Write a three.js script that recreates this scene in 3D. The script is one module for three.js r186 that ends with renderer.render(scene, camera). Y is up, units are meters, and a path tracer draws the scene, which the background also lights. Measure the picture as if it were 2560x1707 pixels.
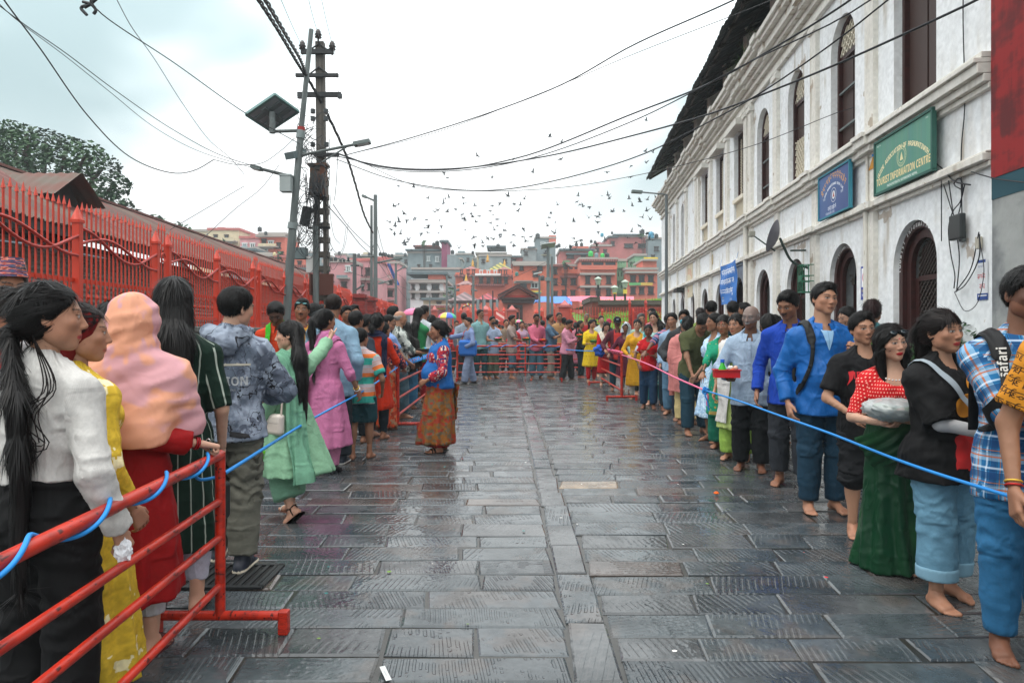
import*as THREE from 'three';
import{ImprovedNoise}from 'three/addons/math/ImprovedNoise.js';
import{mergeGeometries}from 'three/addons/utils/BufferGeometryUtils.js';
import{RoundedBoxGeometry}from 'three/addons/geometries/RoundedBoxGeometry.js';
// ---------- camera, sky, sun, exposure ----------
const scene=new THREE.Scene();
const EYE=1.35,FX=1568,CX=1176,HY=762;
const camera=new THREE.PerspectiveCamera(53.13,2560/1707,0.05,3000);
camera.position.set(0,EYE,0);
camera.lookAt(0,EYE,-10);
camera.setViewOffset(2560,1707,0,24.5,2560,1707);
camera.updateProjectionMatrix();
const renderer=new THREE.WebGLRenderer({antialias:true});
renderer.toneMapping=THREE.LinearToneMapping;
renderer.toneMappingExposure=1.12;
renderer.shadowMap.enabled=true;
const PN=new ImprovedNoise(),noise=(x,y,z)=>PN.noise(x+31.7,y+17.3,z+5.1);
const fbm=(x,y,z,o=4)=>{let s=0,a=.5;for(let i=0;i<o;i++){s+=a*noise(x,y,z);x*=2.03;y*=2.03;z*=2.03;a*=.5;}return s;};
{
const w=1024,h=512,a=new Float32Array(w*h*4);
for(let j=0;j<h;j++)for(let i=0;i<w;i++){
const th=(j+.5)/h*Math.PI-Math.PI/2,ph=(i+.5)/w*2*Math.PI;
const y=Math.sin(th),cx=Math.cos(th)*Math.cos(ph),cz=Math.cos(th)*Math.sin(ph);
const el=Math.max(0,y),p=1/(el+.35);
const n=fbm(cx*p*.9+35.7,cz*p*.9+14,1.3,5),m=fbm(cx*p*2.2+35.7,cz*p*2.2+9,4.4,4);
const rift=THREE.MathUtils.smoothstep(n+m*.3,-.08,.26)*THREE.MathUtils.smoothstep(el,.06,.3);
let L=.80*(1+2.7*el);
L*=1-.52*rift;
const o=(j*w+i)*4,t=rift*.42+.05,g=y<0?.35:1;
a[o]=L*(1-t*.52)*g;a[o+1]=L*(1-t*.05)*g;a[o+2]=L*(1.0+t*.05)*g;a[o+3]=1;
}
const t=new THREE.DataTexture(a,w,h,THREE.RGBAFormat,THREE.FloatType);
t.mapping=THREE.EquirectangularReflectionMapping;t.magFilter=t.minFilter=THREE.LinearFilter;t.needsUpdate=true;
scene.background=t;scene.environment=t;
}
const sun=new THREE.DirectionalLight(0xfff4e6,0.7);
sun.position.set(-25,70,30);sun.castShadow=true;sun.shadow.radius=30;
Object.assign(sun.shadow.camera,{left:-60,right:60,top:60,bottom:-60,near:1,far:200});
scene.add(sun);
scene.fog=new THREE.FogExp2(0xdfe9ec,0.0015);
// ---------- helpers ----------
const V=(x,y,z)=>new THREE.Vector3(x,y,z),PI=Math.PI,R=(d)=>d*PI/180,lerp=(a,b,t)=>a+(b-a)*t,clamp=(x,a=0,b=1)=>Math.min(b,Math.max(a,x)),sst=THREE.MathUtils.smoothstep;
let seed=7;const rnd=()=>{seed=(seed*1664525+1013904223)>>>0;return seed/4294967296;},rr=(a,b)=>a+rnd()*(b-a),pick=(a)=>a[Math.floor(rnd()*a.length)];
const at=(px,py,d)=>V((px-CX)/FX*d,EYE+(HY-py)/FX*d,-d);
const dOf=(py)=>EYE*FX/(py-HY);
const C=(h)=>new THREE.Color(h);
const names={};
function numbered(n){const k=names[n]=(names[n]??-1)+1;return k?n+'_'+String(k).padStart(3,'0'):n;}
function tag(o,label,category,group,kind){if(label)o.userData.label=label;if(category)o.userData.category=category;if(group)o.userData.group=group;if(kind)o.userData.kind=kind;return o;}
function thing(name,label,category,pos,turn=0,group){
const o=new THREE.Group();o.name=numbered(name);scene.add(o);
if(pos)o.position.copy(pos);o.rotation.y=turn;return tag(o,label,category,group);
}
function P(name,geo,mat,parent,label){const m=new THREE.Mesh(Array.isArray(geo)?merge(geo):geo,mat);m.name=parent?name:numbered(name);(parent||scene).add(m);if(label)m.userData.label=label;return m;}
function merge(gs){
const anyUv=gs.every((g)=>g.attributes.uv),anyC=gs.every((g)=>g.attributes.color);
return mergeGeometries(gs.map((g)=>{
let q=g.index?g.toNonIndexed():g.clone();
for(const k of Object.keys(q.attributes))if(!['position','normal'].includes(k)&&!(k==='uv'&&anyUv)&&!(k==='color'&&anyC))q.deleteAttribute(k);
return q;
}));
}
const box=(w,h,d,x=0,y=0,z=0,r=0)=>(r?new RoundedBoxGeometry(w,h,d,1,r):new THREE.BoxGeometry(w,h,d)).translate(x,y,z);
const cyl=(r0,r1,h,x=0,y=0,z=0,n=10)=>new THREE.CylinderGeometry(r1,r0,h,n).translate(x,y,z);
const UPV=V(0,1,0);
function bar(a,b,r,n=8,r2=r){const d=b.clone().sub(a),g=new THREE.CylinderGeometry(r2,r,d.length(),n);g.applyQuaternion(new THREE.Quaternion().setFromUnitVectors(UPV,d.clone().normalize()));return g.translate((a.x+b.x)/2,(a.y+b.y)/2,(a.z+b.z)/2);}
function beam(a,b,w,h,up=UPV){const d=b.clone().sub(a),L=d.length(),z=d.normalize(),x=up.clone().cross(z).normalize(),y=z.clone().cross(x),m=new THREE.Matrix4().makeBasis(x,y,z);return new THREE.BoxGeometry(w,h,L).applyMatrix4(m).translate((a.x+b.x)/2,(a.y+b.y)/2,(a.z+b.z)/2);}
const tube=(pts,r,n=24,s=6,closed=false)=>new THREE.TubeGeometry(new THREE.CatmullRomCurve3(pts,closed),n,r,s,closed);
function extr(shape,depth,opt={}){return new THREE.ExtrudeGeometry(shape,{depth,bevelEnabled:false,curveSegments:10,...opt});}
function poly(pts){const s=new THREE.Shape();pts.forEach(([x,y],i)=>i?s.lineTo(x,y):s.moveTo(x,y));s.closePath();return s;}
function uvBox(g,s=1){g=g.index?g.toNonIndexed():g;const p=g.attributes.position,n=g.attributes.normal,u=new Float32Array(p.count*2);for(let i=0;i<p.count;i++){const ax=Math.abs(n.getX(i)),ay=Math.abs(n.getY(i)),az=Math.abs(n.getZ(i));const q=ay>ax&&ay>az?[p.getX(i),p.getZ(i)]:ax>az?[p.getZ(i),p.getY(i)]:[p.getX(i),p.getY(i)];u[2*i]=q[0]/s;u[2*i+1]=q[1]/s;}g.setAttribute('uv',new THREE.BufferAttribute(u,2));return g;}
// ---------- textures ----------
function canvas(w,h,f){const c=document.createElement('canvas');c.width=w;c.height=h;const x=c.getContext('2d');f(x,w,h);return c;}
function tex(w,h,f,srgb=true,rx=1,ry=1){const t=new THREE.CanvasTexture(canvas(w,h,f));t.wrapS=t.wrapT=THREE.RepeatWrapping;t.repeat.set(rx,ry);if(srgb)t.colorSpace=THREE.SRGBColorSpace;return t;}
const lat=(()=>{let s=99;const a=new Float32Array(65536);for(let i=0;i<65536;i++){s=(s*1664525+1013904223)>>>0;a[i]=s/4294967296;}return a;})();
function tn(u,v,n,m=n,k=0){u*=n;v*=m;const i=Math.floor(u),j=Math.floor(v),a=u-i,b=v-j,A=a*a*(3-2*a),B=b*b*(3-2*b),L=(x,y)=>lat[(((x%n+n)%n)*57+((y%m+m)%m)*353+k*7919)&65535];return lerp(lerp(L(i,j),L(i+1,j),A),lerp(L(i,j+1),L(i+1,j+1),A),B);}
const tf=(u,v,n,o=4,k=0,m=n)=>{let s=0,a=.5,t=0;for(let q=0;q<o;q++){s+=a*tn(u,v,n<<q,m<<q,k+q);t+=a;a*=.55;}return s/t;};
function px(w,h,f,srgb){const d=new Uint8Array(w*h*4);for(let j=0;j<h;j++)for(let i=0;i<w;i++){const c=f((i+.5)/w,(j+.5)/h),o=(j*w+i)*4;if(typeof c==='number')d[o]=d[o+1]=d[o+2]=clamp(c)*255;else{d[o]=clamp(c[0])*255;d[o+1]=clamp(c[1])*255;d[o+2]=clamp(c[2])*255;}d[o+3]=255;}const t=new THREE.DataTexture(d,w,h);t.wrapS=t.wrapT=THREE.RepeatWrapping;t.magFilter=t.minFilter=THREE.LinearFilter;if(srgb)t.colorSpace=THREE.SRGBColorSpace;t.needsUpdate=true;return t;}
const rep=(t,x,y=x)=>{const q=t.clone();q.repeat.set(x,y);q.needsUpdate=true;return q;};
const mix3=(a,b,t)=>[lerp(a[0],b[0],t),lerp(a[1],b[1],t),lerp(a[2],b[2],t)];
const M=(color,o={})=>new THREE.MeshStandardMaterial({color,roughness:.7,side:THREE.DoubleSide,...o});
// ---------- shared surface materials ----------
const grit=px(512,512,(u,v)=>tf(u,v,6,6,3));
const speck=px(256,256,(u,v)=>.5+.5*(tf(u,v,32,3,9)-.5));
const plaster=px(1024,1024,(u,v)=>{
const run=tf(u,v,24,3,5,3),big=tf(u,v,4,5,2),pat=tf(u,v,9,5,8),fine=tf(u,v,64,2,6);
let c=mix3([.93,.94,.945],[.86,.86,.85],sst(run*.4+big*.6,.50,.72));
c=mix3(c,[.64,.59,.53],sst(big*.5+run*.5,.62,.80)*.7);
c=mix3(c,[.62,.55,.48],sst(pat,.73,.77)*.6);
const k=.93+.12*fine;return[c[0]*k,c[1]*k,c[2]*k];
},true);
const M_={
white:M(0xffffff,{map:plaster,roughness:.85,bumpMap:grit,bumpScale:.012}),
trim:M(0xf2ece2,{map:rep(plaster,.7),roughness:.8,bumpMap:grit,bumpScale:.006}),
red:M(0xb92810,{roughness:.42,map:rep(px(256,256,(u,v)=>{const n=tf(u,v,3,5,4,24),m=tf(u,v,6,4,9,60);return m>.70?[.42,.34,.32]:mix3([.82,.78,.76],[1,1,1],sst(n,.35,.6));},true),.9)}),
fence:M(0xc0351a,{roughness:.5}),waveRail:M(0xa82a1c,{roughness:.3}),
dark:M(0x1a1d1f,{roughness:.6}),steel:M(0x7f8a8a,{roughness:.5,metalness:.35}),galv:M(0x76807f,{roughness:.55,map:rep(px(256,256,(u,v)=>.75+.4*(tf(u,v,6,5,11)-.4),true),1,1)}),
wood:M(0x3a1512,{roughness:.5,map:px(256,256,(u,v)=>{const n=tf(u,v,30,3,3,3);return[.7+.5*n,.7+.5*n,.7+.5*n];},true)}),
shutter:M(0x3c2620,{roughness:.6}),
wire:M(0x11151c,{roughness:.5}),
hole:M(0x0d0c0c,{roughness:.9}),
rope:M(0x1583cf,{roughness:.6}),ropePink:M(0xe0698f,{roughness:.6}),
};
// ---------- the street: stone slabs in rows, wet ----------
{
const ground=P('ground',new THREE.PlaneGeometry(700,600).rotateX(-PI/2).translate(0,-.06,-250),M(0x6a6a66,{roughness:.6}));tag(ground,null,null,null,'structure');
const st=new THREE.Group();st.name='street';scene.add(st);tag(st,null,null,null,'structure');
const mortar=px(512,512,(u,v)=>mix3([.20,.195,.185],[.31,.30,.28],tf(u,v,10,5,1)),true);
const bed=uvBox(new THREE.PlaneGeometry(60,70).rotateX(-PI/2).translate(0,-.0075,-32));P('mortar_bed',bed,M(0xb4b4b0,{map:mortar,roughness:.32,bumpMap:grit,bumpScale:.006}),st);
const mats=[];
const tones=[[[.030,.042,.050],[.064,.083,.094]],[[.022,.030,.037],[.052,.067,.077]],[[.040,.048,.054],[.082,.094,.102]],[[.034,.032,.032],[.078,.070,.066]],[[.16,.13,.09],[.34,.28,.20]],[[.030,.043,.052],[.072,.091,.104]]];
const grooved=[.6,1,.3,.75,.8,1];
tones.forEach(([a,b],k)=>{
const cm=px(512,512,(u,v)=>{const n=tf(u,v,5,6,k),m=tf(u,v,40,2,50+k);const c=mix3(a,b,sst(n,.25,.72));const st2=sst(tf(u,v,4,5,70+k),.60,.74)*.3;const d=mix3(c,[.11,.085,.068],st2);return[d[0]*1.06,d[1]*.98,d[2]*.94].map((x)=>Math.pow(1.05*x*(.8+.45*m),1/2.2));},true);
const gr=(u,v)=>{const ph=(u*38+v*9+(tf(u,v,4,2,30+k)-.5)*.8),f=ph-Math.floor(ph),cut=sst(Math.abs(f-.5),.28,.12)*sst(tf(u,v,9,4,17+k,14),.44,.58);return cut;};
const bm=px(512,512,(u,v)=>.62+.45*(tf(u,v,7,6,20+k)-.5)-.26*grooved[k]*gr(u,v)+.12*(tf(u,v,64,2,41)-.5));
const rm=px(512,512,(u,v)=>{const w=sst(tf(u,v,4,5,60+k),.36,.66);const r=lerp(.07,.30,w)+.12*(tf(u,v,30,3,80)-.5)+.10*grooved[k]*gr(u,v);return[0,r,0];});
mats.push(M(0xffffff,{map:cm,bumpMap:bm,bumpScale:.009,roughness:1,roughnessMap:rm}));
});
const slabGeo=(x0,x1,z0,z1,skew)=>{
const b=.008+rnd()*.006,h=rr(-.004,.004),t=[rr(-.003,.003),rr(-.003,.003)];
const cx=(x0+x1)/2,cz=(z0+z1)/2,pos=[],uv=[],ix=[];
const cor=[[x0,z0],[x1,z0],[x1,z1],[x0,z1]].map(([x,z],i)=>[x+(z-cz)*skew+rr(-.012,.012),z+rr(-.008,.008)]);
const ou=rnd()*9,ov=rnd()*9,fl=rnd()<.5?1:-1,ra=rr(-.14,.14)+(rnd()<.12?1.57:0),us=rr(.62,1.05),ca=Math.cos(ra)*us,sa=Math.sin(ra)*us,UV=(X,Z)=>uv.push(ou+(X*ca+Z*sa)*fl,ov+Z*ca-X*sa),y=(x,z)=>h+(x-cx)*t[0]/.4+(z-cz)*t[1]/.2;
cor.forEach(([x,z])=>{pos.push(x,-.03,z);UV(x,z);});
cor.forEach(([x,z])=>{const X=x,Z=z;pos.push(X,y(X,Z)-b*.55,Z);UV(X,Z);});
cor.forEach(([x,z])=>{const X=x+Math.sign(cx-x)*b,Z=z+Math.sign(cz-z)*b;pos.push(X,y(X,Z),Z);UV(X,Z);});
for(let r=0;r<2;r++)for(let i=0;i<4;i++){const a=r*4+i,c=r*4+(i+1)%4;ix.push(a,a+4,c,c,a+4,c+4);}
ix.push(8,11,9,9,11,10);
const g=new THREE.BufferGeometry();g.setAttribute('position',new THREE.Float32BufferAttribute(pos,3));g.setAttribute('uv',new THREE.Float32BufferAttribute(uv,2));g.setIndex(ix);
const q=g.toNonIndexed();q.computeVertexNormals();return q;
};
const rest=mats.map(()=>[]);let single=0;
const lay=(x0,x1,z0,z1,skew,m)=>{const d=-(z0+z1)/2;if(Math.abs((x0+x1)/2-.8)<.34&&Math.abs(d-6.02)<.13)m=4;const g=slabGeo(x0,x1,z0,z1,skew);const inView=d>2.1&&Math.abs((x0+x1)/2)<d*.80+.4;if(inView&&single<300&&d<8.2){single++;P('stone_slab',g,mats[m],st);}else rest[m].push(g);};
const strip=(z)=>.37+z*.0076;
const G=.008,kinds=()=>{const q=rnd();return q<.34?0:q<.56?1:q<.72?2:q<.78?3:5;};
for(let z=-1.6;z>-26;){const L=rr(.42,.75);lay(strip(z)-.10,strip(z)+.085,z-L+G,z,-.008,rnd()<.6?2:5);z-=L;}
for(const side of[-1,1])for(let z=-1.6;z>-26;){
const Hh=rr(.21,.29)*(side<0?1:1.03);
let x=strip(z)+(side<0?-.112:.10),end=side*(-z*.9+3.4);end=side<0?Math.max(end,-4.6+z*.05):Math.min(end,4.05-z*.0903);
while(side*(end-x)>.05){let L=rr(.36,.78);if(side*(end-x)-L<.25)L=side*(end-x);const a=side<0?x-L+G:x+G*.3,b=side<0?x-G*.3:x+L-G;lay(a,b,z-Hh+G,z,side>0?-.10:.06,kinds());x+=side*L;}
z-=Hh;
}
rest.forEach((g,i)=>{if(g.length)tag(P('stone_slab',mergeGeometries(g),mats[i],st),null,null,null,'stuff');});
const far=uvBox(new THREE.PlaneGeometry(70,80).rotateX(-PI/2).translate(0,-.008,-65.9));P('plaza_paving',far,M(0xffffff,{map:rep(mats[0].map,.6),roughness:.38,bumpMap:grit,bumpScale:.01}),st);
}
// ---------- the white arcaded building on the right ----------
const WD0=6.48,WX=4,WK=.0903,WS=Math.sqrt(1+WK*WK);
const wallAt=(px)=>WX/((px-CX)/FX-WK);
const bld=thing('arcade_building','long white plastered two storey building with arched doors, cornices and a dark tin roof','building',V(WX+WK*WD0,0,-WD0),Math.atan2(1,WK));
bld.rotation.y=Math.atan2(1,WK);
const uOf=(d)=>(d-WD0)*WS;
const BAY=2.13*WS,U0=uOf(8.02),LEN=uOf(31.0),bayU=(k)=>U0+k*BAY;
const wPos=(u,y,z)=>{const a=bld.rotation.y;return V(bld.position.x+u*Math.cos(a)+z*Math.sin(a),y,bld.position.z-u*Math.sin(a)+z*Math.cos(a));};
const archPath=(s,u,w,y0,y1,arch=true)=>{const r=w/2,p=s;p.moveTo(u-r,y0);p.lineTo(u-r,arch?y1-r*1.05:y1);if(arch){for(let i=1;i<16;i++){const a=PI-i/16*PI;p.lineTo(u+Math.cos(a)*r,y1-r*1.05+Math.sin(a)*r*1.05);}p.lineTo(u+r,y1-r*1.05);}else p.lineTo(u+r,y1);p.lineTo(u+r,y0);p.closePath();return p;};
const H0=2.98,H1=3.76,H2=4.0,H3=6.62;
{
const kinds2=['plain','arch','arch','arch','rect','rect','rect','blind','arch','arch','arch'];
const doorW=1.03,winW=(k)=>k===0?1.0:k>=7?.6:.92;
const s=new THREE.Shape();s.moveTo(0,0);s.lineTo(LEN,0);s.lineTo(LEN,H3);s.lineTo(0,H3);s.closePath();
for(let k=0;k<11;k++){
const w=k===7?.7:k>7?.8:doorW;
if(k!==10)s.holes.push(archPath(new THREE.Path(),bayU(k),w,.32,2.66));
if(kinds2[k]!=='blind')s.holes.push(archPath(new THREE.Path(),bayU(k),winW(k),kinds2[k]==='rect'?4.0:4.06,kinds2[k]==='rect'?6.2:k===0?6.45:6.05,kinds2[k]==='arch'));
}
P('wall',uvBox(extr(s,.38),3.2),M_.white,bld);
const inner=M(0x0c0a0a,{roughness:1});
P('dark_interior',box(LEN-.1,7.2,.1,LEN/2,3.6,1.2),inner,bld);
P('end_wall',uvBox(box(.38,H3-.01,7,LEN-.2,H3/2,3.9),3.2),M_.white,bld);
const prof=(pts,len)=>{const sh=poly(pts);return uvBox(extr(sh,len).rotateY(PI/2).scale(1,1,1),2);};
const run=(name,steps,u0=0,u1=LEN)=>{const g=[];for(const[y0,y1,o]of steps)g.push(uvBox(box(u1-u0,y1-y0,o+.03,(u0+u1)/2,(y0+y1)/2,-(o-.03)/2,.008),2));return P(name,g,M_.trim,bld);};
run('lower_ledge',[[H0-.05,H0,.05],[H0+.001,H0+.075,.11],[H0+.076,H0+.1,.08]]);
run('upper_course',[[H1-.09,H1-.03,.05],[H1-.029,H1+.05,.10],[H1+.051,H1+.15,.155],[H1+.151,H1+.20,.19],[H1+.201,H2+.02,.12]]);
run('cornice',[[6.42,6.52,.07],[6.521,6.62,.04],[6.621,6.72,.12],[6.721,6.80,.20],[6.801,6.95,.30],[6.951,7.03,.40],[7.031,7.13,.46],[7.131,7.2,.40]]);
run('parapet',[[7.2,7.46,.12],[7.461,7.54,.17]]);
run('plinth',[[0,.26,.14],[.261,.31,.10]]);
for(let k=0;k<=10;k++){
const u=bayU(k)-BAY/2+BAY*(k?0:.12),u2=k===0?null:u;
if(u2===null)continue;
const q=[];
for(const du of k===4||k===7?[-.2,.2]:[0]){
q.push(box(.26,H0-.36,.07,u+du,(H0+.26)/2,-.033),box(.22,H1-H0-.2,.05,u+du,(H1+H0)/2,-.022),box(.26,6.42-H2-.05,.07,u+du,(6.42+H2)/2+.02,-.033),box(.32,.1,.11,u+du,6.3,-.05));
for(const[y,h,o]of[[H0+.037,.085,.15],[H1+.01,.09,.14],[H1+.10,.105,.20],[H1+.175,.055,.235],[6.76,.085,.245],[6.876,.155,.345],[6.99,.085,.445],[7.08,.105,.505]])q.push(box(.36,h,o,u+du,y,-o/2+.001));
}
P('pilaster',q.map((g)=>uvBox(g,2)),M_.trim,bld);
P('parapet_pier',[box(.34,.62,.34,u,7.83,.06,.01),box(.46,.09,.46,u,8.18,.06,.01),box(.4,.06,.4,u,8.255,.06,.01)].map((g)=>uvBox(g,2)),M_.trim,bld);
}
const lattice=(u,y0,y1,w,z,cell,m,arch)=>{const g=[],hw=w/2,top=(x)=>arch?y1-hw*1.05+Math.sqrt(Math.max(0,hw*hw-x*x))*1.05:y1;for(const sgn of[-1,1])for(let c=-hw-(y1-y0);c<hw+(y1-y0);c+=cell){let pts=[];for(let t=0;t<=40;t++){const y=lerp(y0,y1,t/40),x=c+sgn*(y-y0);if(Math.abs(x)<=hw&&y<=top(x))pts.push([x,y]);}if(pts.length>1){const[a,b]=[pts[0],pts[pts.length-1]];g.push(beam(V(u+a[0],a[1],z+sgn*.006),V(u+b[0],b[1],z+sgn*.006),.016,cell*.36,V(0,0,1)));}}return g;};
const shell=(u,w,y0,y1,t,arch,depth)=>{const sh=archPath(new THREE.Shape(),u,w,y0,y1,arch);sh.holes.push(archPath(new THREE.Path(),u,w-2*t,y0,y1-t,arch));return extr(sh,depth);};
const lat2=M(0x3b302b,{roughness:.6}),cream=M(0xe4dcca,{roughness:.8});
for(let k=0;k<10;k++){
const u=bayU(k),w=k===7?.7:k>7?.8:doorW;
const door=P('door',shell(u,w,.32,2.66,.09,true,.12).translate(0,0,.07),M_.wood,bld);
P('door_frame',shell(u,w-.19,.32,2.56,.10,true,.06).translate(0,0,.12),M_.wood,door);
const dk=k===1||k===3||k===5;
if(k<8&&!dk){P('door_leaf',[box(.07,1.68,.05,u-.28,1.16,.2),box(.07,1.68,.05,u+.28,1.16,.2),box(.5,.07,.05,u,.36,.2),box(.5,.06,.05,u,1.99,.2),box(.5,.06,.05,u,1.15,.2)],M_.wood,door);P('lattice',lattice(u,.5,2.0,.52,.205,.085,lat2),lat2,door);P('fanlight',lattice(u,2.03,2.45,.56,.205,.07,lat2,true),lat2,door);}
else if(k>=8)P('door_leaf',box(w-.2,2.1,.04,u,1.4,.18),M_.wood,door);
else P('door_leaf',[box(.03,1.75,.34,u-.32,1.2,.46),box(.03,1.75,.34,u+.32,1.2,.46)],M_.wood,door);
}
kinds2.forEach((kd,k)=>{
const u=bayU(k),w=winW(k);if(kd==='blind')return;
const y0=kd==='rect'?4.0:4.06,y1=kd==='rect'?6.2:k===0?6.45:6.05,arch=kd==='arch';
const win=P('window',shell(u,w,y0,y1,.06,arch,.1).translate(0,0,.10),M_.wood,bld);
const yb=kd==='rect'?4.62:y0+.02,yt=arch?5.5:y1-.07;
P('shutter',[box(w/2-.08,yt-yb,.035,u-w/4+.02,(yt+yb)/2,.18),box(w/2-.08,yt-yb,.035,u+w/4-.02,(yt+yb)/2,.18)],M_.shutter,win);
if(arch){P('transom',box(w-.1,.06,.06,u,5.53,.16),M_.wood,win);P('fretwork',lattice(u,5.56,y1-.03,w-.08,.15,.13,cream,true),cream,win);if(k===2)P('lattice',lattice(u,4.1,4.85,w-.12,.142,.12,cream),cream,win);if(k===1||k===3)for(const y of[4.45,5])P('rail',box(w-.1,.03,.03,u,y,.12),M_.galv,win);}
if(kd==='rect'){P('balustrade',[...lattice(u,4.03,4.5,w-.06,.06,.09,cream),box(w+.06,.09,.13,u,4.56,.03),box(w,.05,.06,u,4.03,.05)],cream,win);P('lattice_strip',lattice(u+w/2-.1,4.62,6.1,.16,.16,.07,cream),cream,win);P('hood',box(w+.3,.14,.24,u,6.28,-.09),M_.trim,win);}
});
P('small_hood',box(.9,.14,.3,bayU(8)-.2,2.86,-.14),M_.dark,bld);
const rl=[],rg=[],e=-.86,tin=M(0x23282b,{roughness:.55,metalness:.3});
const ey=(u)=>lerp(7.62,7.95,clamp(u/LEN));const nU=420;
{const pos=[],ix=[];for(let i=0;i<=nU;i++){const u=-4+(LEN+2.6)*i/nU,w=.018*Math.sin(i*1.6)+.02*noise(i*.06,0,3);for(let j=0;j<=1;j++)pos.push(u,ey(u)+w+j*3.1,(j?4.6:e+.04*noise(i*.13,2,0)));}for(let i=0;i<nU;i++){const a=i*2;ix.push(a,a+1,a+2,a+2,a+1,a+3);}const g=new THREE.BufferGeometry();g.setAttribute('position',new THREE.Float32BufferAttribute(pos,3));g.setIndex(ix);g.computeVertexNormals();const g2=g.clone().translate(0,.02,0);const roof=P('roof',[g,g2],tin,bld);
for(let u=-3;u<LEN-1.6;u+=1.07)P('rafter',beam(V(u,ey(u)-.06,e+.1),V(u,ey(u)+2.9,4.5),.07,.1,V(1,0,0)),M(0x241a16,{roughness:.8}),roof);
for(let j=0;j<4;j++)P('purlin',beam(V(-4,ey(-4)+.02+j*.34,e+.2+j*.58),V(LEN-1.6,ey(LEN)+.02+j*.34-.02,e+.2+j*.58),.06,.05),M(0x2b201b),roof);}
for(let k=0;k<11;k++)P('roof_post',box(.12,1.1,.12,bayU(k)-BAY/2,8.1,.5),M_.shutter,bld);
P('loft_wall',box(LEN-2,2.4,.1,LEN/2-1,8.5,1.6),M(0x17130f,{roughness:1}),bld);
const tg=[];for(let i=0;i<70;i++){const u=bayU(3.2)+rr(-1.5,1.6),a=rnd()*6.3,L=rr(.08,.3);tg.push(bar(V(u,7.2,-.38),V(u+Math.cos(a)*L*.7,7.2+L,-.38+Math.sin(a)*L*.7),.006,3,.001));}
tag(P('grass',tg.map((g)=>g.translate(0,0,0)).map((g)=>{return g;}),M(0x47622a,{roughness:.9}),bld),null,null,null,'stuff');
P('drain_pipe',[bar(V(bayU(3.5),.3,-.1),V(bayU(3.5),H1,-.1),.05)],M_.trim,bld);
P('drain_pipe',[bar(V(bayU(.52),.3,-.09),V(bayU(.52),2.95,-.09),.03),bar(V(bayU(.52),3.1,-.07),V(bayU(.52),3.7,-.07),.02)],M_.trim,bld);
}
{
const t=thing('painted_building','building at the right edge, red above a teal band and bare grey render below','building',bld.position.clone(),bld.rotation.y);
const redm=M(0xffffff,{roughness:.8,map:px(512,512,(u,v)=>{const n=tf(u,v,6,5,13,14),m=tf(u,v,22,3,3,4);return mix3([.56,.07,.075],[.36,.045,.06],sst(n*.6+m*.4,.4,.68));},true)});
const greym=M(0xffffff,{roughness:.9,bumpMap:grit,bumpScale:.02,map:px(512,512,(u,v)=>{const n=tf(u,v,5,6,23);return mix3([.62,.63,.62],[.42,.43,.44],sst(n,.35,.75));},true)});
const y1=2.58,y2=2.78;
P('lower_wall',uvBox(box(5,y1,1.2,-2.6,y1/2,.52),2),greym,t);P('teal_band',box(5,y2-y1-.002,1.2,-2.6,(y1+y2)/2,.515),M(0x1d4a56,{roughness:.8}),t);
P('upper_wall',uvBox(box(5,6,1.2,-2.6,y2+3,.51),1.6),redm,t);
}
// ---------- lettering ----------
const sign=(w,h,f,o={})=>new THREE.MeshStandardMaterial({map:tex(w,h,f),roughness:.6,...o});
function deva(x,s,x0,y0,size,n,col){x.strokeStyle=col;x.lineWidth=size*.13;x.lineCap='round';let sd=s*97+13;const q=()=>(sd=(sd*1103515245+12345)&0x7fffffff)/0x7fffffff;let cx=x0;const L=[];for(let i=0;i<n;i++){const w=size*(.55+q()*.3);if(q()<.14){L.push([x0-0,cx]);cx+=size*.35;x0=cx;continue;}const a=q(),k=Math.floor(q()*5);x.beginPath();if(a<.75){x.moveTo(cx+w*.85,y0);x.lineTo(cx+w*.85,y0+size);}if(k===0){x.arc(cx+w*.4,y0+size*.5,w*.3,0,5);}else if(k===1){x.moveTo(cx+w*.1,y0+size*.3);x.quadraticCurveTo(cx+w*.1,y0+size*.8,cx+w*.8,y0+size*.6);}else if(k===2){x.moveTo(cx+w*.2,y0);x.lineTo(cx+w*.2,y0+size*.5);x.lineTo(cx+w*.85,y0+size*.5);}else if(k===3){x.moveTo(cx+w*.15,y0+size*.25);x.bezierCurveTo(cx+w,y0+size*.2,cx+w*.2,y0+size*.6,cx+w*.3,y0+size*.6);x.bezierCurveTo(cx+w,y0+size*.6,cx+w*.6,y0+size,cx+w*.1,y0+size*.9);}else{x.arc(cx+w*.4,y0+size*.6,w*.25,1,6.3);x.lineTo(cx+w*.85,y0+size*.6);}if(q()<.3){x.moveTo(cx+w*.3,y0-size*.3);x.quadraticCurveTo(cx+w*.6,y0-size*.4,cx+w*.85,y0);}x.stroke();cx+=w;}L.push([x0,cx]);for(const[a,b]of L){x.beginPath();x.moveTo(a,y0);x.lineTo(b,y0);x.stroke();}return cx;}
function arcText(x,str,cx,cy,r,a0,a1,font,col){x.font=font;x.fillStyle=col;x.textAlign='center';x.textBaseline='middle';const n=str.length;for(let i=0;i<n;i++){const a=lerp(a0,a1,n>1?i/(n-1):.5);x.save();x.translate(cx+Math.sin(a)*r,cy-Math.cos(a)*r);x.rotate(a);x.fillText(str[i],0,0);x.restore();}}
function onWall(name,label,cat,u,y,z){const t=thing(name,label,cat,wPos(u,y,z),bld.rotation.y+PI);return t;}
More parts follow.
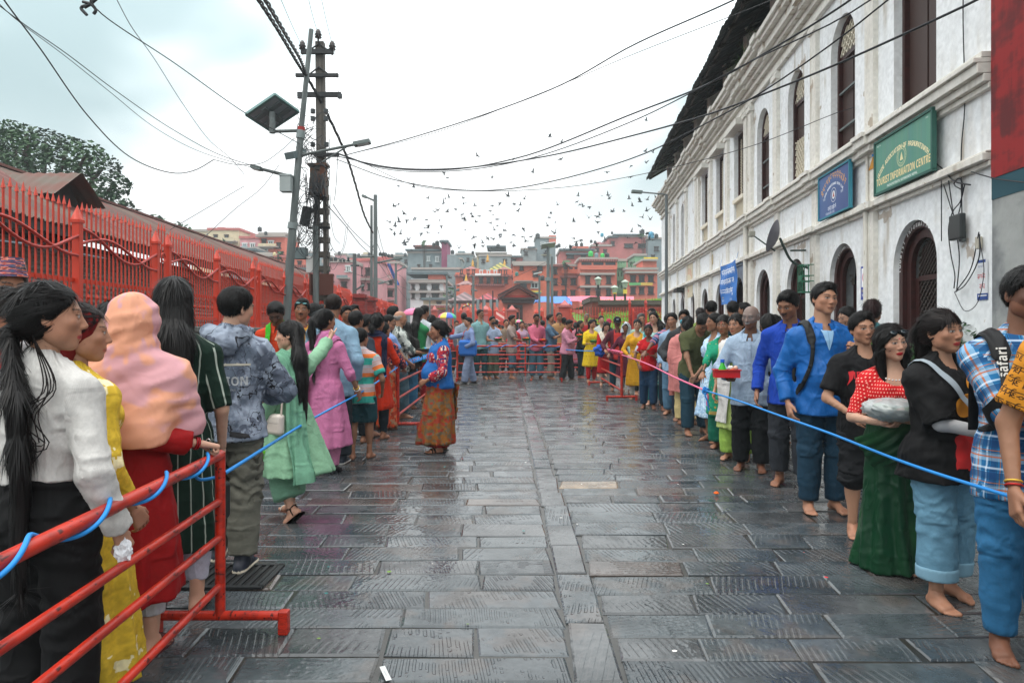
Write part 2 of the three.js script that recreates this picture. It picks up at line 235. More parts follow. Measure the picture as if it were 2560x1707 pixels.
{
const bw=1.39,bh=.66;
const t=onWall('sign_board','green board lettered in English for the tourist information centre, between the ledges','sign',uOf(8.06),3.43,-.1);
P('panel',box(bw,bh,.03,0,0,.0),M(0x2f6f5e),t);
P('frame',[box(bw+.05,.03,.05,0,bh/2,.01),box(bw+.05,.03,.05,0,-bh/2,.01),box(.03,bh,.05,-bw/2-.01,0,.01),box(.03,bh,.05,bw/2+.01,0,.01)],M(0x2a5a50),t);
const green=sign(1024,486,(x,w,h)=>{x.fillStyle='#568d7c';x.fillRect(0,0,w,h);for(let i=0;i<60;i++){x.fillStyle=`rgba(${rr(30, 120)},${rr(110, 160)},${rr(90, 140)},.08)`;x.fillRect(rnd()*w,0,rr(10,90),h);}
const f=(s)=>`bold ${s}px sans-serif`;arcText(x,'GUIDE ASSOCIATION OF PASHUPATINATH',w/2,850,690,-.70,.70,f(58),'#f0deae');
x.textAlign='center';x.fillStyle='#f2d79c';x.font=f(92);x.fillText('TOURIST INFORMATION CENTRE',w/2,h-105,w-50);x.font=f(30);x.fillStyle='#dfe5dd';x.fillText('PASHUPATINATH, KATHMANDU NEPAL',w/2,h-38);x.font='20px sans-serif';x.fillText('Regd. No.',70,40);x.fillText('Estd.',w-80,40);
x.strokeStyle='#e6dca8';x.lineWidth=4;for(const r of[88,62]){x.beginPath();x.ellipse(w/2,245,r*.95,r,0,0,7);x.stroke();}for(let i=0;i<40;i++){const a=i/40*6.283;x.beginPath();x.moveTo(w/2+Math.sin(a)*70,245+Math.cos(a)*73);x.lineTo(w/2+Math.sin(a)*78,245+Math.cos(a)*82);x.stroke();}x.fillStyle='#e6dca8';x.beginPath();x.moveTo(w/2,205);x.lineTo(w/2+30,280);x.lineTo(w/2-30,280);x.fill();x.beginPath();x.arc(w/2,260,20,0,7);x.fill();});
P('print',new THREE.PlaneGeometry(bw,bh).translate(0,0,.02),green,t);
const t2=onWall('sign_board','blue board with an emblem and curved lettering, under the second window','sign',uOf(10.17),3.43,-.1);
const w2=1.2;P('panel',box(w2,.66,.03),M(0x24407a),t2);P('frame',[box(w2+.04,.025,.05,0,.33,.01),box(w2+.04,.025,.05,0,-.33,.01),box(.025,.66,.05,-w2/2,0,.01),box(.025,.66,.05,w2/2,0,.01)],M(0x2f7f93),t2);
P('print',new THREE.PlaneGeometry(w2,.66).translate(0,0,.02),sign(768,422,(x,w,h)=>{const g=x.createLinearGradient(0,0,w,h);g.addColorStop(0,'#47689a');g.addColorStop(1,'#374a80');x.fillStyle=g;x.fillRect(0,0,w,h);x.save();x.translate(w/2,460);for(let i=0;i<13;i++){x.save();x.rotate(lerp(-.78,.78,i/12));deva(x,i+5,-26,-430,50,1,'#e8a53a');x.restore();}x.restore();arcText(x,'BABA AMARNATESHWAR YOUTH CLUB',w/2,470,340,-.72,.72,'bold 32px sans-serif','#e6e8ee');x.strokeStyle=x.fillStyle='#d8d9de';x.lineWidth=6;x.beginPath();x.arc(w/2,235,66,0,7);x.stroke();x.beginPath();x.arc(w/2,235,40,0,7);x.fill();x.fillStyle='#a8443c';x.beginPath();x.moveTo(w/2,205);x.lineTo(w/2+22,255);x.lineTo(w/2-22,255);x.fill();deva(x,3,240,335,34,9,'#dfe3ec');deva(x,8,180,385,20,18,'#c9d0de');deva(x,6,110,230,22,4,'#c9d0de');deva(x,2,560,230,22,4,'#c9d0de');}),t2);
const tb=onWall('banner','sagging blue cloth banner with white lettering hung beside the fifth door','banner',uOf(16.7),0,-.16);
{const g=new THREE.PlaneGeometry(1.75,.98,24,12),p=g.attributes.position;for(let i=0;i<p.count;i++){const x=p.getX(i),y=p.getY(i);p.setY(i,y+.02*Math.pow(x/.85,2)*(y>0?1:.4));p.setZ(i,.012*Math.sin(x*6+y*5)+.014*Math.sin(y*9-x*3));}g.computeVertexNormals();P('cloth',g.translate(0,2.52,.05),sign(768,430,(x,w,h)=>{x.fillStyle='#1d6fc0';x.fillRect(0,0,w,h);deva(x,11,40,60,52,17,'#fff');deva(x,12,40,165,46,19,'#fff');deva(x,13,40,270,46,19,'#fff');deva(x,14,40,380,20,12,'#dfe8f4');deva(x,15,460,380,20,12,'#dfe8f4');x.fillStyle='#e8d14a';x.fillRect(110,345,26,18);x.fillStyle='#fff';x.beginPath();x.arc(610,335,14,0,7);x.fill();}),tb);for(const i of[-1,1])P('cord',bar(V(i*.87,3.05,.05),V(i*.9,3.2,.02),.004),M_.rope,tb);}
const poster=(label,u,y,w,h,f,cw=256)=>{const q=onWall('wall_poster',label,'poster',u,y,-.008);P('paper',new THREE.PlaneGeometry(w,h,4,6),sign(cw,Math.round(cw*h/w),f,{side:THREE.DoubleSide}),q);return q;};
poster('white and blue no parking poster on the wall between the first two doors',uOf(9.33),2.02,.30,.46,(x,w,h)=>{x.fillStyle='#2e3f9a';x.fillRect(0,0,w,h);x.fillStyle='#fff';x.fillRect(w*.08,h*.06,w*.84,h*.56);x.strokeStyle='#c5286a';x.lineWidth=w*.07;x.beginPath();x.arc(w/2,h*.33,w*.29,0,7);x.stroke();x.font=`bold ${w * .44}px sans-serif`;x.textAlign='center';x.fillStyle='#1c1c2c';x.fillText('P',w/2,h*.43);x.beginPath();x.moveTo(w*.3,h*.2);x.lineTo(w*.7,h*.46);x.stroke();deva(x,4,w*.1,h*.7,w*.13,8,'#e6d04a');deva(x,5,w*.1,h*.84,w*.1,10,'#fff');});
poster('narrow notice with red lettering taped beside the grey render at the corner',uOf(6.66),1.86,.175,.40,(x,w,h)=>{x.fillStyle='#dfe1e4';x.fillRect(0,0,w,h);x.fillStyle='#2b4a8c';x.fillRect(w*.1,h*.02,w*.7,h*.07);x.fillRect(0,h*.84,w,h*.16);x.fillStyle='#dfe1e4';x.fillRect(w*.1,h*.88,w*.8,h*.03);deva(x,21,w*.04,h*.38,w*.23,5,'#b5222c');deva(x,22,w*.22,h*.62,w*.23,3,'#b5222c');deva(x,23,w*.06,h*.16,w*.1,9,'#7783a8');});
poster('small white notice strip with red and blue lettering beside the fourth door',uOf(13.36),1.86,.16,.55,(x,w,h)=>{x.fillStyle='#e4e4e6';x.fillRect(0,0,w,h);x.font=`bold ${w * .42}px sans-serif`;x.fillStyle='#27306a';x.textAlign='center';x.fillText('P.K.',w/2,h*.2);deva(x,31,w*.08,h*.38,w*.2,4,'#b8303a');deva(x,32,w*.2,h*.62,w*.2,3,'#b8303a');x.fillStyle='#27306a';x.fillRect(0,h*.85,w,h*.15);});
poster('faded cream painted panel with red lettering high on the far wall',uOf(23.6),3.1,1.5,1.15,(x,w,h)=>{x.fillStyle='#d8cdb2';x.fillRect(0,0,w,h);x.save();x.translate(w/2,h*.95);for(let i=0;i<8;i++){x.save();x.rotate(lerp(-.7,.7,i/7));deva(x,40+i,-14,-h*.8,28,1,'#c9725f');x.restore();}x.restore();deva(x,55,w*.3,h*.75,18,5,'#c9725f');});
poster('small ochre plate fixed on the wall beside the upper course',uOf(19.6),3.42,.18,.28,(x,w,h)=>{x.fillStyle='#b9a06a';x.fillRect(0,0,w,h);deva(x,61,w*.1,h*.4,w*.3,2,'#7c6232');});
for(const[k,str]of[[0,'TOURIST INFORMATION'],[1,'INFORMATION']]){const r=.515,q=onWall('arch_lettering',k?'short white lettering curved over the second door arch':'white TOURIST INFORMATION lettering curved around the first door arch','sign',bayU(k),2.66-r*1.05,.058);const sz=2*r;P('print',new THREE.PlaneGeometry(sz,sz*1.05),new THREE.MeshStandardMaterial({alphaTest:.5,roughness:.7,map:tex(512,512,(x,w,h)=>{x.clearRect(0,0,w,h);arcText(x,str,w/2,h/2,w/2-22,k?-.75:-1.62,k?.3:.62,`bold ${k ? 28 : 32}px sans-serif`,'#e9e9e9');})}),q);}
}
{
const t=onWall('satellite_dish','grey satellite dish on a bent arm beside the third door','satellite dish',uOf(11.5),2.75,0);
const prof=[];for(let i=0;i<=10;i++)prof.push(new THREE.Vector2(i/10*.38,.09*(i/10)**2));const dish=new THREE.LatheGeometry(prof,28);dish.scale(.72,1,.72).rotateX(PI/2).rotateY(-.5).rotateX(-.3).rotateZ(-.12).translate(.28,.16,.62);
P('dish',dish,M(0x6d6a74,{roughness:.5}),t);P('arm',[tube([V(-.1,-.32,0),V(0,-.22,.3),V(.15,.0,.48),V(.27,.14,.58)],.022,12),bar(V(-.25,0,0),V(.08,-.04,.35),.016)],M(0x31443f),t);
const f=P('feed_arm',bar(V(.2,-.06,.64),V(.12,.22,.98),.012),M(0x31443f),t);P('feed_horn',box(.09,.09,.1,.12,.24,1.0,.012),M(0x9b9a8e),f);
const c=onWall('cage_lamp','green metal cage lantern fixed beside the third door','lamp',uOf(11.25),2.0,0);c.scale.setScalar(.64);const gm=M(0x1c6b4f,{roughness:.5}),cg=[];for(const y of[0,.28,.42,.7])for(const[a,b]of[[[-.16,.08],[.16,.08]],[[.16,.08],[.16,.4]],[[.16,.4],[-.16,.4]],[[-.16,.4],[-.16,.08]]])cg.push(bar(V(a[0],y,a[1]),V(b[0],y,b[1]),.012,6));for(const[a,b]of[[-.16,.08],[.16,.08],[.16,.4],[-.16,.4],[0,.4],[.16,.24],[-.16,.24]])cg.push(bar(V(a,0,b),V(a,.7,b),.012,6));P('cage',cg,gm,c);P('bracket',[box(.04,.5,.03,0,.35,.02),bar(V(0,.6,0),V(0,.7,.1),.015)],gm,c);P('plate',box(.22,.12,.02,.05,.35,.41),gm,c);
const j=onWall('cable_box','flat black cable box hanging among loose wires beside the first door','cable box',uOf(6.98),2.42,0);P('case',box(.22,.26,.06,0,0,.07,.015),M(0x1b2222,{roughness:.4}),j);P('bracket',box(.06,.1,.04,0,-.1,.02),M_.steel,j);P('socket',box(.05,.12,.05,.3,-.2,.03,.008),M(0xb8b2a4),j);
const k=onWall('loose_cables','tangle of thin black cables drooping on the white wall near the cable box','cables',uOf(6.98),2.42,0);const w=(pts,r=.006)=>tube(pts.map(([a,b,c=.05])=>V(a,b,c)),r,30,5);
P('cable',[w([[.1,.42],[.02,.26],[-.12,.18],[-.2,.02],[-.16,-.25],[-.08,-.5],[-.1,-.62]]),w([[-.2,.52],[-.1,.1],[.0,-.3],[-.05,-.66]]),w([[.35,-.12],[.34,-.35],[.1,-.6],[-.08,-.66]]),w([[.34,-.1],[.2,-.45],[-.04,-.64]]),w([[-.3,.5],[-.05,.1],[.06,.42],[.0,.5],[-.1,.46],[.03,.38]]),w([[-.34,.55],[-.34,-.1]]),w([[-.09,-.66],[.1,-.86],[.3,-.8],[.42,-.5],[.36,-.2]],.004),w([[.05,3.1,.02],[.03,2.2,.03],[.04,1.2,.02],[.0,.8,.03],[.01,.1,.03]])],M_.wire,k);
}
// ---------- left side: spiked fence, tin shed, trees ----------
const FXL=(d)=>-(4+.047*d),FS=Math.sqrt(1+.047*.047);
function spikedFence(label,root,x0,x1,firstPair,opt={}){
const t=root,y0=opt.y0??1.42,top=opt.top??2.66;
const pg=merge([box(.021,top-y0-.09,.010,0,(top+y0-.09)/2,0),new THREE.ConeGeometry(.0185,.09,4,1).rotateY(PI/4).translate(0,top-.045,0)]);
const post=(x)=>{P('post',[box(.075,2.44-y0+.2,.075,x,(2.44+y0-.2)/2,0,.006),new THREE.ConeGeometry(.062,.15,4).rotateY(PI/4).translate(x,2.535,0),box(.095,.03,.095,x,2.445,0)],M_.fence,t);};
const loose=[];let n=opt.n0??0;
const picket=(x,h=0)=>{if(n<300){const p=P('picket',pg,M_.fence,t);p.position.set(x,h,-.004);n++;}else loose.push(pg.clone().translate(x,h,-.004));};
const bay=(a,b)=>{
const L=b-a;for(let x=a+.085;x<b-.05;x+=opt.sp||.084)picket(x,.012*Math.sin(x*40));
const cv=(f,r)=>tube([...Array(9)].map((_,i)=>V(lerp(a,b,i/8),f(i/8),.022)),r,20,5);
P('wave_rail',cv((s)=>2.25+.135*Math.cos(s*2*PI*.83),.017),M_.waveRail,t);P('wave_rail',cv((s)=>2.21+.11*Math.cos((s-.3)*2*PI*.78),.017),M_.waveRail,t);
P('rail',box(L,.04,.02,(a+b)/2,y0+.12,.012),M_.fence,t);P('rail',box(L,.04,.02,(a+b)/2,1.86,-.018),M_.fence,t);
const orn=[];for(let x=a+.12;x<b-.1;x+=.158)orn.push(new THREE.OctahedronGeometry(.035).scale(1,1.2,.5).translate(x+.04,y0+.28,.016),new THREE.OctahedronGeometry(.024).scale(1,1.8,.6).translate(x+.04,y0+.37,.016));tag(P('ornament',orn,M_.fence,t),null,null,null,'stuff');
};
let x=x0,pair=firstPair;post(x);
while(x<x1-1){const nx=x+1.64;bay(x,nx);post(nx);x=nx;if(pair&&!opt.noPair){for(let i=1;i<4;i++)picket(x+.08*i,.05);P('ring',new THREE.TorusGeometry(.055,.011,6,14).translate(x+.16,2.28,.02),M_.fence,t);post(x+.32);x+=.32;}pair=!pair;}
if(loose.length)tag(P('picket',mergeGeometries(loose),M_.fence,t),null,null,null,'stuff');
return x;
}
{
const t=thing('iron_fence','long red iron fence of spiked bars with wavy rails along the left side','fence',V(FXL(5.14),0,-5.14),Math.atan2(1,-.047));
const end=spikedFence('',t,0,16.2,false);
const t2=thing('iron_fence','far stretch of red spiked fence beyond the two brick gate piers','fence',V(FXL(24.3),0,-24.3),Math.atan2(1,-.047));
spikedFence('',t2,0,9,false,{n0:300});
const pl=thing('plinth_wall','low grey stone plinth wall under the red spiked fence','wall',V(FXL(5.14),0,-5.14),Math.atan2(1,-.047));
const stone=M(0x6c6a66,{map:rep(grit,1),roughness:.85,bumpMap:grit,bumpScale:.03});
P('wall',uvBox(box(29,1.34,.3,13.8,.67,-.02),1.2),stone,pl);P('coping',uvBox(box(29,.08,.4,13.8,1.382,-.02,.015),1),M(0x8b8a86,{map:grit,roughness:.8}),pl);
const brickM=[0x8e2f2a,0x9a3832,0x7d2824].map((c)=>M(c,{roughness:.85,bumpMap:grit,bumpScale:.01})),bk=box(.22,.062,.1,0,0,0,.004);
for(const[d,lab]of[[21.7,'nearer of two dark red brick gate piers on the fence line'],[23.6,'farther of two dark red brick gate piers on the fence line']]){
const p=thing('brick_pier',lab,'gate pier',V(FXL(d)+.1,0,-d),Math.atan2(1,-.047),'brick gate piers');
P('core',box(.5,2.4,.5,0,1.2,0),M(0x5b4a44,{roughness:.95}),p);
for(let y=1.3,r=0;y<2.4;y+=.075,r++)for(let s=0;s<4;s++)for(let i=0;i<2;i++){const b=P('brick',bk,pick(brickM),p);const a=s*PI/2,o=(i?.12:-.12)+(r%2?.03:-.03);b.position.set(Math.cos(a)*o+Math.sin(a)*.225,y,-Math.sin(a)*o+Math.cos(a)*.225);b.rotation.y=a;}
P('cap',[box(.64,.08,.64,0,2.44,0,.01),box(.54,.06,.54,0,2.51,0,.01)],brickM[2],p);
}
}
{
const t=thing('tin_shed','long low shed with rusty red corrugated roof behind the spiked fence','shed',V(-6.2-.047*5,0,-5),Math.atan2(1,-.047));
const rust=(a,b,k)=>M(0xffffff,{roughness:.7,metalness:.15,map:px(256,256,(u,v)=>{const n=tf(u,v,4,5,k),m=tf(u,v,16,3,k+7,2);return mix3(a,b,sst(n*.6+m*.4,.38,.66));},true)});
const ms=[rust([.40,.22,.19],[.30,.26,.23],31),rust([.36,.32,.28],[.40,.26,.22],35),rust([.38,.20,.18],[.46,.31,.28],39)];
const sheet=(L,W,n,amp)=>{const g=new THREE.PlaneGeometry(W,L,n*4,1),p=g.attributes.position;for(let i=0;i<p.count;i++)p.setZ(i,amp*Math.sin((p.getX(i)/W+.5)*n*2*PI));g.computeVertexNormals();return g;};
const slope=Math.atan2(1.5,2.9),sl=Math.hypot(1.5,2.9),g1=sheet(sl/2+.1,.86,9,.016);
const roof=new THREE.Group();roof.name='roof';t.add(roof);
for(let i=0;i<37;i++)for(let j=0;j<2;j++){const s=P('tin_sheet',g1,pick(ms),roof);const f=(j+.5)/2;s.position.set(i*.82+.3,2.92+1.5*f+(j?.012:0)+rr(-.008,.008),.15-2.9*f);s.rotation.x=-(PI/2-slope);s.rotation.z=rr(-.008,.008);}
P('ridge_cap',[beam(V(-.2,4.44,-2.78),V(30.5,4.44,-2.78),.3,.05)],ms[2],roof);
P('fascia',box(30.4,.16,.03,15,2.83,.13),M(0x2c2a28),roof);
const ws=sheet(30.2,2.7,31,.02).rotateZ(PI/2);P('wall',ws.translate(15,1.35,-.4),M(0xffffff,{roughness:.8,map:px(256,256,(u,v)=>mix3([.40,.36,.33],[.56,.54,.52],tf(u,v,5,5,12)),true)}),t);
P('shutter_flap',[box(1.6,.02,.5,4.4,2.5,.05)],M(0x8fa3ad),t).rotation.x=.12;
P('backing_wall',box(30,2.8,.1,15,1.4,-.55),M_.dark,t);
const dn=thing('roof_dormer','small dark louvred dormer with tin gable standing on the shed roof','dormer',V(-7.85,0,-12.05),0);
const W=1.15,gz=3.62,az=4.2,D=6;
const rf=P('roof',[0,1].map((s)=>{const g=sheet(.86,D,30,.012);g.rotateX(-PI/2+(s?-.62:.62));return g.translate(-D/2+.25,(gz+az)/2-.01,s?-.36:.36);}),ms[1],dn);
P('gable',extr(poly([[-.56,gz-.1],[.56,gz-.1],[0,az-.06]]),.05).rotateY(PI/2).translate(-.12,0,0),M(0x2a2422,{roughness:.9}),dn);
P('wall',box(D-.4,.9,.92,-D/2+.05,gz-.52,0),M(0x3a2c28,{roughness:.9}),dn);
for(let i=0;i<3;i++){const w=new THREE.Group();w.name='louvre_window';dn.add(w);const lo=[];for(let j=0;j<7;j++)lo.push(box(.02,.05,.24,0,gz-.82+j*.09,0));P('frame',[box(.05,.72,.03,0,gz-.5,-.15),box(.05,.72,.03,0,gz-.5,.15)],M(0x4a3a33),w);tag(P('louvre',lo,M(0x5c5a58),w),null,null,null,'stuff');w.position.set(-.13,0,-.29+i*.29);}
for(let i=0;i<5;i++){const w=P('louvre_panel',[box(.4,.5,.03,0,0,0),...[...Array(5)].map((_,j)=>box(.36,.03,.05,0,-.2+j*.1,.01))],M(0x4d4642),dn);w.position.set(-.5-i*.5,gz-.3,.47);}
}
// ---------- trees ----------
const leafMats=[0x1d3420,0x27452a,0x33552f,0x16281b].map((c)=>M(c,{roughness:.65}));
function leafCloud(clumps,size,per,squash=.8){
const pos=[];const q=new THREE.Quaternion(),e=new THREE.Euler();
for(const[c,r]of clumps)for(let i=0;i<per*r*r;i++){
const v=V(rr(-1,1),rr(-1,1),rr(-1,1));if(v.length()>1)continue;v.multiplyScalar(Math.pow(v.length(),-.45));if(v.length()>1.15)continue;
if(fbm(v.x*2+c.x,v.y*2+c.y,v.z*2+c.z,2)<-.16)continue;
const p=V(c.x+v.x*r,c.y+v.y*r*squash,c.z+v.z*r);e.set(rr(-1,1.2),rnd()*6.3,rr(-.6,.6));q.setFromEuler(e);
const s=size*rr(.6,1.3),a=[V(-s*.5,0,0),V(0,s*.08,-s),V(s*.5,0,0),V(0,-s*.1,s)].map((w)=>w.applyQuaternion(q).add(p));
for(const k of[0,1,2,0,2,3])pos.push(a[k].x,a[k].y,a[k].z);
}
const g=new THREE.BufferGeometry();g.setAttribute('position',new THREE.Float32BufferAttribute(pos,3));g.computeVertexNormals();return g;
}
function tree(label,base,clumps,size,per,mats=[0,1,2],trunkR=.3){
const t=thing('tree',label,'tree',V(base.x,0,base.z)),o=V(base.x,0,base.z),top=clumps.reduce((a,[c])=>a.add(c),V(0,0,0)).divideScalar(clumps.length).sub(o);
const fork=V(top.x*.4,Math.max(1.5,top.y*.55),top.z*.4);
P('trunk',[tube([V(0,0,0),V(fork.x*.3,fork.y*.5,fork.z*.4),fork],trunkR,10,8)],M(0x3a2f28,{roughness:.95,bumpMap:grit,bumpScale:.05}),t);
clumps.forEach(([c,r],i)=>{const e=c.clone().sub(o);P('branch',tube([fork,fork.clone().lerp(e,.5).add(V(0,.2,0)),e],trunkR*.28,8,5),M(0x3a2f28,{roughness:.95}),t);});
mats.forEach((m,k)=>tag(P('crown',leafCloud(clumps.filter((_,i)=>i%mats.length===k).map(([c,r])=>[c.clone().sub(o),r]),size,per),leafMats[m],t),null,null,null,'stuff'));
}
{
const cl=(l,d,s)=>l.map(([x,y,r],i)=>[at(x,y,d+Math.sin(i*2.3)*s),r/FX*d]);
tree('large dark leafy tree rising behind the tin shed at the far left',at(60,800,28),cl([[-70,350,75],[0,335,62],[55,345,55],[105,330,45],[150,350,50],[195,360,45],[235,385,42],[265,425,34],[225,440,45],[165,420,52],[100,405,60],[30,410,62],[-40,420,60],[245,470,36],[190,480,40],[130,470,40],[290,470,16],[276,490,20],[313,490,12],[60,310,30],[20,300,34]],28,1.5),.105,1350);
tree('small round tree over the shed ridge, left of the cream house',at(350,800,62),cl([[335,512,18],[352,508,20],[368,516,16],[355,525,18],[340,530,15]],62,.6),.3,140,[1,2]);
tree('second small tree over the shed ridge, nearest the cream house',at(412,800,66),cl([[400,530,14],[415,525,18],[428,535,16],[410,545,16],[430,548,14],[445,545,12]],66,.6),.3,140,[2,1]);
}
// ---------- the town on the slope behind ----------
const brickTex=(c1,c2,c3)=>px(512,512,(u,v)=>{const r=Math.floor(v*48),x=u*24+(r%2)*.5,f=x-Math.floor(x),g=v*48-r,jo=f<.08||g<.18;const id=lat[(Math.floor(x)*31+r*97)&65535],n=tf(u,v,5,5,77);const c=mix3(c1,c2,clamp(id*.5+n*.6-.1));return jo?mix3(c,c3,.6):c;},true);
const bt=brickTex([.85,.53,.46],[.76,.42,.37],[.78,.60,.54]);
const wallM=(c,brick)=>M(c,brick?{map:bt,roughness:.9}:{map:rep(plaster,.25),roughness:.9});
const HM={brick:M(0xffe4dc,{map:bt,roughness:.9}),orange:M(0xffd8bc,{map:bt,roughness:.9}),pink:wallM(0xe0a0a4),red:wallM(0xc87470),grey:wallM(0x8a979a),grey2:wallM(0x9fa8a8),white:wallM(0xffffff),cream:wallM(0xe0cfae),green:wallM(0x86b48e),terra:M(0xf6d0bc,{map:bt,roughness:.9}),magenta:wallM(0x9c4a6c)};
const glassD=M(0x1c2a30,{roughness:.15}),frameD=M(0x3a2a26,{roughness:.7}),frameW=M(0xc9d0cf),slabM=M(0xa39c96,{roughness:.9}),tinRed=M(0xb4635c,{roughness:.6,map:px(128,128,(u,v)=>.82+.18*Math.sin(u*2*PI*16)-.15*tf(u,v,4,4,5),true)}),tinGrey=M(0x55656a,{roughness:.6}),tankM=M(0x141a1c,{roughness:.45});
const HS=[],TN={};
function house(label,x0,x1,y0,d,o={}){
HS.push([(x0+x1)/2,d,label]);const a=at(x0,y0,d),b=at(x1,y0,d),w=b.x-a.x,h=a.y,t=thing(o.name||'town_house',label,o.cat||'house',V((a.x+b.x)/2,0,-d),o.turn||0),k=d/FX,dep=o.dep||Math.min(9,Math.max(5,w*.7)),m=HM[o.m||'brick'];
const X=(px)=>(px-(x0+x1)/2)*k,Y=(py)=>EYE+(HY-py)*k;
P('wall',uvBox(box(w,h,dep,0,h/2,-dep/2),o.m==='brick'||!o.m||o.m==='orange'||o.m==='terra'?4.5:9),m,t);
for(const[wx,wy,ww,wh,kind]of o.wins||[]){const W=ww*k,Hh=wh*k,f=P('window',[box(W+.24,.14,.16,X(wx),Y(wy)+Hh/2+.07,.05),box(W+.3,.1,.22,X(wx),Y(wy)-Hh/2-.05,.08),box(.12,Hh,.12,X(wx)-W/2,Y(wy),.05),box(.12,Hh,.12,X(wx)+W/2,Y(wy),.05),box(.08,Hh,.09,X(wx),Y(wy),.05)],kind==='w'?frameW:frameD,t);P('pane',box(W-.1,Hh-.02,.06,X(wx),Y(wy),.0),kind==='b'?M(0x2f8fb0,{roughness:.3}):glassD,f);}
for(const[bx0,bx1,by,kind]of o.slabs||[])P(kind==='roof'?'eave':'floor_slab',box((bx1-bx0)*k,.22,dep+1.1,X((bx0+bx1)/2),Y(by),-dep/2),kind==='roof'?tinGrey:kind==='red'?tinRed:slabM,t);
for(const[bx0,bx1,by0,by1,mm]of o.balc||[]){const W=(bx1-bx0)*k,u=X((bx0+bx1)/2),bl=P('balcony',[box(W,.16,1.1,u,Y(by1),.5)],slabM,t);P('parapet',[box(W,(by1-by0)*k,.12,u,(Y(by0)+Y(by1))/2,1.0)],mm?HM[mm]:m,bl);}
for(const[bx0,bx1,by0,by1,mm]of o.boxes||[])P('upper_storey',uvBox(box((bx1-bx0)*k,(by1-by0)*k,dep*.8,X((bx0+bx1)/2),(Y(by0)+Y(by1))/2,-dep/2+.6),4.5),HM[mm]||m,t);
for(const[bx0,bx1,by0,by1]of o.open||[]){const W=(bx1-bx0)*k,l=P('loggia',box(W,(by1-by0)*k,.1,X((bx0+bx1)/2),(Y(by0)+Y(by1))/2,.02),glassD,t);for(let i=0;i<=3;i++)P('post',box(.2,(by1-by0)*k,.2,X(lerp(bx0,bx1,i/3)),(Y(by0)+Y(by1))/2,.25),m,l);P('parapet',box(W,.5,.12,X((bx0+bx1)/2),Y(by1)+.15,.3),m,l);}
for(const[rx,ry0,ry1,rw,mm]of o.hips||[]){const g=new THREE.ConeGeometry(rw*k*.7071,(ry1-ry0)*k,4,1).rotateY(PI/4);P('hip_roof',g.translate(X(rx),(Y(ry0)+Y(ry1))/2,-dep/2+.5),mm||tinRed,t);}
for(const[sx0,sx1,sy0,sy1,mm]of o.signs||[])P('sign_panel',box((sx1-sx0)*k,(sy1-sy0)*k,.1,X((sx0+sx1)/2),(Y(sy0)+Y(sy1))/2,.3),M(mm),t);
if(o.roofline!==0)P('parapet',[box(w+.2,.28,.3,0,h+.13,.0),box(.3,.28,dep,-w/2,h+.129,-dep/2),box(.3,.28,dep,w/2,h+.129,-dep/2)],o.roofm?HM[o.roofm]:slabM,t);
return t;
}
let tankN=0;const tankG=[new THREE.LatheGeometry([[0,0],[.5,0],[.53,.1],[.5,.2],[.53,.35],[.5,.5],[.53,.65],[.5,.8],[.46,.98],[.2,1.08],[.18,1.16],[0,1.17]].map(([x,y])=>new THREE.Vector2(x,y)),16)];
function tank(x,yb,d,wpx,col=0x141a1c,where='black water tank'){const t=P('water_tank',tankG[0],M(col,{roughness:.45})),s=wpx/FX*d;t.position.copy(at(x,yb,d));t.scale.set(s,s*1.05,s);const hb=[...HS].sort((p,q)=>Math.abs(p[0]-x)+Math.abs(p[1]-d)*1.5-Math.abs(q[0]-x)-Math.abs(q[1]-d)*1.5)[0][2].split(' ').slice(0,7).join(' '),key=where+hb,k=TN[key]=(TN[key]??-1)+1;tag(t,where+(k?', '+['','second','third','fourth','fifth','sixth','seventh','eighth'][k]:'')+' over '+hb.replace('with','with').split(' ').slice(0,6).join(' '),'water tank','water tanks on the roofs of the hill town');}
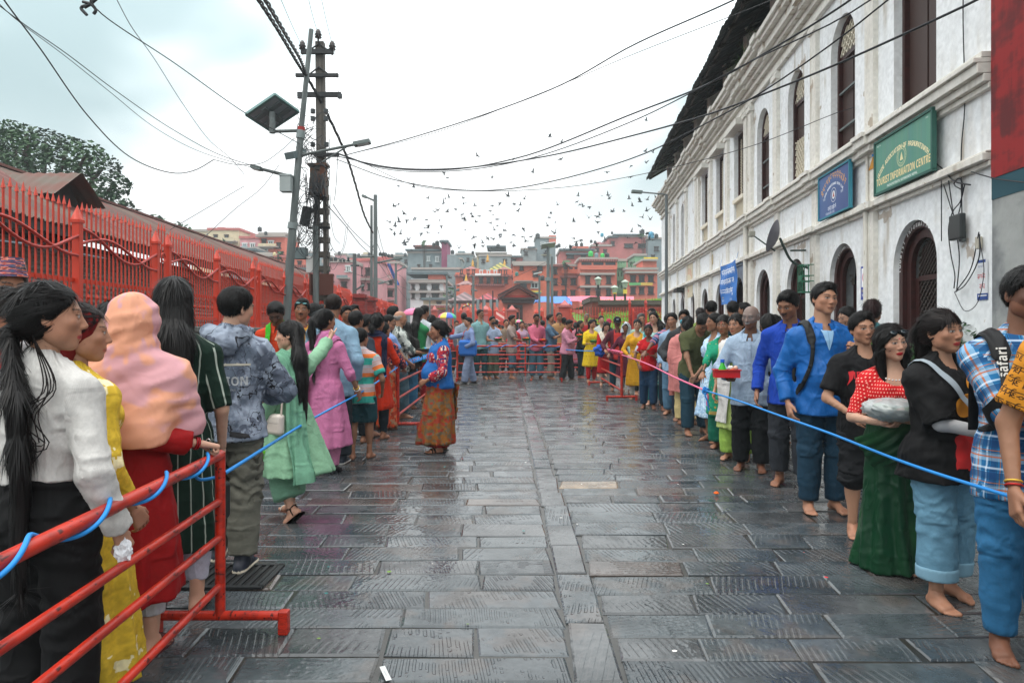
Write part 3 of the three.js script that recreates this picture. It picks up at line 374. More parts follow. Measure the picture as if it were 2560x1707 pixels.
{
const hill=P('hill',(()=>{const g=new THREE.PlaneGeometry(420,130,60,24).rotateX(-PI/2).translate(-40,0,-150),p=g.attributes.position;for(let i=0;i<p.count;i++){const x=p.getX(i),z=-p.getZ(i);p.setY(i,sst(z,84,190)*11-1+fbm(x*.03,z*.03,2)*2*sst(z,100,140));}g.computeVertexNormals();return g;})(),M(0x46523a,{roughness:1,map:grit}));tag(hill,null,null,null,'structure');
const grid=(xs,ys,w,h,k)=>ys.flatMap((y)=>xs.map((x)=>[x,y,w,h,k]));
house('cream house with blue windows and balconies at the far left of the town',439,500,532,84,{m:'cream',wins:[...grid([487],[546],5,7,'b'),...grid([493],[563],14,7,'b')],slabs:[[478,552,539],[470,545,553],[466,500,556]]});
house('pale two tone house with a covered terrace beside the cream house',478,548,529,82,{m:'cream',wins:[...grid([495,520],[545],6,7,'b'),...grid([500,525],[563],12,7,'w')],balc:[[480,546,549,556],[476,530,572,580]],boxes:[[499,515,522,529,'pink']],roofm:'red'});
house('brick house stepped over a white storey, left of the leaning pole',551,598,548,80,{m:'pink',wins:grid([562,580],[565],9,9,'w'),boxes:[[575,597,538,548,'red']],balc:[[553,596,573,580]],roofm:'red'});
house('tall plain brick house with an open top floor, left of the leaning pole',596,655,540,78,{wins:[[606,556,8,9],[622,560,10,10,'w'],[640,565,6,10],[606,578,16,9,'w'],[645,585,8,9]],slabs:[[590,656,543],[585,630,570]],balc:[[600,640,562,568,'cream']]});
house('dark roofed wooden house low among the left houses',525,585,574,74,{m:'grey',hips:[[545,556,575,40,tinGrey]],wins:grid([535,550,565],[585],7,6),slabs:[[520,590,574,'roof']]});
house('small cream house with wide window low on the left slope',584,622,586,72,{m:'cream',wins:[[602,600,22,10,'w']],slabs:[[580,628,588]]});
house('brick house half hidden behind the leaning pole',622,700,592,72,{wins:grid([634,660,688],[606],6,8),roofm:'red'});
house('long low red building with pale tin roof behind the fence',648,722,616,60,{m:'red',slabs:[[645,725,613,'red'],[646,724,619,'roof']],wins:[[704,630,7,8]]});
house('pink plastered house with a small balcony behind the concrete pole',742,808,603,62,{m:'pink',wins:[[800,618,9,10,'w'],[760,640,8,12],[790,655,9,9]],balc:[[779,804,634,640,'grey']],boxes:[[768,806,598,603,'pink']]});
house('rose coloured house with shuttered bays left of the two far poles',806,868,600,66,{m:'pink',wins:[...grid([814,826,845],[625],8,14),...grid([814,830,850],[660],8,12)],slabs:[[803,870,642]],roofm:'red'});
house('pink house with a white gabled pediment behind the far light poles',868,916,606,72,{m:'pink',wins:[...grid([880,896],[651],9,10),...grid([880,896],[676],9,10)],balc:[[870,912,657,663,'pink'],[870,912,684,690,'pink']],boxes:[[868,888,590,606,'red']]});
{const t=thing('roof_gable','white triangular pediment fixed on the pink house front','gable',at(890,640,71.9));const k=72/FX;P('panel',extr(poly([[-17*k,0],[17*k,0],[0,14*k]]),.2),M(0xd9d3cc),t);P('moulding',[beam(V(-19*k,-.05,.15),V(0,15*k,.15),.3,.25),beam(V(19*k,-.05,.15),V(0,15*k,.15),.3,.25),box(38*k,.25,.4,0,-.1,.15)],HM.pink,t);}
{const t=thing('tarpaulin','bright blue tarpaulin hanging down beside the pink pedimented house','tarpaulin');const g=new THREE.PlaneGeometry(1,1,8,14),p=g.attributes.position,q=[[888,606],[896,606],[918,655],[910,655]];for(let i=0;i<p.count;i++){const u=p.getX(i)+.5,v=.5-p.getY(i),x=lerp(lerp(q[0][0],q[1][0],u),lerp(q[3][0],q[2][0],u),v),y=lerp(q[0][1],q[2][1],v),w=at(x,y,69+Math.sin(u*9+v*7)*.25);p.setXYZ(i,w.x,w.y,w.z);}g.computeVertexNormals();P('sheet',g,M(0x1f62b8,{roughness:.5}),t);}
house('wide grey rendered house with magenta stair tower, highest in the middle',937,1021,582,98,{m:'grey',dep:12,wins:[[984,595,5,9,'w'],[1004,596,6,10,'w'],[962,612,4,5],[989,612,4,5]],boxes:[[951,1008,566,580,'red'],[988,1006,573,583,'white']],slabs:[[932,1010,575,'roof'],[950,1008,566,'red']],hips:[[997,566,575,22]]});
house('narrow magenta stair tower standing over the grey house',1014,1027,556,97,{m:'magenta',dep:5,slabs:[[1010,1030,555,'roof']]});
house('grey windowless house wall stretching behind the white house',946,1056,619,92,{m:'grey',dep:12,boxes:[[1026,1046,584,619,'grey']]});
house('white house with brick attic and dark overhanging roof',942,1018,648,74,{m:'white',wins:[[972,660,13,9],[1000,660,14,9],[972,681,10,9],[1000,681,13,9],[949,660,4,8],[949,681,4,8]],boxes:[[983,1018,630,648,'brick'],[944,984,641,648,'white']],slabs:[[938,1030,648],[940,1022,671],[935,1028,629,'roof']],signs:[]});
house('grey beige low shop with tin roof below the white house',972,1025,690,66,{m:'cream',slabs:[[968,1030,687,'roof']],wins:[[1008,700,7,8]]});
house('red painted shop row with yellow lettered band below the low shop',975,1030,706,62,{m:'red',signs:[[1003,1028,706,711,0xd8a92a]],slabs:[[972,1032,705,'red']]});
house('beige terrace house under a thin steel canopy on the skyline',1095,1160,584,104,{m:'cream',slabs:[[1092,1164,582],[1118,1162,567,'roof']]});
house('grey concrete house behind the striped roof',1100,1173,589,100,{m:'grey2',dep:12,wins:[[1110,600,5,6],[1160,600,6,6]]});
{const h=house('brick hotel with striped hip roof and octagonal corner turrets',1046,1176,634,86,{m:'terra',wins:[...grid([1068,1105,1122,1138,1148,1162],[645],6,11),...grid([1105,1122,1138],[627],6,9,'w'),...grid([1060,1075,1088],[625],4,8),...grid([1149,1161],[626],5,8)],slabs:[[1044,1178,634,'red'],[1092,1160,655,'red']],balc:[[1092,1150,630,634,'white']],boxes:[[1057,1104,618,634,'terra'],[1140,1176,619,634,'terra'],[1104,1140,620,634,'terra'],[1046,1060,626,634,'terra']],hips:[[1081,608,620,54],[1158,609,621,46],[1052,622,628,20],[1100,650,657,60]],roofline:0});
P('striped_roof',new THREE.ConeGeometry(58/FX*86*.7071,20/FX*86,4,1).rotateY(PI/4).translate(2.0,at(0,604,86).y,-5),M(0xc9c07a,{map:px(128,16,(u)=>Math.floor(u*32)%2?[.82,.80,.62]:[.45,.50,.42],true)}),h);
for(const[x,y]of[[1081,606],[1158,607],[1117,594]])P('finial',new THREE.LatheGeometry([[0,0],[.3,.05],[.12,.3],[.18,.5],[0,1.1]].map(([a,b])=>new THREE.Vector2(a,b)),8).translate((x-1111)/FX*86,at(x,y,86).y,-4.5),M(0xc79a3a,{roughness:.4}),h);}
house('tall grey stair tower house with brick turret, right of the hotel',1230,1276,548,112,{m:'grey',wins:[[1247,560,9,4,'w'],[1253,585,6,6]],boxes:[[1261,1277,541,560,'brick']],hips:[[1269,538,546,20]]});
house('low grey house with railings left of the grey stair tower',1198,1232,574,108,{m:'grey2',wins:[[1208,583,6,6]],slabs:[[1212,1230,569,'roof']]});
house('orange brick house with wide terraces right of the hotel',1178,1256,606,78,{m:'orange',wins:[...grid([1230],[630],10,10),[1202,655,14,12],[1228,655,15,12,'w'],[1198,615,6,10],[1240,616,10,9]],balc:[[1184,1224,638,646,'orange']],slabs:[[1178,1254,609],[1180,1240,649]],signs:[[1216,1243,668,672,0xe0c040],[1216,1243,672,675,0x3b8f86]]});
house('brick house with tilted red roof patch and a shaded terrace',1245,1332,612,80,{m:'orange',wins:[[1275,623,7,12],[1275,648,8,12],[1296,648,9,11],[1317,648,9,11],[1276,676,7,10],[1296,674,8,10],[1316,674,8,10]],open:[[1292,1330,615,627]],slabs:[[1250,1304,611,'red'],[1286,1332,636,'red']],balc:[]});
house('broad brick house with open top loggia and green tanks on its roof',1332,1417,597,77,{wins:[...grid([1350,1374,1398],[644],8,15),...grid([1350,1374,1398],[672],8,14)],open:[[1333,1415,603,618]],slabs:[[1330,1418,599,'red'],[1332,1412,630],[1332,1416,659]]});
house('narrow green house front with dark open floors',1417,1438,600,78,{m:'green',open:[[1417,1436,625,644],[1417,1436,655,672],[1417,1436,604,614]]});
house('brick house with green and yellow banner between its window rows',1438,1510,620,76,{wins:[...grid([1454,1474,1495],[641],10,13),...grid([1454,1474],[668],9,13),[1495,668,10,14]],boxes:[[1476,1508,599,620,'brick']],slabs:[[1436,1512,626],[1474,1509,598]],signs:[[1444,1471,650,656,0x5fa866],[1471,1498,650,656,0xd9b24a],[1478,1510,592,597,0xdcc23c]]});
house('green painted roof room among plants above the bannered brick house',1458,1484,588,84,{m:'green',wins:[[1472,606,5,8]]});
house('big red plastered house under a dark tin roof at the top right',1400,1490,545,114,{m:'red',dep:14,wins:[[1444,565,18,7],[1474,565,15,7],[1408,560,6,8]],slabs:[[1408,1476,540,'roof'],[1395,1420,545,'roof']],boxes:[[1380,1402,556,590,'pink']]});
house('grey and teal sheds with a blue tank at the right end of the town',1489,1530,549,112,{m:'grey',wins:[[1508,572,8,8],[1500,590,6,6]]});
house('dark roofed roof sheds in the middle of the right hand town',1286,1368,578,96,{m:'red',slabs:[[1284,1366,574,'roof'],[1300,1360,584,'roof']],wins:[[1310,590,14,6],[1340,590,10,6]],boxes:[[1316,1352,566,576,'brick']]});
house('brick house filling the slope right of the dark roofed sheds',1360,1404,566,102,{m:'red',wins:[[1372,575,6,7],[1390,578,6,7]],boxes:[[1366,1380,556,566,'pink']]});
house('grey brown house on the slope between hotel and tower',1160,1200,592,106,{m:'red',wins:[[1180,600,8,6]],slabs:[[1158,1200,590,'roof']]});
house('plain grey house on the slope left of the hotel',1026,1060,596,108,{m:'grey2',wins:[[1040,606,5,7]]});
const big=[...HS],used=new Set();
for(let i=0;i<24;i++){const x0=700+i*34+rr(-8,8),w=rr(20,42),d=rr(112,124),y=rr(578,600)-(i>18?14:0),c=pick(['grey','red','pink','grey2','cream','brick']);if(x0+w>1512)continue;const nb=big.reduce((a,q)=>Math.abs(q[0]-x0-w/2)<Math.abs(a[0]-x0-w/2)?q:a);let lb,cc=c;for(const k of[c,'grey','red','pink','grey2','cream','brick']){cc=k;lb=`small ${({ grey: 'grey', red: 'dull red', pink: 'pink', grey2: 'pale grey', cream: 'cream', brick: 'brick' })[k]} skyline house ${x0 + w / 2 < nb[0] ? 'left of' : 'right of'} the ${nb[2].split(' ').slice(0, 7).join(' ')}`;if(!used.has(lb))break;}used.add(lb);house(lb,x0,x0+w,y,d,{m:cc,wins:[[x0+w*.3,y+12,4,6],[x0+w*.7,y+12,4,6]],boxes:rnd()<.5?[[x0+w*.1,x0+w*.5,y-8,y]]:[]});if(rnd()<.7)tank(x0+w*rr(.2,.8),y,d-1,rr(5,8));}
for(const[x,y,d,w,c]of[[1004,564,97,9],[996,566,97,7],[1039,584,96,8],[1144,570,103,8],[1086,584,106,6],[1235,548,111,10],[1284,568,105,7],[1279,570,105,6],[1310,570,95,6],[1324,566,95,7],[1336,566,95,7],[1357,590,78,11,0x2bb04a],[1384,594,78,10,0x2bb04a],[1395,593,78,10],[1370,592,78,9,0x6f8790],[1406,538,113,5],[1383,544,113,7,0x2c8aa6],[1358,558,101,6],[1367,560,101,6],[1476,537,112,9],[1496,548,110,13,0x2c86a8],[1508,548,110,9],[880,588,71,7],[873,588,71,7],[892,592,74,7],[900,592,74,7],[760,600,61,8],[770,600,61,8],[782,602,61,6],[790,602,61,6],[596,532,77,9],[610,540,77,7],[630,588,71,7,0xc9b98a],[1187,634,77,8,0x1d6a62],[1246,645,77,10]])tank(x,y,d,w,c,c===0x2bb04a?'bright green water tank':c===0x2c86a8||c===0x2c8aa6?'blue water tank':c===0x6f8790?'grey water tank':c===0xc9b98a?'cream water tank':undefined);
for(const[x,y,r,d,lab]of[[1035,675,14,70,'green tree right of the white house with brick attic'],[1450,606,10,82,'shrubs on the roof terrace of the green roof room'],[1478,540,8,112,'potted palm on the roof at the top right'],[1300,608,9,79,'creeper on the terrace of the tilted red roof'],[975,563,8,97,'small shrubs on the roof of the grey house'],[516,565,12,79,'yellow green tree beside the pale two tone house'],[640,590,12,70,'bush in front of the half hidden brick house'],[825,678,7,22,'clump of leaves behind the nearer gate pier']]){const c=[[-.6,0],[.5,.1],[0,.6],[.1,-.5],[-.3,.4]].map(([a,b],i)=>[at(x+a*r,y-b*r,d+(i%2)*.4),r*.7/FX*d]);tree(lab,at(x,790,d),c,.011*d/2.6,2400/d,[2,1],.1);}
}
// ---------- the plaza ----------
{
const t=thing('gate_shrine','small brick gatehouse with red tiled gable roof beyond the crowd','gatehouse',at(1190,HY,55));t.position.y=0;const k=55/FX,X=(p)=>(p-1190)*k,Y=(p)=>EYE+(HY-p)*k;
const s=poly([[X(1155),0],[X(1225),0],[X(1225),Y(686)],[X(1155),Y(686)]]);{const a=new THREE.Path();archPath(a,X(1182),20*k,.02,Y(706),true);s.holes.push(a);}
P('wall',uvBox(extr(s,2.4).translate(0,0,-2.4),3),HM.brick,t);P('dark_interior',box(2,3,.1,X(1184),1.5,-2.2),M_.hole,t);
P('tiled_roof',[0,1].map((i)=>beam(V(X(1190),Y(659),-1.1),V(X(i?1238:1142),Y(685),-1.1),3.6,.14,V(0,0,1).cross(V(1,0,0)).add(V(.01,.02,0)))),tinRed,t);
P('gable',extr(poly([[X(1158),Y(682)],[X(1222),Y(682)],[X(1190),Y(662)]]),.2),HM.terra,t);P('barge_board',[beam(V(X(1190),Y(656),.7),V(X(1144),Y(680),.7),.16,.14),beam(V(X(1190),Y(656),.7),V(X(1236),Y(680),.7),.16,.14)],M_.wood,t);
P('lower_eave',[new THREE.CylinderGeometry(36*k*1.1,49*k*1.1,8*k,4,1).rotateY(PI/4).scale(.93,1,.55).translate(X(1190),Y(680),-.4)],M(0xb5362c,{roughness:.5}),t);P('cornice',[box(84*k,.12,2.0,X(1190),Y(686),-.2),box(76*k,.2,1.6,X(1190),Y(690),-.2),box(72*k,.1,1.2,X(1190),Y(695),0)],M_.wood,t);P('door_frame',[box(.25,Y(706),.2,X(1169),Y(706)/2,.1),box(.25,Y(706),.2,X(1197),Y(706)/2,.1),box(34*k,.25,.2,X(1183),Y(704),.1)],M_.wood,t);
const pav=(lab,x0,x1,y0,y1,d,mat,post)=>{const q=thing('pavilion',lab,'pavilion',at((x0+x1)/2,HY,d));q.position.y=0;const kk=d/FX,w=(x1-x0)*kk;P('hip_roof',new THREE.ConeGeometry(w*.7071,(y1-y0)*kk,4,1).rotateY(PI/4).translate(0,EYE+(HY-(y0+y1)/2)*kk,-1),mat,q);P('eave',box(w,.18,w,0,EYE+(HY-y1)*kk-.1,-1),M_.wood,q);for(const i of[-1,-.33,.33,1])P('post',box(.22,EYE+(HY-y1)*kk,.22,i*w*.42,(EYE+(HY-y1)*kk)/2,0),post,q);P('back_wall',box(w*.8,3,.2,0,1.5,-2.5),HM.red,q);return q;};
pav('open pavilion with grey pink hip roof left of the gatehouse',1029,1102,669,691,64,M(0xa08082,{map:tinRed.map}),M(0x7d8688));
pav('smaller pavilion with bright red hip roof beside the gatehouse',1094,1146,671,688,60,M(0xc8505a,{map:tinRed.map}),HM.grey);
{const p=thing('pagoda_temple','two tiered pagoda with golden finial behind the pavilions','temple',at(1069,HY,72));p.position.y=0;const kk=72/FX,yy=(v)=>EYE+(HY-v)*kk;P('wall',uvBox(box(26*kk,yy(655),3,0,yy(655)/2,-1),4),HM.brick,p);P('lower_roof',new THREE.ConeGeometry(54*kk*.7,11*kk,4).rotateY(PI/4).translate(0,yy(661),-1),tinGrey,p);P('upper_wall',box(18*kk,8*kk,2,0,yy(657),-1),M_.wood,p);P('upper_roof',new THREE.ConeGeometry(44*kk*.7,13*kk,4).rotateY(PI/4).translate(0,yy(648),-1),M(0x8c6a68),p);P('finial',new THREE.ConeGeometry(.25,1.1,8).translate(0,yy(638),-1),M(0xcfa03c),p);}
const awn=(lab,pts,col,d)=>{const q=thing('tarpaulin_awning',lab,'awning');const g=new THREE.PlaneGeometry(1,1,30,6),p=g.attributes.position,n=pts.length-1;for(let i=0;i<p.count;i++){const u=(p.getX(i)+.5)*n,v=.5-p.getY(i),j=Math.min(n-1,Math.floor(u)),f=u-j,a=pts[j],b=pts[j+1],w=at(lerp(a[0],b[0],f),lerp(lerp(a[1],b[1],f),lerp(a[2],b[2],f)+1.2*Math.sin(u*9),v),d+2*(1-v)-v*1.5);p.setXYZ(i,w.x,w.y,w.z);}g.computeVertexNormals();P('sheet',g,M(col,{roughness:.55}),q);for(let j=0;j<=n;j+=1){const w=at(pts[j][0],pts[j][2],d+1.4);P('pole',bar(V(w.x,0,w.z),w,.04,6),M_.galv,q);}};
awn('bright blue tarpaulin awning over the stalls right of the gatehouse',[[1222,694,699],[1240,681,694],[1300,681,697],[1314,688,700]],0x1f6fc6,58);
awn('long pink tarpaulin awning stretched behind the mound wall',[[1304,681,689],[1350,680,697],[1400,682,699],[1456,681,694]],0xe05f78,60);
const mound=P('mound',(()=>{const g=new THREE.PlaneGeometry(16,16,40,30).rotateX(-PI/2),p=g.attributes.position;for(let i=0;i<p.count;i++){const x=p.getX(i),z=p.getZ(i);p.setY(i,3.35+.75*sst(x,-5,4)*sst(z,8,2)+.15*fbm(x,z,1));}g.computeVertexNormals();return g.translate(13.5,0,-54);})(),M(0x8ac03e,{roughness:1,map:grit}));tag(mound,null,null,null,'structure');
const low=P('grass_bank',(()=>{const g=new THREE.PlaneGeometry(15,8,40,20).rotateX(-PI/2),p=g.attributes.position;for(let i=0;i<p.count;i++){const x=p.getX(i),z=p.getZ(i);p.setY(i,1.45+(4-z)*.145+.25*fbm(x*.8,z*.8,1));}g.computeVertexNormals();return g.translate(11.4,0,-41.5);})(),M(0x86b83c,{roughness:1,map:grit}));tag(low,null,null,null,'structure');
const blades=[];for(let i=0;i<9000;i++){const top=rnd()<.4,x=top?rr(6,20):rr(4.5,17.5),z=top?rr(-50,-46.2):rr(-44.5,-37.8),y=top?3.3+.8*sst(x,8,17):1.45+(-37.5-z)*.145,h=rr(.12,.34),a=rnd()*6.3;blades.push(x-.04*Math.cos(a),y,z-.04*Math.sin(a),x+.04*Math.cos(a),y,z+.04*Math.sin(a),x+rr(-.12,.12),y+h,z+rr(-.1,.1));}
const bg=new THREE.BufferGeometry();bg.setAttribute('position',new THREE.Float32BufferAttribute(blades,3));bg.computeVertexNormals();tag(P('grass',bg,M(0x78a832,{roughness:.9})),'tall green grass on the mound behind the far red fence','grass',null,'stuff');
const rw=thing('retaining_wall','weathered brick wall with stone cap holding the green mound','wall',V(0,0,-46));P('wall',uvBox(box(15,2.0,.4,12.5,2.2,0),4),M(0x8a6a60,{map:bt,roughness:.95}),rw);P('wall_return',uvBox(box(.4,2.0,5,5.0,2.2,2.4),4),M(0x8a6a60,{map:bt,roughness:.95}),rw);P('coping',[box(15.2,.3,.6,12.5,3.3,.05),box(.6,.3,5,5,3.3,2.5)],M(0x6c5f58,{roughness:.95,map:grit}),rw);
const f2=thing('iron_fence','red spiked fence in front of the green mound','fence',at(1312,HY,36));f2.position.y=0;spikedFence('',f2,0,4.4,false,{y0:.9,n0:180,noPair:true,sp:.15});
const gp=(lab,px0,px1,ytop,d)=>{const q=thing('brick_pier',lab,'gate pier',at((px0+px1)/2,HY,d));q.position.y=0;const kk=d/FX,w=(px1-px0)*kk,h=EYE+(HY-ytop)*kk;P('shaft',uvBox(box(w,h,w,0,h/2,0),3),M(0xe0a098,{map:bt,roughness:.9}),q);P('cap',[box(w+.16,.12,w+.16,0,h+.05,0),new THREE.ConeGeometry(w*.6,.3,4).rotateY(PI/4).translate(0,h+.25,0)],HM.red,q);};
gp('square brick pier at the left end of the far red fence',1284,1310,706,36.4);gp('broad brick pier in front of the gatehouse door',1166,1186,714,46);gp('brick pier at the left of the plaza fence',1104,1127,714,48);gp('small brick pier below the red painted shop row',992,1004,714,50);
{const q=thing('metal_gate','solid red sheet metal gate beside the far red fence','gate',at(1465,HY,36.2));q.position.y=0;const kk=36.2/FX;for(const s of[-1,1]){P('leaf',[box(16*kk,2.4,.06,s*8.5*kk,1.45,0),box(16*kk,.1,.1,s*8.5*kk,2.6,0)],M(0x9a2a28,{roughness:.5}),q);P('post',[box(.12,2.9,.12,s*18.5*kk,1.45,0),new THREE.ConeGeometry(.1,.3,4).translate(s*18.5*kk,3.0,0)],M_.red,q);}}
const f3=thing('iron_fence','last short stretch of red spiked fence beside the white building','fence',at(1484,HY,36));f3.position.y=0;spikedFence('',f3,0,1.7,false,{y0:.9,n0:284,noPair:true,sp:.15});
const rl=thing('railing_wall','low red painted railing wall left of the gatehouse','wall',at(1100,HY,47));rl.position.y=0;{const kk=47/FX;P('rail',[box(116*kk,.1,.1,0,2.5,0),box(116*kk,.1,.1,0,1.6,0)],M_.fence,rl);for(let i=0;i<7;i++)P('panel',box(14*kk,1.4,.05,(-52+i*17)*kk,2.0+.1*(i%2),0),i%3===1?HM.red:M_.fence,rl);for(let i=0;i<8;i++)P('post',[box(.2,2.8,.2,(-58+i*16.5)*kk,1.4,0),new THREE.ConeGeometry(.14,.3,4).translate((-58+i*16.5)*kk,2.95,0)],M_.fence,rl);}
{const q=thing('railing_wall','red railing wall with yellow board right of the gatehouse','wall',at(1258,HY,44));q.position.y=0;const kk=44/FX;for(let i=0;i<4;i++){P('panel',box(12*kk,2.2+i*.14,.1,(-20+i*13)*kk,1.1,0),i%2?M_.fence:HM.red,q);P('post',[box(.22,2.6+i*.12,.22,(-26+i*13)*kk,1.3,.05),new THREE.ConeGeometry(.16,.3,4).translate((-26+i*13)*kk,2.75+i*.12,.05)],M_.fence,q);}P('yellow_board',box(4*kk,.9,.04,-15*kk,1.9,.14),M(0xd8c82e),q);P('blue_notice',box(3*kk,.4,.04,0,2.2,.14),M(0x2c56b0),q);}
{const q=thing('market_tent','small striped triangular tent roof before the pavilion','tent',at(1077,HY,52));q.position.y=0;const kk=52/FX,yy=(v)=>EYE+(HY-v)*kk;P('canopy',extr(poly([[-16*kk,yy(709)],[0,yy(698)],[17*kk,yy(709)],[0,yy(702)]]),1.5),M(0xffffff,{map:px(64,8,(u)=>[[.85,.75,.2],[.75,.2,.2],[.9,.9,.9]][Math.floor(u*12)%3],true),roughness:.7}),q);for(const s of[-1,1])P('pole',bar(V(s*14*kk,0,.7),V(s*14*kk,yy(708),.7),.05),M_.galv,q);}
{const q=thing('banner','red and white printed banner fixed on the plaza fence beside the gatehouse','banner',at(1149,727,45.5));P('cloth',new THREE.PlaneGeometry(19/FX*45.5,22/FX*45.5),M(0xffffff,{map:px(128,128,(u,v)=>mix3([.82,.28,.26],[.95,.78,.74],sst(Math.sin(u*5+v*9),.1,.5)),true)}),q);}
}
function umbrella(lab,x,y,w,d,cols){const t=thing('umbrella',lab,'umbrella',at(x,HY,d));t.position.y=0;const k=d/FX,r=w/2*k,yb=EYE+(HY-y)*k,h=r*.62;const n=cols.length;for(let i=0;i<n;i++){const g=new THREE.SphereGeometry(r,5,6,i/n*2*PI,2*PI/n,0,PI/2).scale(1,.62,1).translate(0,yb,0);P('gore',g,M(cols[i],{roughness:.5}),t);}P('stick',bar(V(0,yb-.75,0),V(0,yb+h+.05,0),.012,6),M_.steel,t);for(let i=0;i<n;i++){const a=i/n*2*PI;P('rib',bar(V(0,yb+h-.03,0),V(-Math.cos(a)*r*.97,yb,Math.sin(a)*r*.97),.005,4),M_.steel,t);}}
umbrella('pink umbrella above the heads of the left queue',950,724,52,30,Array(8).fill(0xe0709a));umbrella('umbrella with pink, yellow, blue and green panels in the crowd',1027,731,43,33,[0xe05f86,0xe6d24a,0x3f5cc8,0x2fa37a,0xe05f86,0xe6d24a,0x3f5cc8,0x2fa37a]);umbrella('green and pink umbrella in the crowd before the gatehouse',1291-100,741,22,31,[0x49c06a,0xe8749c,0x49c06a,0x49c06a,0xe8749c,0x49c06a]);
// ---------- poles, lamps and the wires ----------
const wireT=(pts,r,n=40)=>tube(pts.map(([x,y,d])=>at(x,y,d)),r*.8,n,5);
{
const d=14,A=(x,y,dd=d)=>at(x,y,dd),conc=M(0x7c766e,{roughness:.9,map:rep(grit,.7),bumpMap:grit,bumpScale:.02});
const lp=thing('leaning_pole','tall leaning grey steel pole carrying a solar panel and lamps by the fence','light pole',V(A(643,913).x,0,-d)),o=lp.position,L=(x,y,dd=d)=>A(x,y,dd).sub(o);
P('shaft',[bar(V(0,0,0),L(672,520),.105,14,.08),bar(L(672,520),L(690,310),.073,14,.064),bar(L(690,310),L(714.5,68),.056,14,.046)],M_.galv,lp);
P('collar',[bar(L(671,526),L(673,512),.1,14),bar(L(689,318),L(691,300),.085,12)],M_.steel,lp);P('red_tape',bar(L(691,303),L(692,292),.075,12),M(0x9a2320),lp);
P('bracket',[bar(L(697,300),L(627,302),.035,8),bar(L(625,306),L(625,258),.06,10),bar(L(680,340),L(696,340),.03),bar(L(678,352),L(700,352),.03)],M_.galv,lp);
const pn=new THREE.Group();pn.name='solar_panel';lp.add(pn);const e1=V(.693,.298,.3),e2=V(.302,-.163,-.534),c0=L(565,263,d+.05),nn=e1.clone().cross(e2).normalize(),bas=new THREE.Matrix4().makeBasis(e1.clone().normalize(),nn.clone().cross(e1.clone().normalize()).multiplyScalar(-1).normalize(),nn.clone().negate()),cen=c0.clone().addScaledVector(e1,.5).addScaledVector(e2,.5),w1=e1.length(),w2=e2.length();
const put=(g)=>g.applyMatrix4(bas).translate(cen.x,cen.y,cen.z);P('cells',put(box(w1,w2,.03)),M(0x868e94,{roughness:.5}),pn);P('frame',[box(w1+.03,.05,.06,0,w2/2,0),box(w1+.03,.05,.06,0,-w2/2,0),box(.05,w2,.06,w1/2,0,0),box(.05,w2,.06,-w1/2,0,0)].map(put),M(0x5d7f7c,{roughness:.4,metalness:.4}),pn);P('batten',[box(w1*.9,.09,.05,0,.12,.035),box(w1*.9,.09,.05,0,-.12,.035),box(.12,.5,.06,0,0,.05)].map(put),M(0x5a6466),pn);
const lamp=(name,a,b,hw)=>{const g=P(name,bar(a,a.clone().lerp(b,.78),.03,8),M_.galv,lp);const f=b.clone().sub(a).normalize();P('lamp_head',beam(a.clone().lerp(b,.76),b,.2,.07),M(0x66716f,{roughness:.5}),g);P('lens',beam(a.clone().lerp(b,.82).add(V(0,-.042,0)),b.clone().lerp(a,.02).add(V(0,-.042,0)),.15,.015),M(0xc7cfcd,{roughness:.3}),g);};
lamp('lamp_arm',L(694,356),L(850,325),1);lamp('lamp_arm',L(672,406),L(578,383),1);P('arm_strut',bar(L(740,372),L(795,338),.018),M_.galv,lp);P('flood_light',beam(L(664,358,d-.1),L(693,352,d+.2),.25,.14),M(0x59686a),lp);
P('meter_box',[box(.22,.34,.2).translate(L(662,425).x,L(662,425).y,.12),box(.24,.03,.22).translate(L(662,407).x,L(662,407).y,.12)],M(0x9aa3a2,{roughness:.5}),lp);
const cp=thing('concrete_pole','grey concrete power pole with slots and three crossarms beside the leaning pole','power pole',V(A(738,HY,15).x,0,-15)),o2=cp.position,K=(x,y,z=0)=>at(x,y,15).sub(o2).add(V(0,0,z)),kk=15/FX;
const hw=(y)=>lerp(.08,.16,clamp((y-95)/560));
const legs=[];for(const s of[-1,1]){const a=K(738,690),b=K(736.5,300);legs.push(beam(a.clone().setY(0).add(V(s*.125,0,0)),K(738,405).add(V(s*.09,0,0)),.075,.2,V(0,0,1)));}legs.push(beam(K(738,410),K(735,98),.18,.15,V(0,0,1)));
P('shaft',legs,conc,cp);for(let y=420;y<900;y+=33)P('rung',box(hw(y)*2+.04,.12,.18).translate(K(738,y).x,K(738,y).y,0),conc,cp);
for(const[y,x0,x1,th]of[[124,695,769,.05],[178,683,780,.035],[222,687,786,.05]])P('crossarm',beam(K(x0,y,.12),K(x1,y,.12),.07,th*2,V(0,1,0)),M_.dark,cp);
P('brace',[bar(K(712,121,.1),K(735,105,.1),.018,5),bar(K(757,121,.1),K(735,105,.1),.018,5),bar(K(712,176,.1),K(735,158,.1),.018,5),bar(K(758,176,.1),K(735,158,.1),.018,5)].slice(0,4),M_.dark,cp);
const ins=new THREE.LatheGeometry([[0,-.12],[.02,-.12],[.02,0],[.075,.0],[.05,.05],[.08,.06],[.05,.11],[.06,.12],[.03,.18],[0,.18]].map(([a,b])=>new THREE.Vector2(a,b)),12);
for(const[x,y]of[[698,118],[766,119],[734,92]]){const q=P('insulator',ins,M(0x2c2322,{roughness:.25}),cp);q.position.copy(K(x,y,.12));}for(const[x,y]of[[722,260],[752,260],[722,277],[752,277],[722,336],[753,336],[692,226],[784,226]]){const q=P('spool',new THREE.CylinderGeometry(.05,.05,.09,10),M(0x33383a,{roughness:.3}),cp);q.position.copy(K(x,y,.13));}
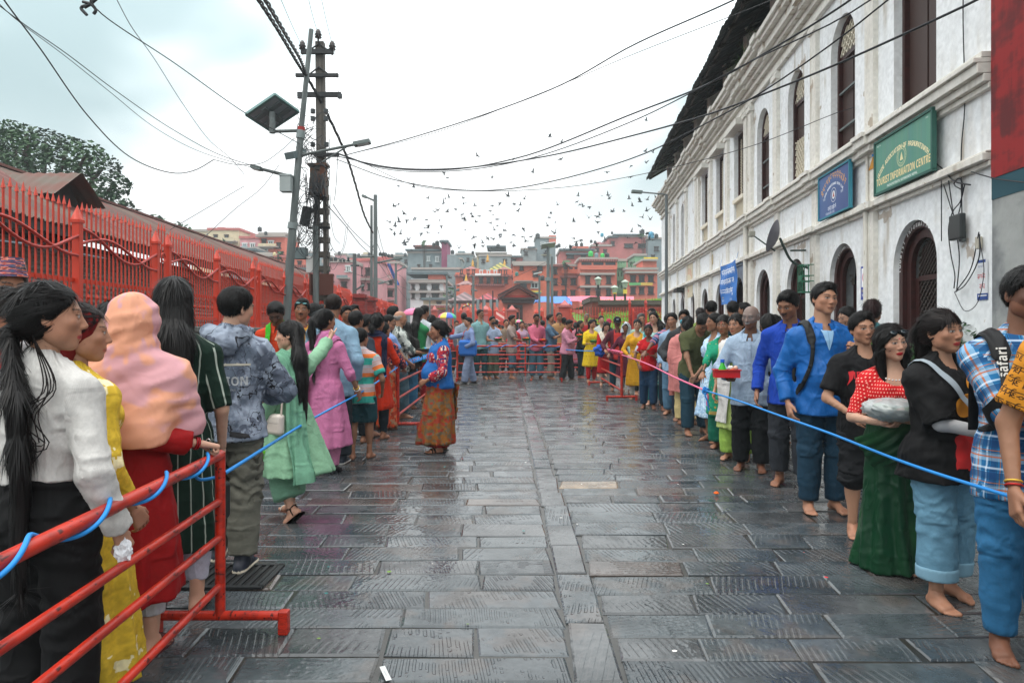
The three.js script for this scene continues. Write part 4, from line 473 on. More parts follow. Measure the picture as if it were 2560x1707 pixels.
for(const[a,b,c2,e,w]of[[725,360,782,360,.08],[715,430,752,430,.06],[712,526,762,526,.05],[760,465,760,526,.05]])P('service_arm',beam(K(a,b,.15),K(c2,e,.15),w,w),M_.dark,cp);
P('rusty_cabinet',[box(.32,.66,.22).translate(K(736,422).x+.02,K(736,422).y,.22),box(.42,.05,.28).translate(K(736,422).x+.02,K(736,386).y,.22)],M(0xffffff,{roughness:.8,map:px(128,128,(u,v)=>mix3([.27,.28,.28],[.42,.27,.2],sst(tf(u,v,4,5,3),.45,.7)),true)}),cp);
P('rust_skirt',[box(.3,.46,.04).translate(K(755,670).x,K(755,655).y,.2),box(.03,.46,.3).translate(K(719,670).x,K(719,655).y,.1)],M(0x5d352b,{roughness:.8}),cp);P('white_box',[box(.14,.34,.12).translate(K(718,610).x,K(718,610).y,.2)],M(0xd4d6d4),cp);P('grey_box',[box(.26,.24,.2).translate(K(697,585).x,K(697,585).y,.2)],M(0x6d7c7e),cp);
P('black_joint_box',[box(.2,.42,.14,0,0,0,.03).rotateZ(-.2).translate(K(712,502).x,K(712,502).y,.3),box(.1,.32,.1,0,0,0,.03).translate(K(772,370).x,K(772,368).y,.2)].slice(0,1),M(0x14181a,{roughness:.5}),cp);
const c2=thing('conduit_pole','thin grey pipe standing between the leaning pole and the concrete pole','pipe',V(A(727,HY,14.6).x,0,-14.6));P('pipe',bar(V(0,0,0),at(724,520,14.6).sub(c2.position),.06,10),M_.galv,c2);
const tangle=[];for(let i=0;i<48;i++){const y0=rr(280,540),x0=rr(690,725),pts=[];let x=x0,y=y0,z=14.3+rr(-.2,.5);for(let j=0;j<6;j++){pts.push([x,y,z]);x=clamp(x+rr(-26,30),684,756);y+=rr(-28,34);z+=rr(-.2,.2);}tangle.push(wireT(pts,rr(.005,.010),18));}
for(let i=0;i<16;i++){const x0=rr(685,700),y0=rr(420,560),w=rr(15,45),h=rr(20,90);tangle.push(wireT([[x0,y0,14.2],[x0-w*.3,y0+h*.6,14.2],[x0+w*.4,y0+h,14.3],[x0+w,y0+h*.5,14.5],[x0+w+5,y0-10,14.6]],.006,18));}
for(let i=0;i<26;i++){const x0=rr(700,745),y0=rr(390,440);tangle.push(wireT([[x0,y0,14.5],[x0+rr(-8,8),y0+rr(10,40),14.4],[x0+rr(-14,14),y0+rr(40,90),14.6]],rr(.008,.014),10));}
tag(P('wire_tangle',tangle,M_.wire),'dense tangle of black wires between the leaning pole and concrete pole','wires',null,'stuff');
}
const W3=(label,pts,r,n)=>tag(P('overhead_wire',wireT(pts,r,n),M_.wire),label,'wire',null);
W3('topmost thick wire from the lamp arm up to the right edge of the sky',[[788,358,14],[950,315,12.5],[1150,250,11],[1300,190,10],[1452,105,9],[1686,0,7.6],[1900,-110,6.5]],.012);
W3('thin wire just below the topmost one, over the dark roof',[[800,355,14],[1000,305,12.5],[1240,215,11],[1452,126,9.5],[1774,0,7.8],[1960,-80,7]],.006);
W3('thick cable sweeping from the poles over the cornice, upper of a close pair',[[775,352,14],[870,383,13.5],[1030,390,12.6],[1200,360,11.5],[1452,262,9.5],[1627,193,8.3],[1777,111,7.3],[1929,17,6.4],[2050,-70,5.8]],.014);
W3('thick cable sweeping from the poles over the cornice, lower of a close pair',[[775,354,14],[880,388,13.5],[1040,393,12.6],[1210,366,11.5],[1452,279,9.5],[1592,211,8.5],[1721,143,7.6],[1929,44,6.4],[2060,-40,5.7]],.010);
W3('thick black cable crossing the upper windows to the top right corner',[[778,360,14],[900,385,13.2],[1050,387,12.2],[1250,360,11],[1452,312,9.5],[1633,261,8.2],[1780,206,7.3],[1929,145,6.5],[2100,68,5.8],[2245,0,5.3],[2400,-80,4.8]],.014);
W3('cable bending up across the arched windows to the top edge',[[772,366,14],[900,412,13],[1060,437,12],[1200,430,11],[1452,364,9.4],[1627,281,8.2],[1744,216,7.5],[1929,88,6.6],[2040,0,6.1],[2140,-80,5.7]],.011);
W3('lowest sagging wire from the poles to the second upper window',[[830,372,14],[950,425,13.3],[1100,439,12.6],[1300,430,12],[1452,405,11.4],[1569,379,11],[1744,330,10.4],[1929,257,10],[1966,246,9.9]],.007);
W3('black cable dropping from the second upper window past the green board',[[1966,246,9.8],[2040,300,9],[2100,340,8.2],[2166,388,7.3],[2195,418,7.0],[2230,425,6.8]],.010);
W3('cable running from the cable box to the right edge of the photo',[[2232,395,6.7],[2285,410,6.3],[2360,420,5.8]],.008);
W3('thick wire hanging in a deep bow at the upper left',[[-40,-70,7],[15,10,7.6],[90,110,8.4],[200,265,9.6],[300,362,10.8],[400,398,12],[450,390,12.6],[490,367,13]],.011);
W3('wire from the bow on to the pole at the left',[[490,367,13],[540,378,13.3],[600,375,13.6],[640,350,13.8],[676,318,14]],.008);
W3('long wire from the top left corner to the lamp box, upper of two',[[-20,0,7.5],[60,60,8.2],[150,122,9],[260,205,10],[400,300,11.6],[520,362,13],[672,405,14]],.008);
W3('long wire from the top left corner to the lamp box, lower of two',[[-20,-8,7.4],[30,40,7.9],[150,130,9],[250,210,10],[350,290,11],[450,345,12],[560,380,13],[668,410,14]],.006);
W3('wire from the black scrap at top left straight to the pole',[[200,-10,8],[228,28,8.4],[400,145,10],[560,258,12],[690,332,14]],.010);
W3('thin wire falling steeply left of the solar panel',[[265,-5,8],[300,60,8.6],[350,130,9.4],[420,240,10.8],[480,322,12],[530,365,13],[560,400,13.4]],.006);
W3('straight thin stay wire low on the left, nearer the leaning pole',[[455,558,13],[540,480,13.4],[600,432,13.8],[640,380,14]],.007);
W3('straight thin stay wire low on the left, nearer the trees',[[390,528,13],[480,475,13.4],[560,428,13.8]],.007);
W3('thin line wire to the left insulator',[[643,-5,9],[672,62,11.5],[698,116,14.8]],.005);W3('thin line wire to the top insulator',[[706,-10,9],[720,45,12],[734,90,14.8]],.005);W3('thin line wire to the right insulator',[[736,-10,9],[752,60,12],[766,116,14.8]],.005);W3('thin line wire going down behind the poles',[[768,116,15.2],[775,190,18],[782,260,22],[788,330,28]],.006);
{const tw=(pts,label)=>{const c=new THREE.CatmullRomCurve3(pts.map(([x,y,d])=>at(x,y,d))),g=[];for(let s=0;s<3;s++){const q=[];for(let i=0;i<=60;i++){const p=c.getPoint(i/60),a=i*.75+s*2.094;q.push(p.add(V(Math.cos(a)*.02,Math.sin(a)*.02,0)));}g.push(tube(q,.015,120,5));}tag(P('twisted_cable',g,M_.wire),label,'cable');};
tw([[575,-30,8.5],[640,72,11],[680,140,13],[700,172,14]],'left one of two thick twisted cables coming down to the leaning pole');tw([[592,-30,8.5],[655,78,11],[690,138,13],[704,172,14]],'right one of two thick twisted cables coming down to the leaning pole');tw([[704,175,14],[740,240,15],[790,345,17],[815,420,20],[835,490,23],[856,535,27]],'twisted cable dropping from the poles to the far light pole');}
for(const[l,p,r]of[['wire slanting from the rusty cabinet to the far pole, upper',[[765,470,15],[800,520,19],[840,560,24],[858,575,28]],.012],['wire slanting from the rusty cabinet to the far pole, lower',[[750,470,15],[790,515,18],[830,565,24],[858,590,28]],.014],['wire hanging from the far pole towards the pink house',[[866,520,28],[878,570,34],[890,600,42],[898,620,50]],.014],['loop of wire hanging right of the concrete pole',[[750,540,15],[770,580,15.3],[785,575,15.6],[795,520,16]],.006],['second loop of wire hanging right of the concrete pole',[[752,560,15],[762,620,15.2],[790,570,16],[800,510,17]],.006],['wire falling from the far pole to the shed poles',[[858,560,28],[845,620,30],[835,660,32]],.012],['wires slanting to the white house',[[866,560,28],[900,640,40],[935,690,60]],.016],['second wire slanting to the white house',[[866,600,28],[905,650,42],[950,670,62]],.014],['low wire across the pink houses',[[790,620,30],[850,640,32],[910,630,40],[940,660,56]],.012],['thin wire crossing the brick houses at the right',[[1262,640,44],[1340,668,60],[1420,660,70],[1508,650,72]],.02],['wire between the far plaza poles',[[1045,660,50],[1087,650,46],[1170,640,44],[1259,600,42]],.014],['thin vertical sag behind the concrete pole',[[760,440,15],[758,490,15.2],[766,540,15.4],[780,560,16]],.006],['wire down the lamp arm side of the poles',[[775,360,14.5],[772,420,14.7],[768,460,14.8]],.008]])W3(l,p,r,24);
{const t=thing('torn_kite','black scrap of a torn kite caught on the wires at top left','kite scrap',at(208,14,8.3));const g=(pts)=>tube(pts.map(([x,y])=>V(x,y,0)),.02,12,5);P('scrap',[g([[-.1,.05],[0,.02],[.06,-.05],[.03,-.1]]),g([[-.08,-.02],[0,.03],[.08,.1]]),g([[0,.02],[.02,.12],[.09,.13]]),g([[-.02,.01],[-.12,-.02],[-.05,-.11]])],M_.wire,t);}
function lampPole(label,x,ytop,d,r,arms=[],cat='light pole',mat=M_.galv,name='street_lamp'){const b=at(x,HY,d);b.y=0;const t=thing(name,label,cat,b),k=d/FX,Y=(y)=>EYE+(HY-y)*k;P('shaft',bar(V(0,0,0),V(0,Y(ytop),0),r,10,r*.75),mat,t);for(const[dx,y0,y1,head]of arms){const a=P('lamp_arm',bar(V(0,Y(y0),0),V(dx*k*.75,Y(lerp(y0,y1,.8)),0),r*.4,6),mat,t);if(head)P('lamp_head',beam(V(dx*k*.7,Y(lerp(y0,y1,.75)),0),V(dx*k,Y(y1),0),.24,.09),M(0x6a7674),a);}return t;}
lampPole('slim grey street lamp standing close to the white building',1531,447,25,.068,[[-80,447,440,1]],'street lamp',M(0x5f676a,{roughness:.6}));
{const t=lampPole('far light pole with lamp arms beyond the fence, right of the concrete pole',862,448,28,.1,[[-30,462,450,1],[62,605,592,1],[-48,590,590,0]],'light pole');lampPole('second thinner pole leaning beside the far light pole',853,472,29,.07,[],'light pole');lampPole('short dark pole with a crossbar left of the far light poles',814,583,33,.12,[[-12,610,610,0],[14,610,610,0],[22,668,655,1]],'power pole',M(0x4c4f50));}
lampPole('thin pale pole before the pink house',909,605,40,.09,[[-40,640,652,1],[22,625,612,1]],'light pole');lampPole('thin pole left of the pavilions',1026,632,46,.08,[],'pole');lampPole('thin pole in front of the grey pink pavilion',1045,655,44,.1,[],'pole');lampPole('lamp pole between the pagoda and hotel',1087,634,42,.1,[[-6,636,634,1]],'street lamp');lampPole('short pole under the red hip roof',1109,678,46,.06,[],'pole');lampPole('thin dark pole left of the gatehouse',1132,668,42,.05,[],'pole',M_.dark);lampPole('thin pole below the white house',987,680,44,.06,[],'pole');
{const t=lampPole('tall pale pole with a solar panel before the brick houses',1259,568,40,.12,[],'street lamp'),k=40/FX;P('solar_panel',box(32*k,.05,.7).rotateZ(.14).rotateX(-.3).translate(0,EYE+(HY-564)*k,0),M(0xaab4b4,{roughness:.4}),t);P('control_box',box(14*k,8*k,.3,0,EYE+(HY-642)*k,.1),M_.steel,t);P('cross_bar',box(24*k,.06,.06,-4*k,EYE+(HY-586)*k,0),M(0x9a9a86),t);lampPole('second tall pale pole beside the one with the solar panel',1268,590,39,.1,[],'pole');const t2=lampPole('pole with a tilted white solar panel before the orange house',1239,632,50,.1,[],'street lamp');P('solar_panel',box(19*50/FX,.06,.7).rotateZ(.22).translate(-4*50/FX,EYE+(HY-628)*50/FX,0),M(0xd6dcdc),t2);}
for(const[x,y,l]of[[1374,648,'black ornamental lamp post before the loggia house'],[1412,668,'black lamp post with yellow ring, left of the green house front'],[1436,655,'black lamp post with yellow ring before the bannered brick house']]){const t=lampPole(l,x,y,47,.1,[],'lamp post',M_.dark),k=47/FX;P('lantern',[new THREE.CylinderGeometry(.22,.13,.4,8).translate(0,EYE+(HY-y)*k,0),new THREE.ConeGeometry(.3,.2,8).translate(0,EYE+(HY-y)*k+.3,0)],M(0x9aa89a,{roughness:.4}),t);if(x>1400)P('ring',new THREE.CylinderGeometry(.14,.14,.3,10).translate(0,EYE+(HY-670)*k,0),M(0xd8c24a),t);}
// ---------- the pigeons ----------
{
const wing=(up,sweep,s)=>{const g=new THREE.BufferGeometry(),L=.3;const v=[[0,0,.06],[0,0,-.07],[L*.5,up*.5,.05+sweep*.3],[L*.5,up*.5,-.08+sweep*.3],[L,up,-.03+sweep],[L*.5,up*.5+.008,-.01]].map(([x,y,z])=>[x*s,y,z]);const ix=[0,2,5,2,4,5,5,4,3,0,5,1,1,5,3];g.setAttribute('position',new THREE.Float32BufferAttribute(v.flat(),3));g.setIndex(ix);g.computeVertexNormals();return g;};
const bodyG=()=>merge([new THREE.LatheGeometry([[0,-.17],[.05,-.15],[.022,-.08],[.052,-.02],[.055,.05],[.035,.1],[.033,.13],[.012,.155],[0,.17]].map(([a,b])=>new THREE.Vector2(a,b)),8).rotateX(PI/2).deleteAttribute('uv')]);
const birds=[[.22,-.02],[.02,-.04],[-.16,-.05],[.3,.02],[.12,-.12],[.36,-.1]].map(([u,s])=>merge([bodyG(),wing(u,s,1),wing(u*.9,s,-1)])),bm=[0x252b33,0x343c46,0x1c2128].map((c)=>M(c,{roughness:.8}));
const spots=[];for(let i=0;i<132;i++){const y=445+135*Math.pow(rnd(),.75),x=895+rnd()*615;if(y>560&&(x>960&&x<1015||x>1330)){i--;continue;}spots.push([x,y]);}
spots.push([1263,314],[1290,326],[1485,277],[1482,348],[1500,350],[1484,374],[1096,358],[1182,364],[1172,367],[1020,397],[1028,409],[1131,408],[1224,396],[1394,396],[1451,381],[1449,407],[1288,366],[905,474],[915,427],[950,430],[760,575],[800,600],[815,590]);
spots.forEach(([x,y])=>{const d=rr(38,75),m=P('pigeon',pick(birds),pick(bm));m.position.copy(at(x,y,d));m.rotation.set(rr(-.5,.5),rnd()*6.3,rr(-.7,.7));m.scale.setScalar(rr(.75,1.1)*d/50*.92);tag(m,'dark pigeon in flight above the town','pigeon','flock of pigeons in the sky');});
}
// ---------- people: bodies, clothes and hair are smooth surfaces meshed from distance fields ----------
function cap(a,b,ra,rb,k=.02,o={}){
const m=Math.max(ra,rb)+k,e=b.clone().sub(a),L2=e.lengthSq()||1e-9,L=Math.sqrt(L2),fl=o.fl,S=fl?1/fl[1]-1:0,sc=fl?Math.sqrt(fl[1]):1;
return{k,sub:o.sub,b:[Math.min(a.x,b.x)-m,Math.min(a.y,b.y)-m,Math.min(a.z,b.z)-m,Math.max(a.x,b.x)+m,Math.max(a.y,b.y)+m,Math.max(a.z,b.z)+m],
f(x,y,z){let X=x-a.x,Y=y-a.y,Z=z-a.z;if(fl){const q=(X*fl[0].x+Y*fl[0].y+Z*fl[0].z)*S;X+=fl[0].x*q;Y+=fl[0].y*q;Z+=fl[0].z*q;}const t0=(X*e.x+Y*e.y+Z*e.z)/L2,t=t0<0?0:t0>1?1:t0;const dx=X-e.x*t,dy=Y-e.y*t,dz=Z-e.z*t;let d=(Math.sqrt(dx*dx+dy*dy+dz*dz)-(ra+(rb-ra)*t))*sc;if(o.cut)d=Math.max(d,(t0-1)*L);return d;}};
}
function ell(c,r,k=.02,F,o={}){
const m=Math.max(r[0],r[1],r[2])+k;
return{k,sub:o.sub,b:[c.x-m,c.y-m,c.z-m,c.x+m,c.y+m,c.z+m],f(x,y,z){let X=x-c.x,Y=y-c.y,Z=z-c.z;if(F){const u=X*F[0].x+Y*F[0].y+Z*F[0].z,v=X*F[1].x+Y*F[1].y+Z*F[1].z,w=X*F[2].x+Y*F[2].y+Z*F[2].z;X=u;Y=v;Z=w;}const a=X/r[0],b=Y/r[1],d=Z/r[2],k0=Math.sqrt(a*a+b*b+d*d),a2=a/r[0],b2=b/r[1],d2=d/r[2],k1=Math.sqrt(a2*a2+b2*b2+d2*d2);return k1<1e-6?-Math.min(...r):k0*(k0-1)/k1;}};
}
const smin=(a,b,k)=>{const h=k-Math.abs(a-b);return h>0?Math.min(a,b)-h*h/(4*k):Math.min(a,b);};
function evalD(prims,x,y,z){let d=1e3;for(const p of prims){const b=p.b,e=.12;if(x<b[0]-e||y<b[1]-e||z<b[2]-e||x>b[3]+e||y>b[4]+e||z>b[5]+e)continue;const q=p.f(x,y,z);d=p.sub?Math.max(d,-q):smin(d,q,p.k);}return d;}
function sdfMesh(prims,c,post){
let lo=[1e9,1e9,1e9],hi=[-1e9,-1e9,-1e9];for(const p of prims)if(!p.sub)for(let i=0;i<3;i++){lo[i]=Math.min(lo[i],p.b[i]);hi[i]=Math.max(hi[i],p.b[i+3]);}
const o=lo.map((v)=>v-2*c),n=hi.map((v,i)=>Math.ceil((v+2*c-o[i])/c)+1),[nx,ny,nz]=n,D=new Float32Array(nx*ny*nz).fill(1e3);
for(const p of prims){const i0=p.b.slice(0,3).map((v,i)=>Math.max(0,Math.floor((v-2*c-o[i])/c))),i1=p.b.slice(3).map((v,i)=>Math.min(n[i]-1,Math.ceil((v+2*c-o[i])/c)));
for(let z=i0[2];z<=i1[2];z++)for(let y=i0[1];y<=i1[1];y++){let q=(z*ny+y)*nx+i0[0];for(let x=i0[0];x<=i1[0];x++,q++){const v=p.f(o[0]+x*c,o[1]+y*c,o[2]+z*c),d=D[q];D[q]=p.sub?(()=>{const h=p.k-Math.abs(d+v);return h>0?Math.max(d,-v)+h*h/(4*p.k):Math.max(d,-v);})():smin(d,v,p.k);}}}
if(post){let q=0;for(let z=0;z<nz;z++)for(let y=0;y<ny;y++)for(let x=0;x<nx;x++,q++)if(D[q]<3*c+.03&&D[q]>-.2)D[q]=post(o[0]+x*c,o[1]+y*c,o[2]+z*c,D[q]);}
const id=new Int32Array(nx*ny*nz).fill(-1),pos=[],ix=[],C8=[0,1,nx,nx+1,nx*ny,nx*ny+1,nx*ny+nx,nx*ny+nx+1],E=[[0,1],[2,3],[4,5],[6,7],[0,2],[1,3],[4,6],[5,7],[0,4],[1,5],[2,6],[3,7]];
for(let z=0;z<nz-1;z++)for(let y=0;y<ny-1;y++){let q=(z*ny+y)*nx;for(let x=0;x<nx-1;x++,q++){
let m=0;for(let i=0;i<8;i++)if(D[q+C8[i]]<0)m|=1<<i;if(m===0||m===255)continue;
let sx=0,sy=0,sz=0,k=0;for(const[a,b]of E){const A=m>>a&1,B=m>>b&1;if(A===B)continue;const da=D[q+C8[a]],t=da/(da-D[q+C8[b]]);sx+=(a&1)+t*((b&1)-(a&1));sy+=(a>>1&1)+t*((b>>1&1)-(a>>1&1));sz+=(a>>2)+t*((b>>2)-(a>>2));k++;}
id[q]=pos.length/3;pos.push(o[0]+(x+sx/k)*c,o[1]+(y+sy/k)*c,o[2]+(z+sz/k)*c);}}
const sX=1,sY=nx,sZ=nx*ny;
for(let z=1;z<nz-1;z++)for(let y=1;y<ny-1;y++){let q=(z*ny+y)*nx+1;for(let x=1;x<nx-1;x++,q++){const s=D[q]<0;for(const[st,u,v]of[[sX,sY,sZ],[sY,sZ,sX],[sZ,sX,sY]]){if(D[q+st]<0===s)continue;const a=id[q],b=id[q-u],d=id[q-v],e=id[q-u-v];if(a<0||b<0||d<0||e<0)continue;s?ix.push(a,b,e,a,e,d):ix.push(a,e,b,a,d,e);}}}
const g=new THREE.BufferGeometry();g.setAttribute('position',new THREE.Float32BufferAttribute(pos,3));g.setIndex(ix);g.computeVertexNormals();return g;
}
function paint(g,f){const p=g.attributes.position,a=new Float32Array(p.count*3);for(let i=0;i<p.count;i++){const c=f(p.getX(i),p.getY(i),p.getZ(i));a[3*i]=c[0];a[3*i+1]=c[1];a[3*i+2]=c[2];}g.setAttribute('color',new THREE.BufferAttribute(a,3));return g;}
function boneUV(g,frame){const p=g.attributes.position,n=p.count,U=new Float32Array(n*2),Rg=new Int8Array(n),per=[];for(let i=0;i<n;i++){const[r,u,v,P_]=frame(p.getX(i),p.getY(i),p.getZ(i));Rg[i]=r;U[2*i]=u;U[2*i+1]=v;per[r]=P_;}const ix=Array.from(g.index.array),np=Array.from(p.array),nn=Array.from(g.attributes.normal.array),nu=Array.from(U),dup=new Map();const make=(i,u,v,key)=>{const k=i+'|'+key;if(dup.has(k))return dup.get(k);const j=np.length/3;np.push(np[3*i],np[3*i+1],np[3*i+2]);nn.push(nn[3*i],nn[3*i+1],nn[3*i+2]);nu.push(u,v);dup.set(k,j);return j;};
for(let t=0;t<ix.length;t+=3){const a=ix.slice(t,t+3),r=Rg[a[0]],Pd=per[r];const us=a.map((i)=>{if(Rg[i]===r)return[U[2*i],U[2*i+1]];const q=frame(np[3*i],np[3*i+1],np[3*i+2],r);return[q[1],q[2]];});const mx=Math.max(us[0][0],us[1][0],us[2][0]),mn=Math.min(us[0][0],us[1][0],us[2][0]),wrap=mx-mn>Pd/2;a.forEach((i,k)=>{let[u,v]=us[k];let key='';if(Rg[i]!==r)key='r'+r;if(wrap&&u<mx-Pd/2){u+=Pd;key+='w';}if(key)ix[t+k]=make(i,u,v,key);});}
const q=new THREE.BufferGeometry();q.setAttribute('position',new THREE.Float32BufferAttribute(np,3));q.setAttribute('normal',new THREE.Float32BufferAttribute(nn,3));q.setAttribute('uv',new THREE.Float32BufferAttribute(nu,2));q.setIndex(ix);return q;}
// ---- heads, hands, feet ----
const headCache={};
function headGeo(o,cell){
const key=[o.fem,o.jaw||0,o.kid||0,o.beard||0,cell].join();if(headCache[key])return headCache[key];
const j=(o.jaw||0)*.006,F=o.fem?1:0,pr=[
ell(V(0,.032,-.012),[.075,.086,.097],.02),ell(V(0,-.034,.028),[.058+j-F*.002,.08,.064],.045),ell(V(0,-.096,.066),[.018+j*.5,.016,.016],.035),
...[-1,1].flatMap((s)=>[ell(V(s*(.045+j),-.056,.012),[.018,.028,.03],.035),ell(V(s*.043,-.016,.060),[.021,.017,.02],.025)]),
cap(V(0,.016,.086),V(0,-.026,.106),.0085,.012,.012),...[-1,1].map((s)=>ell(V(s*.0115,-.032,.096),[.0085,.0075,.011],.007)),
cap(V(-.036,.029,.077),V(.036,.029,.077),F?.009:.012,F?.009:.012,.018),
...[-1,1].map((s)=>({...ell(V(s*.031,.008,.100),[.0195,.0125,.018],.012),sub:true})),...[-1,1].map((s)=>ell(V(s*.0305,.0065,.0765),[.0155,.0125,.0145],.003)),
...[-1,1].map((s)=>cap(V(s*.019,.0135,.0885),V(s*.042,.0125,.0835),.0042,.0036,.004)),
ell(V(0,-.0605,.086),[.023,.0055,.0115],.005),ell(V(0,-.0705,.085),[.020,.0068,.0115],.004),ell(V(0,-.05,.083),[.02,.012,.01],.012),
...[-1,1].map((s)=>ell(V(s*.079,-.004,-.010),[.0085,.031,.018],.006,[V(.93,0,s*.36),V(0,1,0),V(-s*.36,0,.93)])),...[-1,1].map((s)=>({...ell(V(s*.087,-.002,-.004),[.006,.017,.009],.005),sub:true})),
];
if(o.beard>1)pr.push(ell(V(0,-.085,.045),[.058,.05,.055],.03));
return headCache[key]=sdfMesh(pr,cell);
}
const SK={dark:[.17,.080,.048],brown:[.27,.135,.080],tan:[.38,.205,.130],fair:[.50,.30,.21]};
function headPaint(o,sk){
const hc=o.hairC||[.012,.010,.010],lip=o.lip||(o.fem?[sk[0]*.95+.06,sk[1]*.55,sk[2]*.55]:[sk[0]*.8,sk[1]*.62,sk[2]*.62]),B=o.beard||0,gray=o.gray||0;
return(x,y,z)=>{
const ax=Math.abs(x),ex=ax-.0305,ey=y-.0065,nz=.94+.12*(noise(x*60,y*60,z*60)*.5+.5);let c=[sk[0]*nz,sk[1]*nz,sk[2]*nz];
c=mix3(c,[c[0]*1.12,c[1]*.92,c[2]*.88],sst(.03,.0,Math.hypot(ax-.04,y+.03))*.6);
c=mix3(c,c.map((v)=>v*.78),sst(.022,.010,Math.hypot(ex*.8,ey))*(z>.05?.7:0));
if(z>.05){
if(Math.abs(ex)<.0145&&Math.abs(ey)<.0054*Math.sqrt(Math.max(0,1-(ex/.0145)**2))+.0008)c=Math.hypot(ax-.0305,ey)<.0070?[.012,.008,.006]:[.34,.31,.29];
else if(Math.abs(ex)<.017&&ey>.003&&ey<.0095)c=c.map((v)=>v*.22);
const by=.0275+.006*sst(ax,.012,.036)-.10*Math.max(0,ax-.038);if(ax>.010&&ax<.052&&Math.abs(y-by)<(o.fem?.0032:.0048))c=mix3(c,hc,.85);
if(Math.hypot(x/.0245,(y+.0655)/.0105)<1)c=lip;if(Math.abs(y+.0655)<.0012&&ax<.022)c=lip.map((v)=>v*.35);
if(o.bindi&&Math.hypot(x,y-.034)<.0048)c=[.45,.02,.03];if(o.tika&&ax<.007&&y>.035&&y<.062)c=[.55,.05,.04];
if((o.mus||B)&&y<-.036&&y>-.058&&ax<.028+(y+.036)*.2)c=mix3(c,gray?[.3,.3,.3]:hc,o.mus?.85:.5);
}
if(B){const m=sst(y,-.03-.02*sst(z,.02,.07),-.062)*sst(z,-.025,.0)*(Math.hypot(x/.028,(y+.0655)/.013)<1?0:1);c=mix3(c,gray?[.25,.24,.23]:hc,m*(B>1?.92:.45));}
return c;
};
}
const handCache={};
function handGeo(pose,cell){
const key=pose+cell;if(handCache[key])return handCache[key];
const curl={relax:[.35,.45,.35],grip:[.95,1.15,.8],flat:[.12,.16,.12],point:[1.3,1.5,.9],cup:[.5,.55,.4]}[pose],pr=[cap(V(0,-.045,0),V(0,.012,0),.024,.021,.012,{fl:[V(0,0,1),.8]})];
[[.030,.072,.0088],[.0105,.080,.0090],[-.0105,.074,.0086],[-.030,.058,.0076]].forEach(([x,L,r],i)=>{
pr.push(cap(V(x*.55,.012,0),V(x,.086-Math.abs(x)*.12,0),.0135,.0125,.014));let p=V(x,.086-Math.abs(x)*.12,0),a=0;const c=pose==='point'&&i===0?[.02,.05,.03]:curl.map((v)=>v*(1+.12*i));
[.46,.30,.24].forEach((f,s)=>{a+=c[s];const q=p.clone().add(V(x*.06*(pose==='flat'?1.5:.5),Math.cos(a)*L*f,Math.sin(a)*L*f));pr.push(cap(p,q,r*(1-.09*s),r*(.93-.09*s),.003));p=q;});});
const tz=pose==='grip'||pose==='point'?.034:.016,tx=pose==='grip'||pose==='point'?.030:.058;
pr.push(cap(V(.022,.022,.006),V(.047,.052,.016),.0145,.0115,.012),cap(V(.047,.052,.016),V(tx,.086,tz+.006),.0105,.0082,.003));
return handCache[key]=sdfMesh(pr,cell);
}
const footCache={};
function footGeo(kind,cell){
const key=kind+cell;if(footCache[key])return footCache[key];const Yf=V(0,1,0);let pr;
if(kind==='bare'){pr=[cap(V(0,.08,-.012),V(0,-.01,-.012),.034,.034,.02),ell(V(0,-.05,-.045),[.031,.032,.034],.03),cap(V(0,-.02,.0),V(.004,-.052,.095),.036,.024,.025),cap(V(-.018,-.056,.0),V(-.026,-.06,.10),.024,.02,.02),cap(V(.014,-.06,.09),V(-.026,-.06,.085),.022,.018,.02)];[[.030,.152,.0135],[.010,.150,.0098],[-.006,.142,.0092],[-.021,.132,.0086],[-.034,.12,.0082]].forEach(([x,z,r])=>pr.push(cap(V(x*.75,-.058,.098),V(x,-.078+r,z),r,r*.95,.004)));}
else if(kind==='heel')pr=[cap(V(0,.06,-.01),V(0,.0,-.01),.03,.032,.02),cap(V(0,-.005,-.035),V(0,-.052,.10),.032,.024,.02,{fl:[Yf,.8]}),cap(V(0,-.06,.09),V(0,-.066,.145),.026,.012,.02,{fl:[Yf,.6]}),cap(V(0,-.02,-.045),V(0,-.074,-.05),.014,.008,.01)];
else pr=[cap(V(0,.05,-.012),V(0,-.02,-.012),.042,.043,.02),ell(V(0,-.045,-.045),[.040,.04,.042],.02),cap(V(0,-.015,.0),V(0,-.05,.11),.042,.034,.03),cap(V(0,-.062,-.045),V(.002,-.062,.135),.044,.046,.01,{fl:[Yf,.45]})];
return footCache[key]=sdfMesh(pr,cell,(x,y,z,d)=>Math.max(d,-.078-y));
}
// ---- cloth ----
const foldB=px(512,512,(u,v)=>{const R1=(n)=>{n=1-Math.abs(n-.5)*7;return n>0?n*n*(3-2*n):0;};const w=tf(u,v,3,2,71)*.16;return.2+.42*R1(tf(u+w,v,5,2,51,2))+.30*R1(tf(u,v+w,3,2,61,5))+.14*R1(tf(u+w,v+w,9,2,91,7));});
const weave=px(256,256,(u,v)=>{const a=Math.sin(u*2*PI*64)*.5+Math.sin(v*2*PI*64)*.5,n=tf(u,v,24,3,14);return.84+.1*n+.05*a;},true);
const clothMats={};
function cloth(c,o={}){const k=c+JSON.stringify(o);if(typeof c!=='object'&&clothMats[k])return clothMats[k];const m=new THREE.MeshPhysicalMaterial({color:typeof c==='object'?0xffffff:c,map:typeof c==='object'?c:rep(weave,5),roughness:o.r??.82,bumpMap:rep(foldB,1.6),bumpScale:o.b??.013,sheen:o.sh??.08,sheenRoughness:.6,specularIntensity:.5,side:THREE.DoubleSide});if(typeof c!=='object')clothMats[k]=m;return m;}
